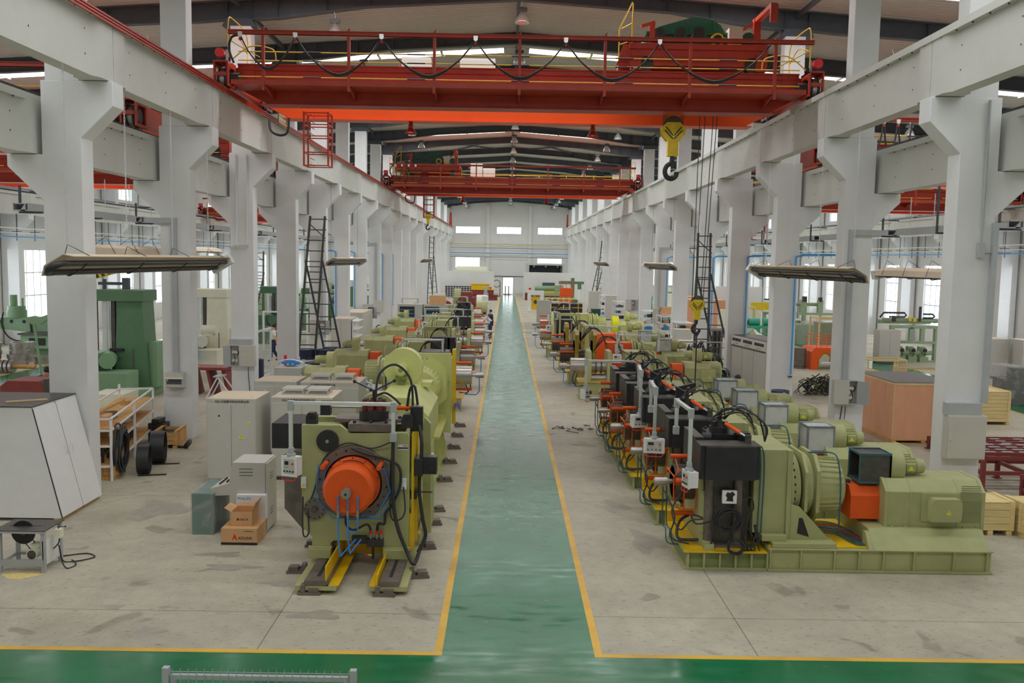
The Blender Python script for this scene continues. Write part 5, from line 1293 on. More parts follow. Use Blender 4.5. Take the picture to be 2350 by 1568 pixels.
# column mounted switch boxes
def colbox(x0,x1,y,z0,z1,lab,open_=None,sign_=False,top=None,col='cabinet_grey',d=.22):
    k=(y-.4)/y; x0*=k;x1*=k;z0=5+(z0-5)*k;z1=5+(z1-5)*k; y=y-.4 if False else 18+6*round((y-18.2)/6)
    t=thing('switch_box',lab,'electrical box',((x0+x1)/2,y,z0)); w=(x1-x0)/2; h=z1-z0
    m=MB(col)
    if open_ is None: m.box(-w,-d,0,w,0,h)
    else:
        m.box(-w,-.01,0,w,0,h).box(-w,-d,0,-w+.015,0,h).box(w-.015,-d,0,w,0,h).box(-w,-d,0,w,0,.015).box(-w,-d,h-.015,w,0,h)
    m.build('housing',t,bev=.004)
    if open_ is None: dd=MB(col).box(-w+.01,-d-.015,.02,w-.01,-d,h-.02).build('door',t,bev=.003)
    else:
        a,b=open_   # closed door range
        dd=MB(col).box(a,-d-.015,.01,b,-d,h-.01).build('door',t,bev=.003)
        c,e=(b,w) if b<w-.02 else (-w,a)
        k=MB('panel_white'); 
        for i in range(2): k.box(c+.05,-.1,h*.2+h*.4*i,e-.08,-.02,h*.32+h*.4*i)
        k.tube([(e-.1,-.1,h*.8),(e-.04,-.12,h*.65),(e-.1,-.1,h*.5)],.012,5,'ink').tube([(c+.1,-.1,.05),(c+.15,-.1,h*.3),(c+.1,-.08,h*.6)],.01,5,'ink')
        k.build('breakers',t)
        ld=MB('duct_grey')
        if e>0: ld.prism([(w,-d),(w+.2,-d-.22),(w+.215,-d-.21),(w+.015,-d+.01)],'z',.01,h-.01)
        else: ld.prism([(-w,-d),(-w-.12,-d-.26),(-w-.135,-d-.25),(-w-.015,-d+.01)],'z',.01,h-.01)
        ld.build('door',t,label='open door leaf')
    MB('aluminium').box(w*.2 if open_ else -w+.05,-d-.025,h*.45,w*.2+.03 if open_ else -w+.08,-d-.015,h*.58).build('lock',dd)
    if sign_: s=MB('yellow_sign'); sign(s,w*.45,-d-.016,h*.5,.04); s.build('warning_sign',dd)
    if top: MB('duct_grey').box(-w*1.05,-d*.9,h,w*.75,0,h+top).build('gland_box',t)
    return t
colbox(-9.35,-8.5,30.38,1.23,1.95,'grey switch box with left half open on the third left column',open_=(-.1,.425),sign_=True,top=.2)
t=colbox(-9.24,-8.76,24.38,1.36,1.78,'small grey terminal box with open flap on the second left column')
MB('cream').box(-.24,-.3,.25,.24,-.22,.28).box(-.2,-.24,.1,.2,-.235,.24,'slate_steel').build('flap',t)
colbox(9.02,9.68,24.48,1.2,1.86,'grey switch box with open right door on the second right column',open_=(-.33,.08))
colbox(9.17,9.98,18.48,1.03,1.95,'grey closed switch box on the first right column',top=.25)
colbox(-8.7,-8.0,54.48,1.3,2.0,'open grey switch box on the seventh left column',open_=(-.35,.0),top=.15)
colbox(-9.25,-8.5,42.48,1.3,2.0,'distant open grey switch box behind the leaning ladder on the left',open_=(-.37,-.05))
colbox(-8.9,-8.3,60.48,1.3,2.1,'distant grey switch box on the eighth left column',open_=None)
colbox(8.95,9.6,54.48,1.4,2.2,'distant open grey switch box on a right column',open_=(-.32,.02))
colbox(8.9,9.6,66.48,1.4,2.2,'most distant open grey switch box on a right column',open_=(-.35,.05))
# vertical cable ducts with elbow on columns
def duct(x,y,z0,z1,out,lab,w=.14,grp=None):
    k=(y-.4)/y; x*=k; z0=5+(z0-5)*k; y=18+6*round((y-18.2)/6)
    a,b=x-w/2,x+w/2; m=MB('duct_grey').prism([(a,z0),(b,z0),(b,z1-w),(x+out,z1-w),(x+out,z1),(a,z1)] if out>0 else [(a,z0),(b,z0),(b,z1),(x+out,z1),(x+out,z1-w),(a,z1-w)],'y',y-.1,y-.001)
    solo(m,'cable_duct',lab,'cable duct',grp)
duct(-9.0,24.4,1.78,5.95,-.75,'grey cable duct rising up the second left column to the tray')
duct(9.35,24.5,1.86,5.95,.95,'grey cable duct rising up the second right column to the tray')
duct(9.98,18.75,2.2,5.9,.2,'grey cable duct on the outer side of the first right column',w=.1)
duct(-8.75,42.4,2.0,5.95,-.6,'grey cable duct on the fifth left column')
duct(-8.8,60.4,2.1,5.95,-.6,'grey cable duct on the eighth left column')
duct(9.3,54.4,2.2,5.9,.7,'grey cable duct on the seventh right column')
solo(MB('black_rubber').tube([(-8.65,29.93,1.25),(-8.62,29.9,.8),(-8.6,29.93,.4),(-8.6,29.9,.02)],.014,6),'power_cable','black cable hanging below the switch box on the third left column','cable')
solo(MB('black_rubber').tube([(9.15,23.9,1.2),(9.1,23.9,.7),(9.05,23.9,.02)],.014,6).tube([(9.25,23.9,1.2),(9.22,23.9,.6),(9.25,23.9,.02)],.01,6),'power_cable','thin black cables hanging below the switch box on the second right column','cable')
solo(MB('duct_grey').cyl((9.5,17.95,5.75),(9.5,17.95,8.3),.03,8).box(9.44,17.9,5.2,9.56,17.99,5.5).cyl((9.5,17.95,5.5),(9.5,17.95,5.75),.02,8).cyl((9.56,17.95,5.3),(10.1,17.95,5.32),.018,6),'conduit','thin grey conduit with small junction box high on the first right column','conduit')
m=MB('aluminium').cyl((-9.0,29.97,5.35),(-9.0,29.97,8.3),.02,6).cyl((-8.65,29.97,5.4),(-8.65,29.97,8.3),.02,6).box(-9.05,29.9,5.25,-8.95,29.99,5.35).box(-8.7,29.9,5.3,-8.6,29.99,5.4).cyl((-9.4,29.96,5.3),(-8.6,29.96,5.35),.02,6)
solo(m,'conduit','pair of thin conduits with junction boxes high on the third left column','conduit')
# blue drop pipes on columns
for (s,k,lab) in ((1,2,'third'),(1,3,'fourth'),(1,4,'fifth'),(1,6,'seventh'),(-1,5,'sixth'),(-1,6,'seventh'),(-1,8,'ninth'),(-1,9,'tenth'),(-1,10,'eleventh')):
    y=18.0+6*k; x=HC+s*(9.4)
    m=MB('pipe_blue').tube([(x+s*2.2,y-.06,5.35),(x+s*.2,y-.06,5.33),(x,y-.06,5.25),(x,y-.06,5.05)],.035,8,sm=False).cyl((x,y-.06,5.1),(x,y-.06,1.3),.03,8)
    m.box(x-.08,y-.08,1.2,x+.05,y,1.24,'dark_steel')
    solo(m,'air_pipe','blue compressed air drop pipe on the %s %s column'%(lab,'right' if s>0 else 'left'),'pipe')
# ================================================================ right side foreground and bay
def ply_crate():
    t=thing('plywood_crate','large plywood crate on a pallet behind the second right column','crate',(11.85,26.2,0),.02)
    w,d,h=.92,1.35,1.72
    m=MB('plywood').box(-w,-d,.12,w,d,h); m.build('panels',t)
    p=MB('pallet_wood').box(-w,-d,.09,w,d,.12)
    for x in (-w,-.06,w-.12): p.box(x,-d,0,x+.12,d,.09)
    p.box(-w,-d,0,w,-d+.1,.02).box(-w,d-.1,0,w,d,.02); p.build('pallet',t)
    m=MB('pine').box(-w-.01,-d-.015,h-.05,w+.01,-d,h+.01).box(-w-.015,-d,h-.05,-w,d,h+.01)
    for a in (-w,w-.02): m.box(a,-d-.006,.12,a+.02,-d,h)
    m.build('edge_trim',t)
    r=MB('dark_steel'); r.box(-w+.03,-d+.02,h,w,d,h+.02); r.build('felt_cover',t)
    MB('panel_white').box(.42,-d-.004,h-.2,.62,-d,h-.06).build('shipping_label',t)
ply_crate()
crate('wooden_crate','long slatted timber crate at the right edge behind the first right column',(15.0,28.9,0),2.3,1.6,1.05,.03,'pine',.12)
crate('wooden_crate','small slatted crate with crossed straps just beyond the foremost mill',(9.15,16.65,0),.85,.7,.62,0,'pine',.13)
crate('wooden_crate','small slatted crate at the right picture edge beside its twin',(10.05,16.45,0),.8,.7,.62,.05,'pine',.13)
def rack_red(name,lab,loc,w,d,h,rz=0):
    t=thing(name,lab,'steel rack',loc,rz); m=MB('dark_oxide')
    for x in (-w/2,0,w/2-.1):
        for y in (-d/2,d/2-.1):
            l=MB('dark_oxide').box(x,y,0,x+.09,y+.09,h).box(x-.04,y-.04,0,x+.13,y+.13,.02); l.build('leg',t)
    for z in (h-.1,h*.45): m.box(-w/2,-d/2,z,w/2,-d/2+.08,z+.08).box(-w/2,d/2-.08,z,w/2,d/2,z+.08)
    for x in (-w/2,0,w/2-.08): m.box(x,-d/2,h-.1,x+.08,d/2,h-.02).box(x,-d/2,h*.45,x+.08,d/2,h*.45+.08)
    for k in range(4): m.box(-w/2,-d/2+.1+(d-.2)*k/4,h-.02,w/2,-d/2+.18+(d-.2)*k/4,h+.06)
    m.build('frame',t)
    p=MB('duct_grey')
    for i in range(5):
        for k in range(4): p.box(-w/2+.1+i*w/5,-d/2+.1+(d-.2)*k/4,h+.06,-w/2+.35+i*w/5,-d/2+.18+(d-.2)*k/4,h+.075)
    p.build('pads',t)
rack_red('support_frame','dark red steel support frame with grey pads behind the first right column',(11.75,20.3,0),2.0,1.3,.8)
rack_red('support_frame','dark red steel support frame at the right edge, nearer the small crates',(11.9,18.3,0),1.7,.8,.62)
rack_red('support_frame','low dark red steel frame in front of the long slatted crate',(13.3,23.6,0),3.2,1.4,.35)
# drum by the second column
def drum(x,y,lab,col='drum_blue',white=False,z=0,grp=None,top=True,sc=1):
    t=thing('oil_drum',lab,'oil drum',(x,y,z),random.random(),grp); r=.29*sc
    m=MB(col)
    m.lathe([(0,r),(.28*sc,r),(.29*sc,r+.012),(.31*sc,r+.012),(.32*sc,r),(.57*sc,r),(.58*sc,r+.012),(.6*sc,r+.012),(.61*sc,r),(.87*sc,r),(.88*sc,r+.008),(.88*sc,r-.015),(.86*sc,r-.02),(.86*sc,.01)],(0,0,0),'z',28,smooth=False)
    if white: m.lathe([(.325*sc,r+.002),(.565*sc,r+.002)],(0,0,0),'z',28,'panel_white')
    m.build('body',t)
    MB('dark_steel').cyl((.15*sc,0,.86*sc),(.15*sc,0,.88*sc),.03,10).build('bung',t)
    return t
t=drum(7.62,24.6,'dark blue oil drum with white lettering at the foot of the third right column',sc=1.0); t.location=(9.05,29.0,0); t.rotation_euler=(0,0,0)
for k,(s,z) in enumerate((('PILLER FFP',.72),('70-403',.62),('SCHEMATE',.48),('50',.36))):
    for j,ch in enumerate(s):
        if ch==' ': continue
        a=-math.pi/2-.55+j*.075*1.6
        o=writing(ch,.075,(.304*math.cos(a),.304*math.sin(a),z),(math.pi/2,0,a+math.pi/2),'panel_white',t)
# row of tall grey cabinets with meters
t=thing('control_cabinets','row of tall grey control cabinets with meter panels by the fourth right column','cabinet',(9.95,34.4,0),0)
m=MB('cabinet_grey').box(-.55,-1.6,.05,.55,1.6,2.12).box(-.5,-1.55,0,.5,1.55,.05,'slate_steel').prism([(-.55,1.75),(-.62,1.78),(-.58,2.12),(-.55,2.12)],'y',-1.6,1.6); m.build('body',t)
t.rotation_euler=(0,0,.14)
for i in range(3):
    y0=-1.6+1.07*i
    d=MB('cabinet_grey').box(-.575,y0+.02,.12,-.55,y0+1.05,1.7); dd=d.build('door',t,bev=.003)
    k=MB('ink')
    for j in range(5): k.box(-.625,y0+.15+.17*j,1.93,-.60,y0+.22+.17*j,2.04)
    k.box(-.6,y0+.03,1.72,-.575,y0+1.05,1.735)
    k.build('meters',t)
    q=MB('red_paint').ball((-.62,y0+.4,1.85),.018).ball((-.62,y0+.55,1.85),.018,'turquoise').ball((-.62,y0+.7,1.82),.018,'hose_blue'); q.build('indicator_lamps',t)
MB('dark_steel').box(-.5,-1.5,2.12,.55,1.55,2.15).build('dust_sheet',t)
# pile of thin pipes on timbers, hose reel, cable tangle
for i in range(6):
    y=33.9+.12*i; solo(MB('rust_steel').lathe([(0,.065),(0,.085),(2.2,.085),(2.2,.065),(0,.065)],(0,0,0),'x',14,smooth=True),'steel_pipe','rusty grey steel pipe in the bundle lying on timbers by the cabinets','pipe','steel pipes lying on timbers',loc=(7.55+.16*i,32.6+.15*i,.17 if i<5 else .33),rz=.95 if i<5 else 1.1)
solo(MB('pallet_wood').box(-.9,-.08,0,.9,.08,.09),'timber_beam','orange-brown timber under the front ends of the steel pipes','timber',loc=(8.1,32.75,0))
solo(MB('pallet_wood').box(-.6,-.08,0,.6,.08,.09),'timber_beam','orange-brown timber under the rear ends of the steel pipes','timber',loc=(8.3,34.4,0))
t=thing('hose_reel','dark green drum wound with black cable by the fourth right column','reel',(8.6,35.4,0),.5)
MB('dark_green').cyl((0,-.2,.36),(0,.2,.36),.26,24).box(-.25,-.18,0,.25,.18,.1).build('drum',t)
m=MB('black_rubber'); coil(m,(0,0,.38),.36,8,.018,'y',.06); m.build('cable',t)
def tangle(name,lab,cat,loc,w,h,n,r=.014,mt='black_rubber',flop=0):
    m=MB(mt)
    for k in range(n):
        x=random.uniform(-w,w); pts=[]; z=h*random.uniform(.7,1.0)-abs(x)*.2*h
        yy=random.uniform(-.3,.3)
        pts=[(x,yy,z)]
        for i in range(5):
            x+=random.uniform(-.22,.22)*w; yy+=random.uniform(-.15,.15); pts.append((x,yy,max(.03,z*(1-(i+1)/5)+random.uniform(-.1,.15)*h)))
        if flop and random.random()<.5: pts+= [(x+random.uniform(.3,1)*flop,yy-.2,.02),(x+random.uniform(1,1.6)*flop,yy-.3,.02)]
        m.tube(pts,r*random.uniform(.7,1.3),5,random.choice([mt,mt,'dark_steel','olive_dark','slate_steel']))
    return solo(m,name,lab,cat,loc=loc,kind='stuff')
tangle('cable_tangle','big tangle of black cables hanging over a stand beyond the close mills','cables',(8.45,37.9,0),.7,1.75,75,.02,flop=.8)
tangle('cable_tangle','heap of black cables on the floor in the right bay by the fourth column','cables',(12.6,34.3,0),1.0,.85,90,.02)
tangle('cable_tangle','lower tangle of cables sprawling in front of the cable stand','cables',(7.6,38.6,0),.7,.5,30,.018)
m=MB('duct_grey'); 
for x in (-.9,.9): m.box(x,-.2,0,x+.05,.2,.04).box(x,-.02,0,x+.05,.02,1.65)
m.box(-.9,-.02,1.6,.95,.02,1.65)
for i in range(6): m.box(-.8+.3*i,-.25,1.1,-.77+.3*i,.25,1.14)
solo(m,'cable_stand','grey steel stand half buried in hanging black cables','stand',loc=(8.35,38.05,0))
for i in range(5): solo(MB('black_rubber' if i%2 else 'rust_steel').tube([(9.25+.1*i,39.7,2.0),(9.22+.1*i,39.6,1.2),(9.3+.08*i,39.7,.25),(9.34+.08*i,39.75,.6),(9.3+.1*i,39.75,2.0)],.03,6),'belt_loop','black and brown belts hanging in loops between right columns','belt','hanging belts between the right columns')
solo(MB('duct_grey').box(9.1,39.72,1.95,9.9,39.78,2.1).box(9.12,39.7,0,9.17,39.78,2.0).box(9.85,39.7,0,9.9,39.78,2.0),'belt_hanger','grey bar stand from which the belts hang','stand')
# ladders leaning between columns
def ladder(name,lab,a,b,w,n,leg=None,mt='dark_steel'):
    t=thing(name,lab,'ladder',(a[0],a[1],0)); A=Vector(a);B=Vector(b); A0=Vector((A.x,A.y,0))
    W=Vector((0,w,0))
    s=MB(mt)
    for o in (Vector((0,0,0)),W): s.bar(A-A0+o,B-A0+o,.05,.09)
    s.build('stringers',t)
    r=MB(mt)
    for i in range(n):
        p=A+(B-A)*((i+.7)/n)-A0; r.bar(p,p+W,.035,.035)
    r.build('rungs',t)
    if leg:
        l=MB('slate_steel'); L=Vector(leg)
        for o in (Vector((0,0,0)),W): l.bar(L-A0+o,A+(B-A)*.62-A0+o,.04,.06)
        for i in range(6): q=L+(A+(B-A)*.62-L)*((i+.5)/6)-A0; l.bar(q,q+W,.03,.03)
        l.build('brace_legs',t)
    return t
def xladder(name,lab,y,xa,xb,z1,w,n,legx=None):
    t=thing(name,lab,'ladder',(xa,y,0)); s=MB('dark_steel'); d=xb-xa
    def P(u,o): return Vector((d*u+o,.02,z1*u))
    for o in (0,w): s.bar(P(0,o),P(1,o*.86),.09,.06)
    s.build('stringers',t)
    for i in range(n):
        u=(i+.7)/n; MB('dark_steel').bar(P(u,0),P(u,w),.045,.045).build('rung',t)
    MB('dark_steel').bar(P(.95,0),P(.86,w),.04,.04).build('diagonal',t)
    if legx is not None:
        l=MB('slate_steel')
        for o in (0,w): l.bar(Vector((legx-xa+o,.6,0)),Vector((d*.62+o,.1,z1*.72)),.08,.05)
        for i in range(9):
            u=(i+.5)/9; q=Vector((legx-xa,.6,0)).lerp(Vector((d*.62,.1,z1*.72)),u); l.bar(q,q+Vector((w,0,0)),.04,.04)
        l.build('brace_legs',t)
xladder('step_ladder','tall dark steel A-frame ladder standing between the fourth and fifth left columns',38.2,-8.95,-8.35,6.7,.72,15,-7.7)
xladder('step_ladder','tall dark steel A-frame ladder standing between the right columns behind the low hook',39.0,8.3,8.3,6.3,.62,14,9.6)
xladder('step_ladder','distant steel ladder by the far left columns',93,-8.2,-8.0,7.3,.5,14,-7.6)
xladder('step_ladder','distant steel ladder by the far right columns',88,8.7,9.3,7.0,.5,14,8.1)
xladder('step_ladder','pale ladder against the windows of the left bay',62,-17.5,-17.3,5.3,.6,12,-18.3)
# ---- right bay machines
t=thing('orange_platform','orange arched steel platform with guard rails in the right bay','platform',(15.4,42.4,0))
m=MB('bright_orange').prism([(-.75,0),(-.75,.85),(-.6,1.05),(1.2,1.05),(1.2,0),(.75,0),(.75,.5),(.5,.8),(-.2,.8),(-.42,.5),(-.42,.0)],'y',0,1.6); m.build('arch_body',t)
MB('oily_yellow').prism([(-.41,0),(-.41,.5),(-.2,.79),(.5,.79),(.74,.5),(.74,0),(.7,0),(.7,.48),(.48,.74),(-.17,.74),(-.37,.48),(-.37,0)],'y',-.01,1.6).build('arch_lining',t)
r=MB('bright_orange')
for x in (-.5,-.3,.0,.45,.9,1.4): r.cyl((x,.03,1.05),(x,.03,1.6),.015,6).cyl((x,1.5,1.05),(x,1.5,1.6),.015,6)
for z in (1.35,1.6): r.cyl((-.5,.03,z),(1.4,.03,z),.015,6).cyl((-.5,1.5,z),(1.4,1.5,z),.015,6)
r.build('guard_rail',t)
t=thing('transfer_machine','pale green gantry machine with drag chains and motors in the right bay','machine',(20.9,46.8,0))
mat('sage','#75856a',.45,var=.1)
m=MB('sage').box(-.6,0,1.75,2.0,.25,1.9).box(1.75,0,0,1.95,.25,1.8).box(1.35,-.1,0,2.1,.35,.08).box(-.55,.0,.95,1.8,.3,1.08).box(-.6,0,0,-.4,.25,1.9).box(.4,0,1.05,.6,.2,1.8).box(1.0,0,1.05,1.2,.2,1.8).box(-.2,1.4,0,2.,1.7,.3)
m.cyl((-.9,.4,2.15),(2.4,.4,2.15),.12,12).box(-.6,1.5,1.9,2.2,1.8,2.1); m.build('gantry_frame',t)
k=MB('black_steel').tube([(-1.1,.3,2.3),(-.9,.3,2.55),(.2,.3,2.55),(.3,.3,2.42),(.2,.3,2.33),(-.6,.3,2.33)],.05,6,sm=False).tube([(1.2,.3,2.5),(1.7,.3,2.5),(1.8,.3,2.38),(1.7,.3,2.3),(1.2,.3,2.3)],.05,6,sm=False).box(.95,.2,2.1,1.05,.3,2.9).box(-.55,-.1,2.1,-.4,.1,2.4); k.build('drag_chain',t)
for i,x in enumerate((-.1,.5,1.1)):
    q=MB('sage').box(x-.22,-.3,0,x+.22,.5,.28).box(x-.18,-.1,.28,x+.12,.2,.8).cyl((x,-.3,.62),(x,.3,.62),.15,14).cyl((x+.1,-.1,.45),(x+.45,-.1,.5),.12,12).cyl((x,-.36,.62),(x,-.3,.62),.1,12,'black_steel')
    q.build('grinding_head',t)
MB('panel_white').cyl((-.55,-.2,.45),(-.2,-.2,.45),.17,14).box(-.35,-.3,1.15,.05,-.25,1.6,'cream').build('spindle_motor',t)
MB('hook_yellow').box(.35,.1,2.12,.5,.2,2.35).box(.62,.1,2.1,.75,.2,2.3).build('warning_box',t)
cabinet('control_cabinet','grey-green control cabinet with emergency button before the gantry machine','cabinet',19.2,20.3,45.6,46.3,1.72,doors=2,lug=False)
cabinet('control_cabinet','grey cabinet standing behind the gantry machine cabinet','cabinet',18.4,19.1,47.8,48.6,1.85,doors=1,lug=False)
t=thing('lathe_line','long green gantry line against the windows of the right bay','machine',(19.0,60.5,0))
m=MB('sage').box(-1.5,0,1.6,4.2,.3,1.75).box(-1.5,0,0,-1.3,.3,1.7).box(1.2,0,0,1.4,.3,1.7).box(4,0,0,4.2,.3,1.7).cyl((-1.5,.6,2.3),(2.6,.6,2.3),.12,10).box(-.6,.2,1.75,-.4,.6,2.3).box(1.1,.2,1.75,1.5,.6,2.6).box(2.3,.2,1.75,2.6,.6,2.6); m.build('gantry_frame',t)
MB('black_steel').tube([(-1.4,.4,2.6),(0.2,.4,2.6),(.3,.4,2.45),(.2,.4,2.4),(-1,.4,2.4)],.05,6,sm=False).box(1.2,.1,2.5,1.45,.4,2.85).box(2.3,.1,2.5,2.5,.4,2.8).box(.5,-.2,0,1,.4,1.2).build('drag_chain',t)
MB('sage').box(-1.2,-.5,0,-.2,.5,1.3).box(1.7,-.5,0,3.6,.5,1.0).build('machine_base',t)
MB('hook_yellow').box(-2.4,-.3,1.9,-1.2,.0,2.4).build('warning_box',t)
for x,y,w,d,h,lab in ((17.4,55.5,.9,1.2,1.35,'left plastic-wrapped green machine part in the right bay'),(18.9,56.5,1.1,1.2,1.3,'right plastic-wrapped green machine part in the right bay')):
    t=thing('wrapped_machine',lab,'machine',(x,y,0)); MB('sage').box(-w/2,-d/2,0,w/2,d/2,h*.95).build('body',t)
    MB('wrap').prism([(-w*.52,0),(w*.53,0),(w*.51,h*.7),(w*.3,h*1.12),(-.1,h*1.0),(-w*.4,h*1.1),(-w*.53,h*.6)],'y',-d*.53,d*.53).build('plastic_wrap',t)
t=thing('wrapped_crate','open-sided pine crate holding a plastic-wrapped green cabinet in the right bay','crate',(18.75,51.2,0))
m=MB('pine').box(-1,-.8,0,1,.8,.14)
for x in (-1,.92):
    for y in (-.8,.72): m.box(x,y,.14,x+.08,y+.08,2.0)
m.box(-1,-.8,1.92,1,-.72,2.05).box(-1,.72,1.92,1,.8,2.0).box(-1,-.8,1.92,-.92,.8,2.05).box(.92,-.8,1.92,1,.8,2.0); m.build('frame',t)
MB('olive_dark').box(-.8,-.6,.14,.8,.6,1.7).build('cabinet',t); MB('wrap').box(-.85,-.66,.14,.86,.66,1.76).build('plastic_wrap',t)
t=thing('pump_skid','turquoise motor and pump set on a raised steel frame in the right bay','machine',(14.2,49.5,0))
m=MB('turquoise').box(-1.3,-.3,1.45,1.2,.3,1.6).box(-1.2,-.3,1.1,1.1,-.2,1.2)
for x in (-.3,.6): m.box(x,-.25,0,x+.2,.25,1.45)
m.build('frame',t); MB('turquoise').cyl((-.7,0,1.8),(-.1,0,1.8),.2,14).cyl((.1,0,1.8),(.9,0,1.8),.2,14).cyl((-1.1,0,1.75),(-.75,0,1.75),.15,12,'drum_blue').build('motor',t)
solo(MB('cream').lathe([(0,.75),(.1,.75),(.12,.65),(.2,.65),(.22,.6),(.4,.55),(.4,0)],(0,0,1.0),'x',32).cyl((.4,0,1.0),(1.4,0,1.0),.28,24,'bright_steel').cyl((.6,0,1.0),(.75,0,1.0),.33,24,'dark_steel').box(-.1,-.5,0,.3,.5,.4),'flanged_roll','cream flanged drum with bright steel shaft above the meter cabinets','roll',loc=(12.3,44.2,.0))
t=thing('pine_frame','yellow-green steel frame machine behind the turquoise pumps','machine',(14.6,56,0))
m=MB('olive_light').box(-.5,0,1.4,1.1,.3,1.5).box(-.5,0,2.2,1.1,.3,2.3)
for x in (-.5,.3,1): m.box(x,0,0,x+.1,.3,2.2)
m.build('frame',t); MB('cream').box(-1.2,-.2,0,-.6,.4,2.1).build('cabinet',t)
t=thing('coil_of_strip','wide coil of dark steel strip on the floor of the right bay','coil',(13.7,36.6,0))
MB('dark_steel').lathe([(0,.18),(0,.42),(.5,.42),(.5,.18),(0,.18)],(0,0,.42),'x',28).build('coil',t); t.rotation_euler=(0,0,-.5)
MB('sheet_plastic').prism([(-.6,.95),(.2,1.0),(1.9,.1),(2.2,.02),(1.8,.04),(.1,.86),(-.6,.9)],'y',-.2,.25).build('steel_sheet',t)
solo(MB('rust_steel').lathe([(0,.3),(1.0,.3),(1.0,0)],(0,0,0),'z',20).lathe([(.1,.31),(.14,.31)],(0,0,0),'z',20,'dark_steel'),'steel_barrel','rusty brown steel barrel left of the orange platform','barrel',loc=(14.25,42.9,0))
solo(MB('pine').box(-.04,-.5,0,.04,.5,1.05).box(-.05,-.5,1.0,1.6,-.42,1.08).box(1.5,-.5,0,1.58,-.42,1.05).box(-.04,-.5,0,.0,-.4,1.05),'crate_skeleton','empty brown timber crate frame behind the second right column','frame',loc=(15.6,35.0,0))
solo(MB('pine').box(-.9,-.5,.75,.9,-.44,.82).box(-.9,.44,.75,.9,.5,.82).box(-.9,-.5,.75,-.84,.5,.82).box(.84,-.5,.75,.9,.5,.82).box(-.9,-.5,0,-.84,-.44,.8).box(.84,-.5,0,.9,-.44,.8).box(.3,-.5,0,.36,-.44,.8).box(.84,.44,0,.9,.5,.8),'crate_skeleton','low open timber frame beyond the plywood crate','frame',loc=(17.2,40.3,0))
for i,(x0,x1,y,h,lab) in enumerate(((21.7,22.9,40.3,1.78,'grey steel cabinet by the window at the right edge, left one'),(23.1,24.3,39.6,1.8,'grey steel cabinet by the window at the right edge, right one'))):
    cabinet('steel_cabinet',lab,'cabinet',x0,x1,y,y+1.1,h,doors=1,lug=False)
solo(MB('sheet_plastic').box(-.25,-.2,0,.25,.2,.35),'foil_bundle','silver foil-wrapped bundle on top of the right edge cabinet','bundle',loc=(23.3,41.5,1.805)) if False else None
solo(MB('wall_paint').box(-1.7,-.1,0,1.7,.1,3.3),'partition_panel','pale blue-white partition panel standing in the right bay','partition',loc=(17.2,66,0))
t=thing('wrapped_machine','machine under clear crumpled plastic at the right picture edge','machine',(19.2,33.0,0))
MB('dark_steel').box(-.7,-.5,0,.9,.5,.9).box(-.3,-.2,.9,.2,.3,1.3).cyl((.2,0,1.1),(.7,0,1.1),.15,12,'red_paint').build('body',t)
MB('wrap').prism([(-.95,0),(1.2,0),(1.1,1.0),(.7,1.25),(.4,1.2),(-.2,1.42),(-.7,1.38),(-.9,.9)],'y',-.62,.65).build('plastic_wrap',t)
# shelving along the right columns, farther down
def shelf(x,y,w,d,h,n,lab,fill=True,rz=0,mt='panel_white'):
    t=thing('steel_shelf',lab,'shelf',(x,y,0),rz)
    m=MB(mt)
    for a in (-w/2,w/2-.04):
        for b in (-d/2,d/2-.04): m.box(a,b,0,a+.04,b+.04,h)
    m.build('posts',t)
    for i in range(n):
        z=.2+(h-.25)*i/(n-1); MB(mt).box(-w/2,-d/2,z,w/2,d/2,z+.03).build('shelf_board',t)
    if fill:
        for i in range(n-1):
            z=.2+(h-.25)*i/(n-1)+.03+.002
            for j in range(3):
                cc=random.choice(['cardboard','black_steel','pipe_blue','panel_white','dark_steel','rust_steel']); s=random.uniform(.12,.25)
                solo(MB(cc).box(-s*.6,-s*.7,0,s*.6,s*.7,s),'storage_box','small box or part stored on a steel shelf along the right columns','box','goods on the shelves along the right columns',loc=(x-w*.3+j*w*.3,y-d*.1+random.uniform(-.1,.1),z))
shelf(9.3,47.0,.9,1.8,1.9,5,'white steel shelf with boxes nearest along the right columns')
shelf(9.4,52.3,.9,1.8,1.9,5,'white steel shelf with a big open carton on top along the right columns')
shelf(9.2,57.5,.9,1.8,1.9,5,'white steel shelf with small goods, third along the right columns')
shelf(8.6,68,.8,2,2.0,5,'white steel shelf with goods, fourth along the right columns')
shelf(8.9,80,.9,2,2.0,5,'white steel shelf near the far ladder on the right')
solo(MB('cardboard').box(-.3,-.3,0,.3,.3,.45).prism([(-.3,.45),(-.6,.52),(-.6,.53),(-.3,.46)],'y',-.3,.3).prism([(.3,.45),(.6,.5),(.6,.51),(.3,.46)],'y',-.3,.3),'cardboard_box','open brown carton on top of a shelf along the right columns','box',loc=(9.4,52.3,1.94))
cabinet('floor_cabinet','grey cabinet with black side between the shelves on the right','cabinet',8.4,9.2,44.0,44.8,1.7,doors=1,lug=False)
cabinet('floor_cabinet','small white cabinet in the gap behind the cable stand','cabinet',8.2,8.9,41.6,42.2,1.35,doors=1,lug=False,col='panel_white')
cabinet('floor_cabinet','tall grey cabinet with papers on its door, far right','cabinet',8.0,9.3,86,87,2.1,doors=1,lug=False)
cabinet('floor_cabinet','pale grey cabinet with a red and white emblem, far right','cabinet',8.5,9.6,76,77,2.1,doors=1,lug=False)
cabinet('floor_cabinet','tall grey cabinet standing by the aisle on the right','cabinet',2.3,3.25,66,67,2.05,doors=1,lug=False)
solo(MB('dark_green').box(-.35,-.35,0,.35,.35,1.0).box(-.4,-.4,1.0,.4,.4,1.08),'waste_bin','green wheeled waste bin far down on the right','bin',loc=(7.4,73.5,0))
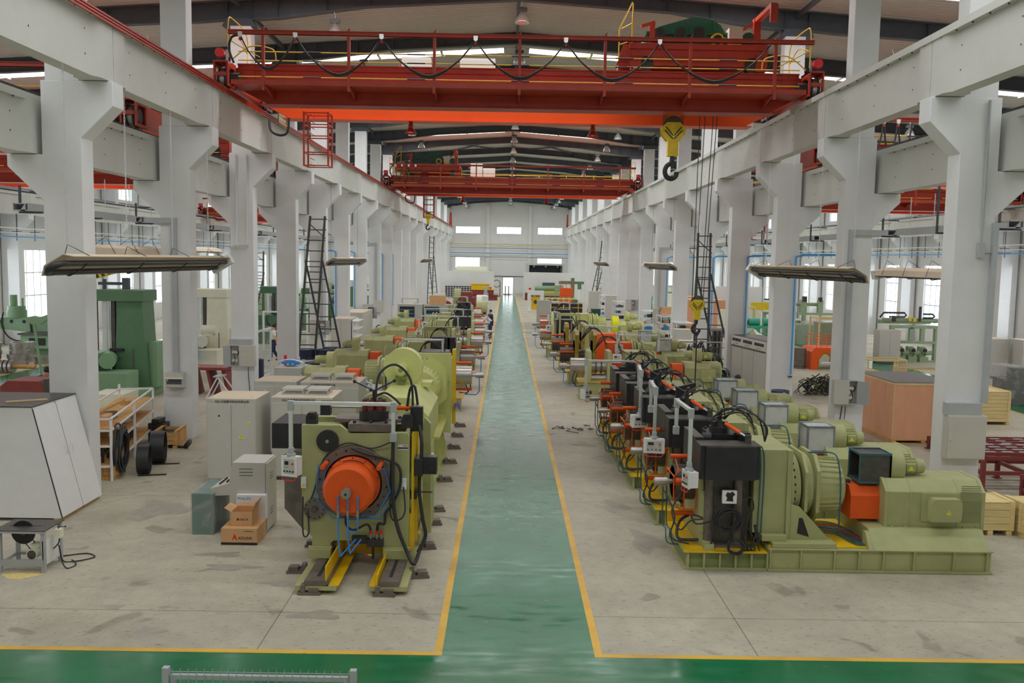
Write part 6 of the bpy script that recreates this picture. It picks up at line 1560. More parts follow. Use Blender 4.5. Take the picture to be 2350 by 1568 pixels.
for x,y,lab in ((4.0,74.5,'left black crate strapped with yellow bands, right row'),(5.6,74.5,'right black crate strapped with yellow bands, right row')):
    w=.72; h=1.45
    m=MB('black_steel').box(-w,-w,0,w,w,h)
    for a in (-.4,.35): m.box(a,-w-.006,0,a+.06,w+.006,h+.006,'yellow_line')
    for z in (.45,1.1): m.box(-w-.006,-w-.006,z,w+.006,w+.006,z+.06,'yellow_line')
    solo(m,'strapped_crate',lab,'crate',loc=(x,y,0))
for z,hh in ((0,.35),(.36,.3)):
    solo(MB('black_steel' if z==0 else 'cardboard').box(-.55,-.5,0,.55,.5,hh).box(-.56,-.51,hh*.3,.56,.51,hh*.3+.05,'yellow_line' if z==0 else 'cardboard'),'flat_crate','%s in the stack right of the strapped crates'%('black yellow-banded flat crate at the bottom' if z==0 else 'brown flat crate on top'),'crate',loc=(6.7,72.5,z))
tangle('cable_tangle','loose hoses on the floor beside the second last close mill','cables',(2.2,26.2,0),.6,.1,8,.012)
# ================================================================ machines farther down both rows
def xmill(side,y,x0,lab,kind,col='olive',L=5.4,guard=None,wrap=False,arm=None,extra=None,sc=1.0,dia=.3):
    """machine lying across the row; local +x runs away from the aisle"""
    t=thing('rolling_mill',lab,'machine',(x0,y,0),0 if side>0 else math.pi)
    t.scale=(sc,sc,sc); AZ=1.15
    b=MB(col)
    hb=.42 if kind!='low' else .6
    b.box(.35,-.55,0,L,.55,.04).box(.4,-.5,.04,2.6 if kind!='low' else 2.2,.5,hb).box(.35,-.55,hb,2.6 if kind!='low' else 2.2,.55,hb+.03).box(2.2,-.5,.04,L,.5,.35)
    for i in range(9): b.box(.5+i*.5,-.55,.04,.53+i*.5,-.5,.34)
    if kind=='low': b.cyl((.75,-.505,.25),(.75,-.5,.25),.07,14,'ink')
    b.build('base_frame',t)
    MB('machine_yellow').box(.3,-.56,hb+.03,1.9,.56,hb+.05).build('drip_tray',t)
    h=MB(col if kind!='oily' else 'oily_yellow')
    P=[(-.55,hb+.03),(.55,hb+.03),(.55,1.55),(.42,1.75),(-.42,1.75),(-.55,1.55)]
    xs=(.62,1.35) if kind in('low','open','oily') else (.62,1.75)
    for x in xs: h.prism(P,'x',x,x+.16)
    if kind=='oily': h.prism([(-.6,1.3),(.6,1.3),(.6,2.0),(.4,2.15),(-.4,2.15),(-.6,2.0)],'x',.62,.78).prism([(-.6,1.3),(.6,1.3),(.6,2.0),(.4,2.15),(-.4,2.15),(-.6,2.0)],'x',1.35,1.51)
    if kind=='frame': h.box(1.0,-.5,hb,1.1,-.38,2.3).box(2.0,-.5,hb,2.1,-.38,2.3).box(1.0,-.5,2.15,2.1,-.38,2.3).box(1.0,.38,hb,1.1,.5,2.3)
    h.box(2.0,-.45,.45,2.6,.45,1.75) if kind!='oily' else None
    h.build('housing',t,bev=.01)
    r=MB('bright_steel' if kind!='oily' else 'dark_steel').cyl((.05,0,AZ),(.6,0,AZ),dia,28).cyl((.8,0,AZ),(1.35,0,AZ),dia*.7,24).cyl((.8,0,AZ-.45),(1.35,0,AZ-.45),dia*.6,20).cyl((.95,0,AZ),(1.0,0,AZ),dia*.85,24,'dark_steel').cyl((1.15,0,AZ),(1.2,0,AZ),dia*.85,24,'dark_steel')
    r.build('roll_drum',t)
    MB('bright_steel').cyl((-.35,0,AZ),(-.08,0,AZ),.09,20).cyl((-.08,0,AZ),(.05,0,AZ),.05,12).build('spindle',t)
    if kind!='low':
        for yy,zz in ((-.42,AZ+.15),(.1,AZ+.42),(-.2,AZ-.5)): MB('bright_orange').cyl((.05,yy,zz),(.6,yy,zz),.045,12).build('guard_rod',t)
    if kind in('block','frame'):
        MB('black_steel').box(.8,-.5,1.45,1.7,.5,1.95).box(.9,-.4,.5,1.0,.4,1.45).box(.8,-.55,.5,.86,-.45,1.9,'bright_steel').box(1.62,-.55,.5,1.68,-.45,1.9,'bright_steel').build('top_block',t)
    if guard=='big': MB('bright_orange').prism([(-.5,.4),(-.5,1.45),(-.38,1.7),(.38,1.7),(.5,1.45),(.5,.4)],'x',1.95,2.95).build('coupling_guard',t,bev=.01)
    if guard=='yellow': MB('yellow_sign').cyl((3.9,0,AZ),(4.25,0,AZ),.5,32).build('coupling_guard',t)
    gearbox(t,(2.62 if guard!='big' else 2.95,0,AZ),0,col if kind!='oily' else 'olive',ln=.95)
    MB('bright_orange').prism([(-.3,.7),(-.3,1.15),(-.2,1.3),(.2,1.3),(.3,1.15),(.3,.7)],'x',3.75,4.15).build('coupling_guard',t) if guard!='yellow' else None
    motor(t,(4.2,0,.92),0,col,L=1.3,tbox=True)
    blower(t,(4.6,0,1.6),0,duct='grille' if wrap else None,wrap=wrap,c=col)
    hh=MB('black_rubber')
    for i in range(3): hh.tube([(.9,.1*i,1.9 if kind=='block' else 1.7),(1.2+.1*i,0,2.25),(1.7,-.2,2.1),(1.9,-.35,1.6)],.02,6)
    hh.tube([(.2,-.3,1.0),(.1,-.4,.7),(.25,-.45,.45)],.02,6).tube([(.3,-.2,.9),(.2,-.5,.5),(.5,-.5,.5)],.018,6)
    hh.build('hoses',t)
    MB('hose_blue').tube([(-.2,0,AZ-.08),(-.2,-.1,.6),(-.1,-.3,.45),(.3,-.4,.45)],.016,6,sm=False).build('coolant_pipe',t)
    if arm: console(t,arm[0],arm[1],2.35,1.5,0 if side>0 else math.pi,post0=1.8,w=.3,h=.3)
    return t
xmill(1,32.6,2.35,'low olive mill with bright rollers, sixth on the right row','low',L=4.0,arm=((3.2,-.4),(1.7,-.4)))
xmill(1,36.6,2.2,'oily yellow mill with large orange cover, seventh on the right row','oily',guard='big',wrap=True,arm=((1.0,.4),(2.4,-.6)))
xmill(1,41.0,2.1,'oily mill with tall orange cover, eighth on the right row','oily',guard='big',wrap=True)
xmill(1,46.5,1.75,'olive mill with frame stand, ninth on the right row','frame',wrap=False,arm=((.9,-.4),(.5,-.4)))
xmill(1,52.5,1.95,'olive mill with yellow ringed gearbox, tenth on the right row','block',col='olive_light',guard='yellow',arm=((1.6,-.4),(.6,-.4)),sc=1.1)
xmill(-1,29.5,-1.05,'olive mill with black block right behind the light olive mill on the left','block',L=5,arm=((1.0,.4),(2.3,.4)))
xmill(-1,35.0,-1.15,'olive mill with frame stand, second aisle-side mill on the left','frame')
xmill(-1,41.5,-1.0,'olive mill with bright rollers, third aisle-side mill on the left','open',arm=((1.2,.4),(3.0,.4)))
xmill(-1,47.5,-1.05,'olive mill with silver side plates, fourth aisle-side mill on the left','block',arm=((1.2,.4),(3.2,.4)))
xmill(-1,54.0,-1.3,'olive mill being worked on by two men on the left','block')
xmill(-1,63.0,-1.7,'distant olive mill on the left with grey console frame','frame',arm=((1.0,.4),(2.0,.4)))
# hydraulic power units behind the switch cabinets
def power_unit(x,y,w,d,h,lab,motors=True):
    t=thing('hydraulic_unit',lab,'hydraulic unit',(x,y,0))
    MB('box_grey').box(-w/2,-d/2,0,w/2,d/2,h).build('tank',t)
    m=MB('hose_blue').cyl((-.3,-.1,h+.12),(.3,-.1,h+.12),.05,10).box(-.15,-.18,h+.02,.15,-.02,h+.2); m.ball((-.08,-.2,h+.08),.04,'hook_yellow').ball((.08,-.2,h+.08),.04,'hook_yellow'); m.build('valves',t)
    MB('red_paint').cyl((-.25,.15,h),(-.25,.15,h+.35),.05,12).build('accumulator',t)
    q=MB('aluminium').tube([(-.4,-.2,h),(-.4,-.2,h+.15),(0,-.25,h+.25),(.4,-.2,h+.15),(.4,-.2,h)],.02,6).cyl((.2,.1,h),(.2,.1,h+.3),.06,12).cyl((.35,.2,h),(.35,.2,h+.2),.05,12); q.build('pipework',t)
    return t
power_unit(-4.35,26.3,1.25,1.4,1.15,'grey hydraulic tank with blue valve block behind the switch cabinets')
power_unit(-2.95,24.6,.55,.7,1.75,'narrow dark grey hydraulic tank with red filter beside the light olive mill')
power_unit(-7.2,30.0,.9,1.2,1.3,'small grey hydraulic tank with gauges, farther left')
# drums behind the cabinets
k=0
for (x,y,w) in ((-8.0,32.2,0),(-7.85,33.0,0),(-7.7,33.8,0),(-7.5,34.6,0),(-9.9,35.4,0)):
    drum(x,y,'dark blue oil drum in the row behind the third left column',grp='dark blue drums behind the third left column')
for (x,y) in ((-8.3,37.05),(-7.5,37.1),(-7.4,37.9),(-6.6,37.9)):
    drum(x,y,'blue and white oil drum in the cluster by the leaning ladder',white=True,grp='blue and white drums by the ladder',sc=1.3)
# steel cabinets and stock along the left columns
cabinet('tool_cabinet','open grey tool cabinet with shelves beside the leaning ladder','cabinet',-8.9,-7.9,45.5,47.5,1.85,doors=2,lug=False,handle=False)
m=MB('panel_white').box(0,-.9,0,.04,.9,1.8); 
for z in (.1,.5,.9,1.3,1.7): m.box(.0,-.9,z,.3,.9,z+.03)
solo(m,'open_shelf_door','open white shelf rack facing the aisle beside the grey tool cabinet','shelf',loc=(-7.85,46.5,0))
cabinet('tool_cabinet','long grey locker row along the left columns','cabinet',-9.2,-8.0,50.0,53.6,1.9,doors=3,lug=False)
cabinet('tool_cabinet','open dark equipment cabinet with blue racks, left one of two','cabinet',-7.4,-5.7,61,62,1.85,doors=1,lug=False,col='box_grey')
cabinet('tool_cabinet','open dark equipment cabinet with blue racks, right one of two','cabinet',-5.6,-4.0,61,62,1.85,doors=1,lug=False,col='box_grey')
for x,lab in ((-6.7,'left'),(-5.0,'right')):
    m=MB('black_steel').box(-.55,0,.1,.45,.02,1.7)
    for i in range(6): m.box(-.5,-.02,.2+.25*i,.4,0,.24+.25*i,'pipe_blue')
    solo(m,'component_rack','dark rack of components inside the %s equipment cabinet'%lab,'rack',loc=(x,60.93,0))
solo(MB('cardboard').box(-.55,-.4,0,.55,.4,.6),'cardboard_box','brown carton on top of the right equipment cabinet','box',loc=(-4.7,61.5,1.86))
shelf(-7.2,67,1.2,.7,2.0,4,'small grey parts trolley by the left columns',fill=False,mt='duct_grey')
solo(MB('panel_white').box(-.5,-.4,0,.5,.4,.8).box(-.35,-.3,.8,.35,.3,.95,'black_steel').cyl((0,0,.95),(0,0,1.5),.06,10,'dark_green').box(-.2,-.15,1.3,.2,.15,1.6,'dark_green'),'bench_drill','dark green bench drill on a white stand by the left columns','drill',loc=(-9.2,57.6,0))
tangle('cable_tangle','heap of black cable on the floor by the left locker row','cables',(-7.3,50.2,0),.5,.25,25,.02)
solo(MB('panel_white').box(-.25,-.3,0,.25,.3,.55).tube([(0,0,.55),(.0,0,.8),(.3,0,.85),(.4,.1,.5)],.03,6,'black_rubber'),'welding_set','white welding set with black cable on the floor at the left','machine',loc=(-7.9,54.6,0))
# far left stock: boxes, fans, castings
random.seed(11)
for i,(x,y,s,mt,lab) in enumerate(((-5.6,84,.9,'dark_oxide','dark red fan housing far down on the left'),(-4.7,84.5,.7,'olive','small olive fan housing far down on the left'),(-3.6,85,.75,'sky_blue','bright blue fan housing far down on the left'))):
    m=MB(mt).cyl((0,0,s*.6),(0,.5,s*.6),s*.55,24).cyl((0,-.02,s*.6),(0,0,s*.6),s*.3,20,'ink').box(-s*.3,0,0,s*.3,.5,s*.5)
    solo(m,'fan_housing',lab,'fan',loc=(x,y,0))
for i,(x,y,w,d,h,mt,nm,lab) in enumerate(((-4.3,78,2.8,1.4,1.0,'box_grey','steel_box','large pale grey steel box far down on the left'),(-3.9,90,1.6,1.6,1.7,'dark_oxide','red_oxide_casting','dark red casting stack, left part, far down the left row'),(-2.6,95,1.6,1.8,1.1,'dark_oxide','red_oxide_casting','low dark red castings beside the aisle, far left'),(-2.4,88,1.0,1.2,1.5,'cream','white_drum_casing','white drum-shaped casing far down the left row'),(-2.1,92,.5,.5,2.2,'duct_grey','grey_post','grey steel post among the far left castings'),(-6.5,90,1.2,1.2,1.5,'sheet_plastic','wrapped_pallet','plastic-wrapped pallet load far down on the left'),(-3.3,73,1.0,1.2,.6,'dark_oxide','red_oxide_casting','dark red rollers between the far left mills'),(-2.1,79,.9,1.0,1.3,'olive','olive_fan_casing','olive round casing beside the aisle far left'),(-5.1,94,.7,.7,1.9,'olive','olive_fan_casing','tall olive duct piece far down on the left'),(-1.9,83,.8,1.4,1.6,'sheet_plastic','wrapped_pallet','machine under plastic beside the aisle far left'))):
    m=MB(mt)
    if 'drum' in nm or 'fan' in nm: m.cyl((-w/2,0,h/2),(w/2,0,h/2),h/2,28).cyl((-w/2-.02,0,h/2),(-w/2,0,h/2),h/4,20,'cabinet_grey')
    else: m.box(-w/2,-d/2,0,w/2,d/2,h*.7).box(-w*.4,-d*.4,h*.7,w*.3,d*.4,h).box(-w*.52,-d*.52,h*.3,w*.52,d*.52,h*.36)
    solo(m,nm,lab,'stock',loc=(x,y,0),bev=.02)
# stacked steel frames and grating by the white left booth
m=MB('panel_white')
for i in range(14): m.box(-2.4+.35*i,-.05,0,-2.36+.35*i,.05,1.55)
for i in range(7): m.box(-2.4,-.05,.1+.23*i,2.25,.05,.14+.23*i)
m.box(-2.4,.06,0,2.3,.1,1.5,'black_steel'); solo(m,'grid_rack','white grid rack with black openings before the left booth','rack',loc=(-5.6,116.5,0))
for i,(x,z,w,mt) in enumerate(((-3.2,1.7,2.2,'machine_yellow'),(-2.9,1.05,2.7,'dark_oxide'),(-2.6,.35,3.0,'dark_oxide'))):
    m=MB(mt).box(-w/2,-.6,0,w/2,.6,.6).box(-w/2-.1,-.7,.55,w/2+.1,.7,.65,'machine_yellow' if i<2 else 'dark_oxide')
    solo(m,'steel_girder',['topmost yellow girder piece in the stack by the far left booth','middle dark red girder in the stack by the far left booth','bottom dark red girder in the stack by the far left booth'][i],'girder',loc=(x,110,z-.35 if i<2 else 0))
# aisle-side stands with hoops (drum cradles) near far door
for x,y,lab in ((-1.3,121,'brown hoop stand left of the far door'),(.1,127,'brown clamp stand in front of the far door')):
    m=MB('rust_steel')
    if x<0: m.lathe([(-.04,.42),(.04,.42),(.04,.52),(-.04,.52),(-.04,.42)],(0,0,1.75),'y',28).box(-.5,-.1,0,-.4,.1,1.8).box(.4,-.1,0,.5,.1,1.8).box(-.5,-.4,0,.5,.4,.1)
    else: m.box(-.5,-.3,0,.5,.3,.1).box(-.3,-.1,.1,-.15,.1,1.3).box(.15,-.1,.1,.3,.1,1.3)
    solo(m,'pipe_stand',lab,'stand',loc=(x,y,0))
# far right stock
m=MB('bright_orange').box(-.7,-.7,0,.7,.7,1.1).box(-.7,-.7,1.12,.7,.7,1.95)
for a in (-.7,.66): m.box(a,-.7,1.95,a+.04,-.66,2.75).box(a,.66,1.95,a+.04,.7,2.75)
m.box(-.7,-.7,2.71,.7,-.66,2.75).box(-.7,-.7,2.3,.7,-.66,2.34).box(-.02,-.7,1.95,.02,-.66,2.75)
solo(m,'orange_platform','tall orange box platform with railing far down on the right','platform',loc=(6.7,100,0))
t=thing('radial_drill','green radial drill beside the far orange platform','drill',(7.7,104,0)); MB('mill_green').cyl((0,0,0),(0,0,3.0),.22,16).box(-.6,-.5,0,.6,.5,.5).build('column',t); MB('mill_green').box(-1.6,-.2,2.3,1.3,.2,2.6).box(.6,-.3,1.7,1.0,.3,2.6).build('arm',t)
t=thing('horizontal_press','long green horizontal cylinder machine far down on the right','machine',(5.0,104,0)); MB('mint').cyl((-1.7,0,1.75),(.6,0,1.75),.28,18).box(.6,-.4,1.3,1.6,.4,2.1).build('cylinder',t); MB('sage').box(-2,-.4,.9,2,.4,1.2).box(-1.8,-.3,0,-1.6,.3,.9).box(1.5,-.3,0,1.7,.3,.9).build('table',t)
t=thing('roller_table','pale olive roller table in front of the far green press','machine',(4.2,93,0)); m=MB('olive_light').box(-2,-.5,1.0,3,-.4,1.15).box(-2,.4,1.0,3,.5,1.15)
for i in range(8): m.box(-1.9+.6*i,-.5,.0,-1.8+.6*i,-.42,1.0).box(-1.9+.6*i,-.55,.95,-1.7+.6*i,.55,1.02)
m.build('frame',t)
r=MB('dark_steel')
for i in range(9): r.cyl((-1.8+.55*i,-.4,1.15),(-1.8+.55*i,.4,1.15),.1,12)
r.build('rollers',t)
for y,w,z,mt,lab in ((112,4.5,0,'dark_oxide','dark red long girder on the floor far right'),(111.5,3.5,1.02,'machine_yellow','yellow girder resting on the far right dark red girder')):
    solo(MB(mt).box(-w/2,-.5,0,w/2,.5,.9 if z==0 else .25),'steel_girder',lab,'girder',loc=(4.6,y,z if z==0 else .905))
t=thing('gate_press','white framed press with orange core beside the aisle far right','machine',(2.9,88,0)); MB('panel_white').box(-.8,-.3,0,-.45,.3,2.0).box(.45,-.3,0,.8,.3,2.0).box(-.8,-.3,1.6,.8,.3,2.0).box(-.8,-.6,0,1.6,.6,.12).build('frame',t); MB('machine_yellow').box(-.4,-.2,.12,.4,.2,1.4).cyl((0,-.25,.9),(0,-.2,.9),.2,16,'dark_steel').build('core',t)
solo(MB('slate_steel').box(-.8,-.3,0,.8,.3,2.1).box(-.7,-.31,.3,.7,-.3,.35,'aluminium').box(-.7,-.31,.9,.7,-.3,.95,'aluminium').box(-.7,-.31,1.5,.7,-.3,1.55,'aluminium'),'tool_rack','dark shelf cabinet against the far right booth','rack',loc=(5.5,116.6,0))
for x,lab in ((-2.1,'left'),(3.1,'right')): solo(MB('red_paint').box(-.15,-.02,0,.15,0,.25),'fire_notice','small red fire notice on the %s far booth'%lab,'sign',loc=(x,117.68,1.1))
for s,x,z0 in ((-1,-8.35,9.74),(-1,-7.9,9.74),(1,8.95,9.74)): solo(MB('crane_red').prism([(-.15,0),(.15,0),(.06,1.9),(-.06,1.9)],'y',-.2,.2),'buffer_stop','red tapered end stop standing on the far end of the %s crane beam'%('left' if s<0 else 'right'),'end stop','red end stops on the %s crane beam'%('left' if s<0 else 'right'),loc=(HC+s*8.43+(.0 if x!=-7.9 else -.0),130.5 if x!=-7.9 else 128.5,z0))
# ================================================================ left bay machine tools
def boring(x,y,lab,c1,c2,sc=1.0,rz=0,name='boring_mill',h=3.7):
    t=thing(name,lab,'machine tool',(x,y,0),rz); t.scale=(sc,sc,sc)
    m=MB(c1).prism([(.0,.3),(1.15,.3),(1.0,h-.35),(.12,h-.35)],'y',0,1.0); m.box(-.75,-.1,h-.38,1.08,1.1,h)
    m.build('column',t,bev=.01)
    w=MB('aluminium').box(-.12,.05,.6,.02,.2,h-.38,'dark_steel').box(-.42,.05,.6,-.28,.2,h-.38).cyl((-.2,.12,.6),(-.2,.12,h-.38),.03,10).cyl((-.6,.1,.6),(-.6,.1,h-.38),.03,10,'dark_steel').box(-.05,.2,.6,.02,.5,h-.38)
    w.build('guideways',t)
    b=MB(c2).box(-1.2,-1.4,0,1.2,1.3,.35).box(-.9,-1.35,.35,.95,-.3,1.0).box(-.75,-.9,.9,-.2,.1,1.6); b.build('bed',t,bev=.015)
    q=MB(c2).cyl((.1,-.8,1.35),(-.1,-.15,1.35),.26,20).cyl((.12,-.87,1.35),(.1,-.8,1.35),.2,20,'dark_steel').cyl((.14,-.9,1.35),(.06,-.65,1.35),.27,20); q.build('feed_motor',t)
    s=MB(c2).box(.98,.3,.3,1.35,1.0,1.9); s.build('side_cabinet',t)
    k=MB('ink').box(-.12,-.01-.1,1.6,.35,.1,1.7).cyl((-.4,-.905,1.2),(-.4,-.9,1.2),.04,10)
    for i in range(3): k.cyl((-.5,-1.36,.45+.12*i),(-.5,-1.35,.45+.12*i),.035,10)
    k.build('controls',t)
    MB('rust_steel').cyl((.65,-.02,.5),(.65,-.02,1.7),.02,8).build('pipe',t)
    return t
boring(-13.6,31.0,'tall dark green boring mill between the first two left columns','mill_green','mint',1.0,h=3.72)
t=thing('hazard_arm','black and yellow striped arm above the green boring mill','arm',(-13.4,31.1,3.74))
m=MB('hook_yellow').prism([(-1.1,.28),(.35,.7),(.4,.85),(-1.0,.5)],'y',0,.12)
for i in range(7):
    a=-1.0+.2*i; m.prism([(a,.30+.29*(a+1.1)*1.0),(a+.1,.30+.29*(a+1.2)),(a+.02,.48+.26*(a+1.1)),(a-.08,.48+.26*(a+1.0))],'y',-.005,.0,'ink')
m.build('striped_bar',t); MB('slate_steel').box(-.6,.0,.0,-.5,.1,.35).box(-.75,0,.15,.2,.1,.25).box(.1,-.05,0,.3,.15,.4).build('bracket',t)
boring(-13.2,39.2,'cream boring mill with blue head between the second and third left columns','cream','cream',.93,h=3.75)
solo(MB('hose_blue').box(-.3,-.1,0,.3,.1,1.2).box(-.2,-.11,.3,.2,-.1,.55,'ink'),'blue_guard','blue guard panel on the head of the cream boring mill','panel',loc=(-13.3,37.6,.55))
t=thing('spindle_motor','cream motor on the side of the cream boring mill','motor',(-12.35,37.2,1.62)); MB('cream').cyl((-.3,0,.25),(.3,0,.25),.2,20).box(-.2,-.2,0,.2,.2,.1).build('motor_body',t)
boring(-13.5,52,'dark green boring mill in the left bay behind the third left column','mill_green_dark','mill_green_dark',1.0,h=3.2)
boring(-13.0,60,'small green boring mill farther down the left bay','mill_green_dark','mill_green',.95,h=3.0)
t=thing('radial_drill','green radial drill with long arm at the left picture edge','drill',(-24.2,44.5,0))
t.location=(-21.6,44.5,0)
m=MB('mint').cyl((0,0,0),(0,0,3.0),.35,24).cyl((0,0,0),(0,0,.4),.7,24).box(-2.5,-1.2,0,1.0,.6,.35); m.build('column',t)
a=MB('mint').prism([(-5.0,1.75),(.2,1.75),(.2,.95),(-.8,.92),(-5.0,1.35)],'y',-.45,0); a.build('arm',t,bev=.015)
k=MB('ink')
for i in range(5): k.cyl((-4.6+.62*i,-.455,1.55),(-4.6+.62*i,-.45,1.55),.09,16)
k.build('arm_holes',t)
h=MB('mint').cyl((-2.6,-.2,1.75),(-2.6,-.2,2.1),.45,24).cyl((-2.6,-.2,2.0),(-2.6,-.2,2.3),.4,24).cyl((-2.75,-.2,2.3),(-2.75,-.2,2.85),.18,16).cyl((-2.3,-.2,2.3),(-2.3,-.2,2.7),.05,8); h.build('head',t)
MB('black_rubber').tube([(-3.1,-.5,2.0),(-3.2,-.5,1.4),(-2.9,-.5,.8),(-2.3,-.5,.6),(-1.8,-.5,1.0),(-1.8,-.5,1.5)],.04,8).build('hose',t)
b=MB('mint').box(-1.7,-1.6,.35,.6,-.6,1.0).box(-1.8,-1.7,1.0,.7,-.5,1.08,'dark_steel').box(-1.3,-1.61,.5,-.5,-1.6,.85,'ink'); b.build('work_table',t)
random.seed(5)
for i,(x,y,z,r,h,ax) in enumerate(((-22.5,38.9,0,.45,.5,'z'),(-21.5,39.3,0,.42,.5,'z'),(-22.4,38.9,.51,.4,.5,'z'),(-21.4,39.3,.51,.4,.5,'z'),(-20.7,39.9,0,.35,.35,'z'),(-23.3,37.8,0,.5,.35,'y'),(-20.4,40.6,0,.4,.6,'x'),(-23.2,39.7,0,.45,.8,'z'),(-21.9,40.6,0,.45,.9,'z'))):
    z0=z if ax=='z' else r
    m=MB('bright_steel').lathe([(0,r*.7),(0,r),(h*.3,r),(h*.32,r*.92),(h*.6,r*.92),(h*.62,r),(h,r),(h,r*.7),(0,r*.7)],(0,0,z0 if ax!='z' else 0),ax,28)
    solo(m,'steel_ring','bright machined steel ring in the pile at the left picture edge','ring','machined steel rings at the left edge',loc=(x,y,z if ax=='z' else 0))
m=MB('bright_steel')
for i in range(22): m.cyl((-2.0+.18*i,0,.28),(-1.88+.18*i,0,.28),.27,24)
m.cyl((-2,0,.28),(2.8,0,.28),.09,12,'pallet_wood'); solo(m,'ring_roll','row of steel rings threaded on a shaft lying on the left bay floor','roll',loc=(-22.1,36.6,0))
solo(MB('dark_oxide').prism([(-.7,0),(.5,0),(.5,.62),(.35,.78),(-.5,.78),(-.7,.62)],'y',-.5,.5).prism([(.5,0),(.62,0),(.62,.85),(.5,.85)],'y',-.55,.55,'dark_steel'),'red_casting','dark red cast housing with grey flange behind the white locker','casting',loc=(-13.0,24.6,.72),bev=.02)
solo(MB('panel_white').box(-1.5,-.6,.62,1.0,.7,.7).box(-1.4,-.5,0,-1.3,-.4,.62).box(.8,-.5,0,.9,-.4,.62).box(-1.4,.5,0,-1.3,.6,.62).box(.8,.5,0,.9,.6,.62).box(-1.2,-.3,.7,-1.0,-.1,.85,'dark_steel'),'work_bench','white steel bench carrying the dark red casting','bench',loc=(-13.2,24.6,0))
cabinet('steel_cabinet','cream low cabinet beside the white rack','cabinet',-11.3,-10.4,24.2,25.2,1.15,doors=1,lug=False,col='cream',top='cream')
solo(MB('mint').tube([(0,0,0),(.05,0,1.0),(-.05,0,1.9),(-.1,0,2.6)],.04,8).prism([(-.3,2.6),(.1,2.55),(.5,2.85),(.5,2.95),(.1,2.8),(-.1,2.85),(-.35,2.8)],'y',-.1,.1),'swing_arm','thin green swing arm lamp post left of the first column','arm',loc=(-15.7,30.0,0)) 
t=thing('glass_screen','white framed glazed screen beside the third left column','screen',(-9.9,36.4,0))
MB('panel_white').box(-.03,-1.2,0,.03,-1.1,2.0).box(-.03,1.1,0,.03,1.2,2.0).box(-.03,-1.2,1.92,.03,1.2,2.0).box(-.03,-1.2,0,.03,1.2,.08).build('frame',t); MB('glass').box(-.01,-1.1,.08,.01,1.1,1.92).build('pane',t)
t=thing('glass_screen','white framed glazed screen behind the walking man','screen',(-11.6,47,0))
MB('panel_white').box(-1.2,-.03,0,-1.1,.03,2.1).box(1.1,-.03,0,1.2,.03,2.1).box(-1.2,-.03,2.02,1.2,.03,2.1).box(-1.2,-.03,1.0,1.2,.03,1.08).box(-1.2,-.03,0,1.2,.03,.08).build('frame',t); MB('glass').box(-1.1,-.01,.08,1.1,.01,2.02).build('pane',t)
m=MB('dark_oxide')
for x in (-.6,0,.55): m.prism([(x-.05,0),(x+.05,0),(x-.15,.95),(x-.25,.95)],'y',-.4,.4)
m.box(-.8,-.45,.9,.5,.45,1.0); solo(m,'red_steel_frame','dark red ribbed steel frame behind the second left column','frame',loc=(-10.4,32.0,0))
m=MB('panel_white')
for a in (-.3,.3): m.bar((-.5,a,0),(-.1,a,.75),.04).bar((-.1,a,.75),(.45,a,0),.04)
solo(m.box(-.25,-.32,.74,.02,.32,.78,'duct_grey'),'step_stool','small folding steel step between the second and third left columns','stool',loc=(-9.9,31.2,0))
random.seed(21)
for i in range(9):   # distant machine tools of the left bay, seen between the columns
    x=-12.5-random.random()*9; y=66+6.3*i; c=['mint','sage','cream','panel_white','mill_green'][i%5]
    t=thing('machine_tool','%s machine tool number standing down the left bay'%['pale green','sage green','cream','white','dark green'][i%5],'machine tool',(x,y,0)); t['label']='%s machine tool far down the left bay'%['pale green','sage green','cream','white','dark green'][i%5]; t['group']='%s machine tools far down the left bay'%['pale green','sage green','cream','white','dark green'][i%5]
    MB(c).box(-1.6,-.7,0,1.6,.7,.9).box(-1.5,-.5,.9,-.4,.5,2.0).build('bed',t); MB('dark_steel').box(-.2,-.4,.9,1.4,.4,1.1).cyl((-.4,0,1.5),(.1,0,1.5),.25,14).build('chuck',t); MB(c).cyl((-1,0,2.0),(-1,0,2.5),.2,12).build('motor',t)
for i in range(7):
    x=13+random.random()*9; y=70+7.5*i; c=['sage','turquoise','cream'][i%3]; w=['sage green','turquoise','cream'][i%3]
    t=thing('machine_tool',w+' machine tool far down the right bay','machine tool',(x,y,0),0,w+' machine tools far down the right bay')
    MB(c).box(-1.6,-.7,0,1.6,.7,.9).box(-1.5,-.5,.9,-.4,.5,2.0).build('bed',t); MB('dark_steel').box(-.2,-.4,.9,1.4,.4,1.1).build('slide',t)
for i,(x,y,h) in enumerate(((14,64,2.4),(16.5,75,2.2))):
    solo(MB('plywood').box(-1.5,-1,0,1.5,1,h),'plywood_crate',['nearer','farther'][i]+' big brown plywood crate deep in the right bay','crate',loc=(x,y,0))
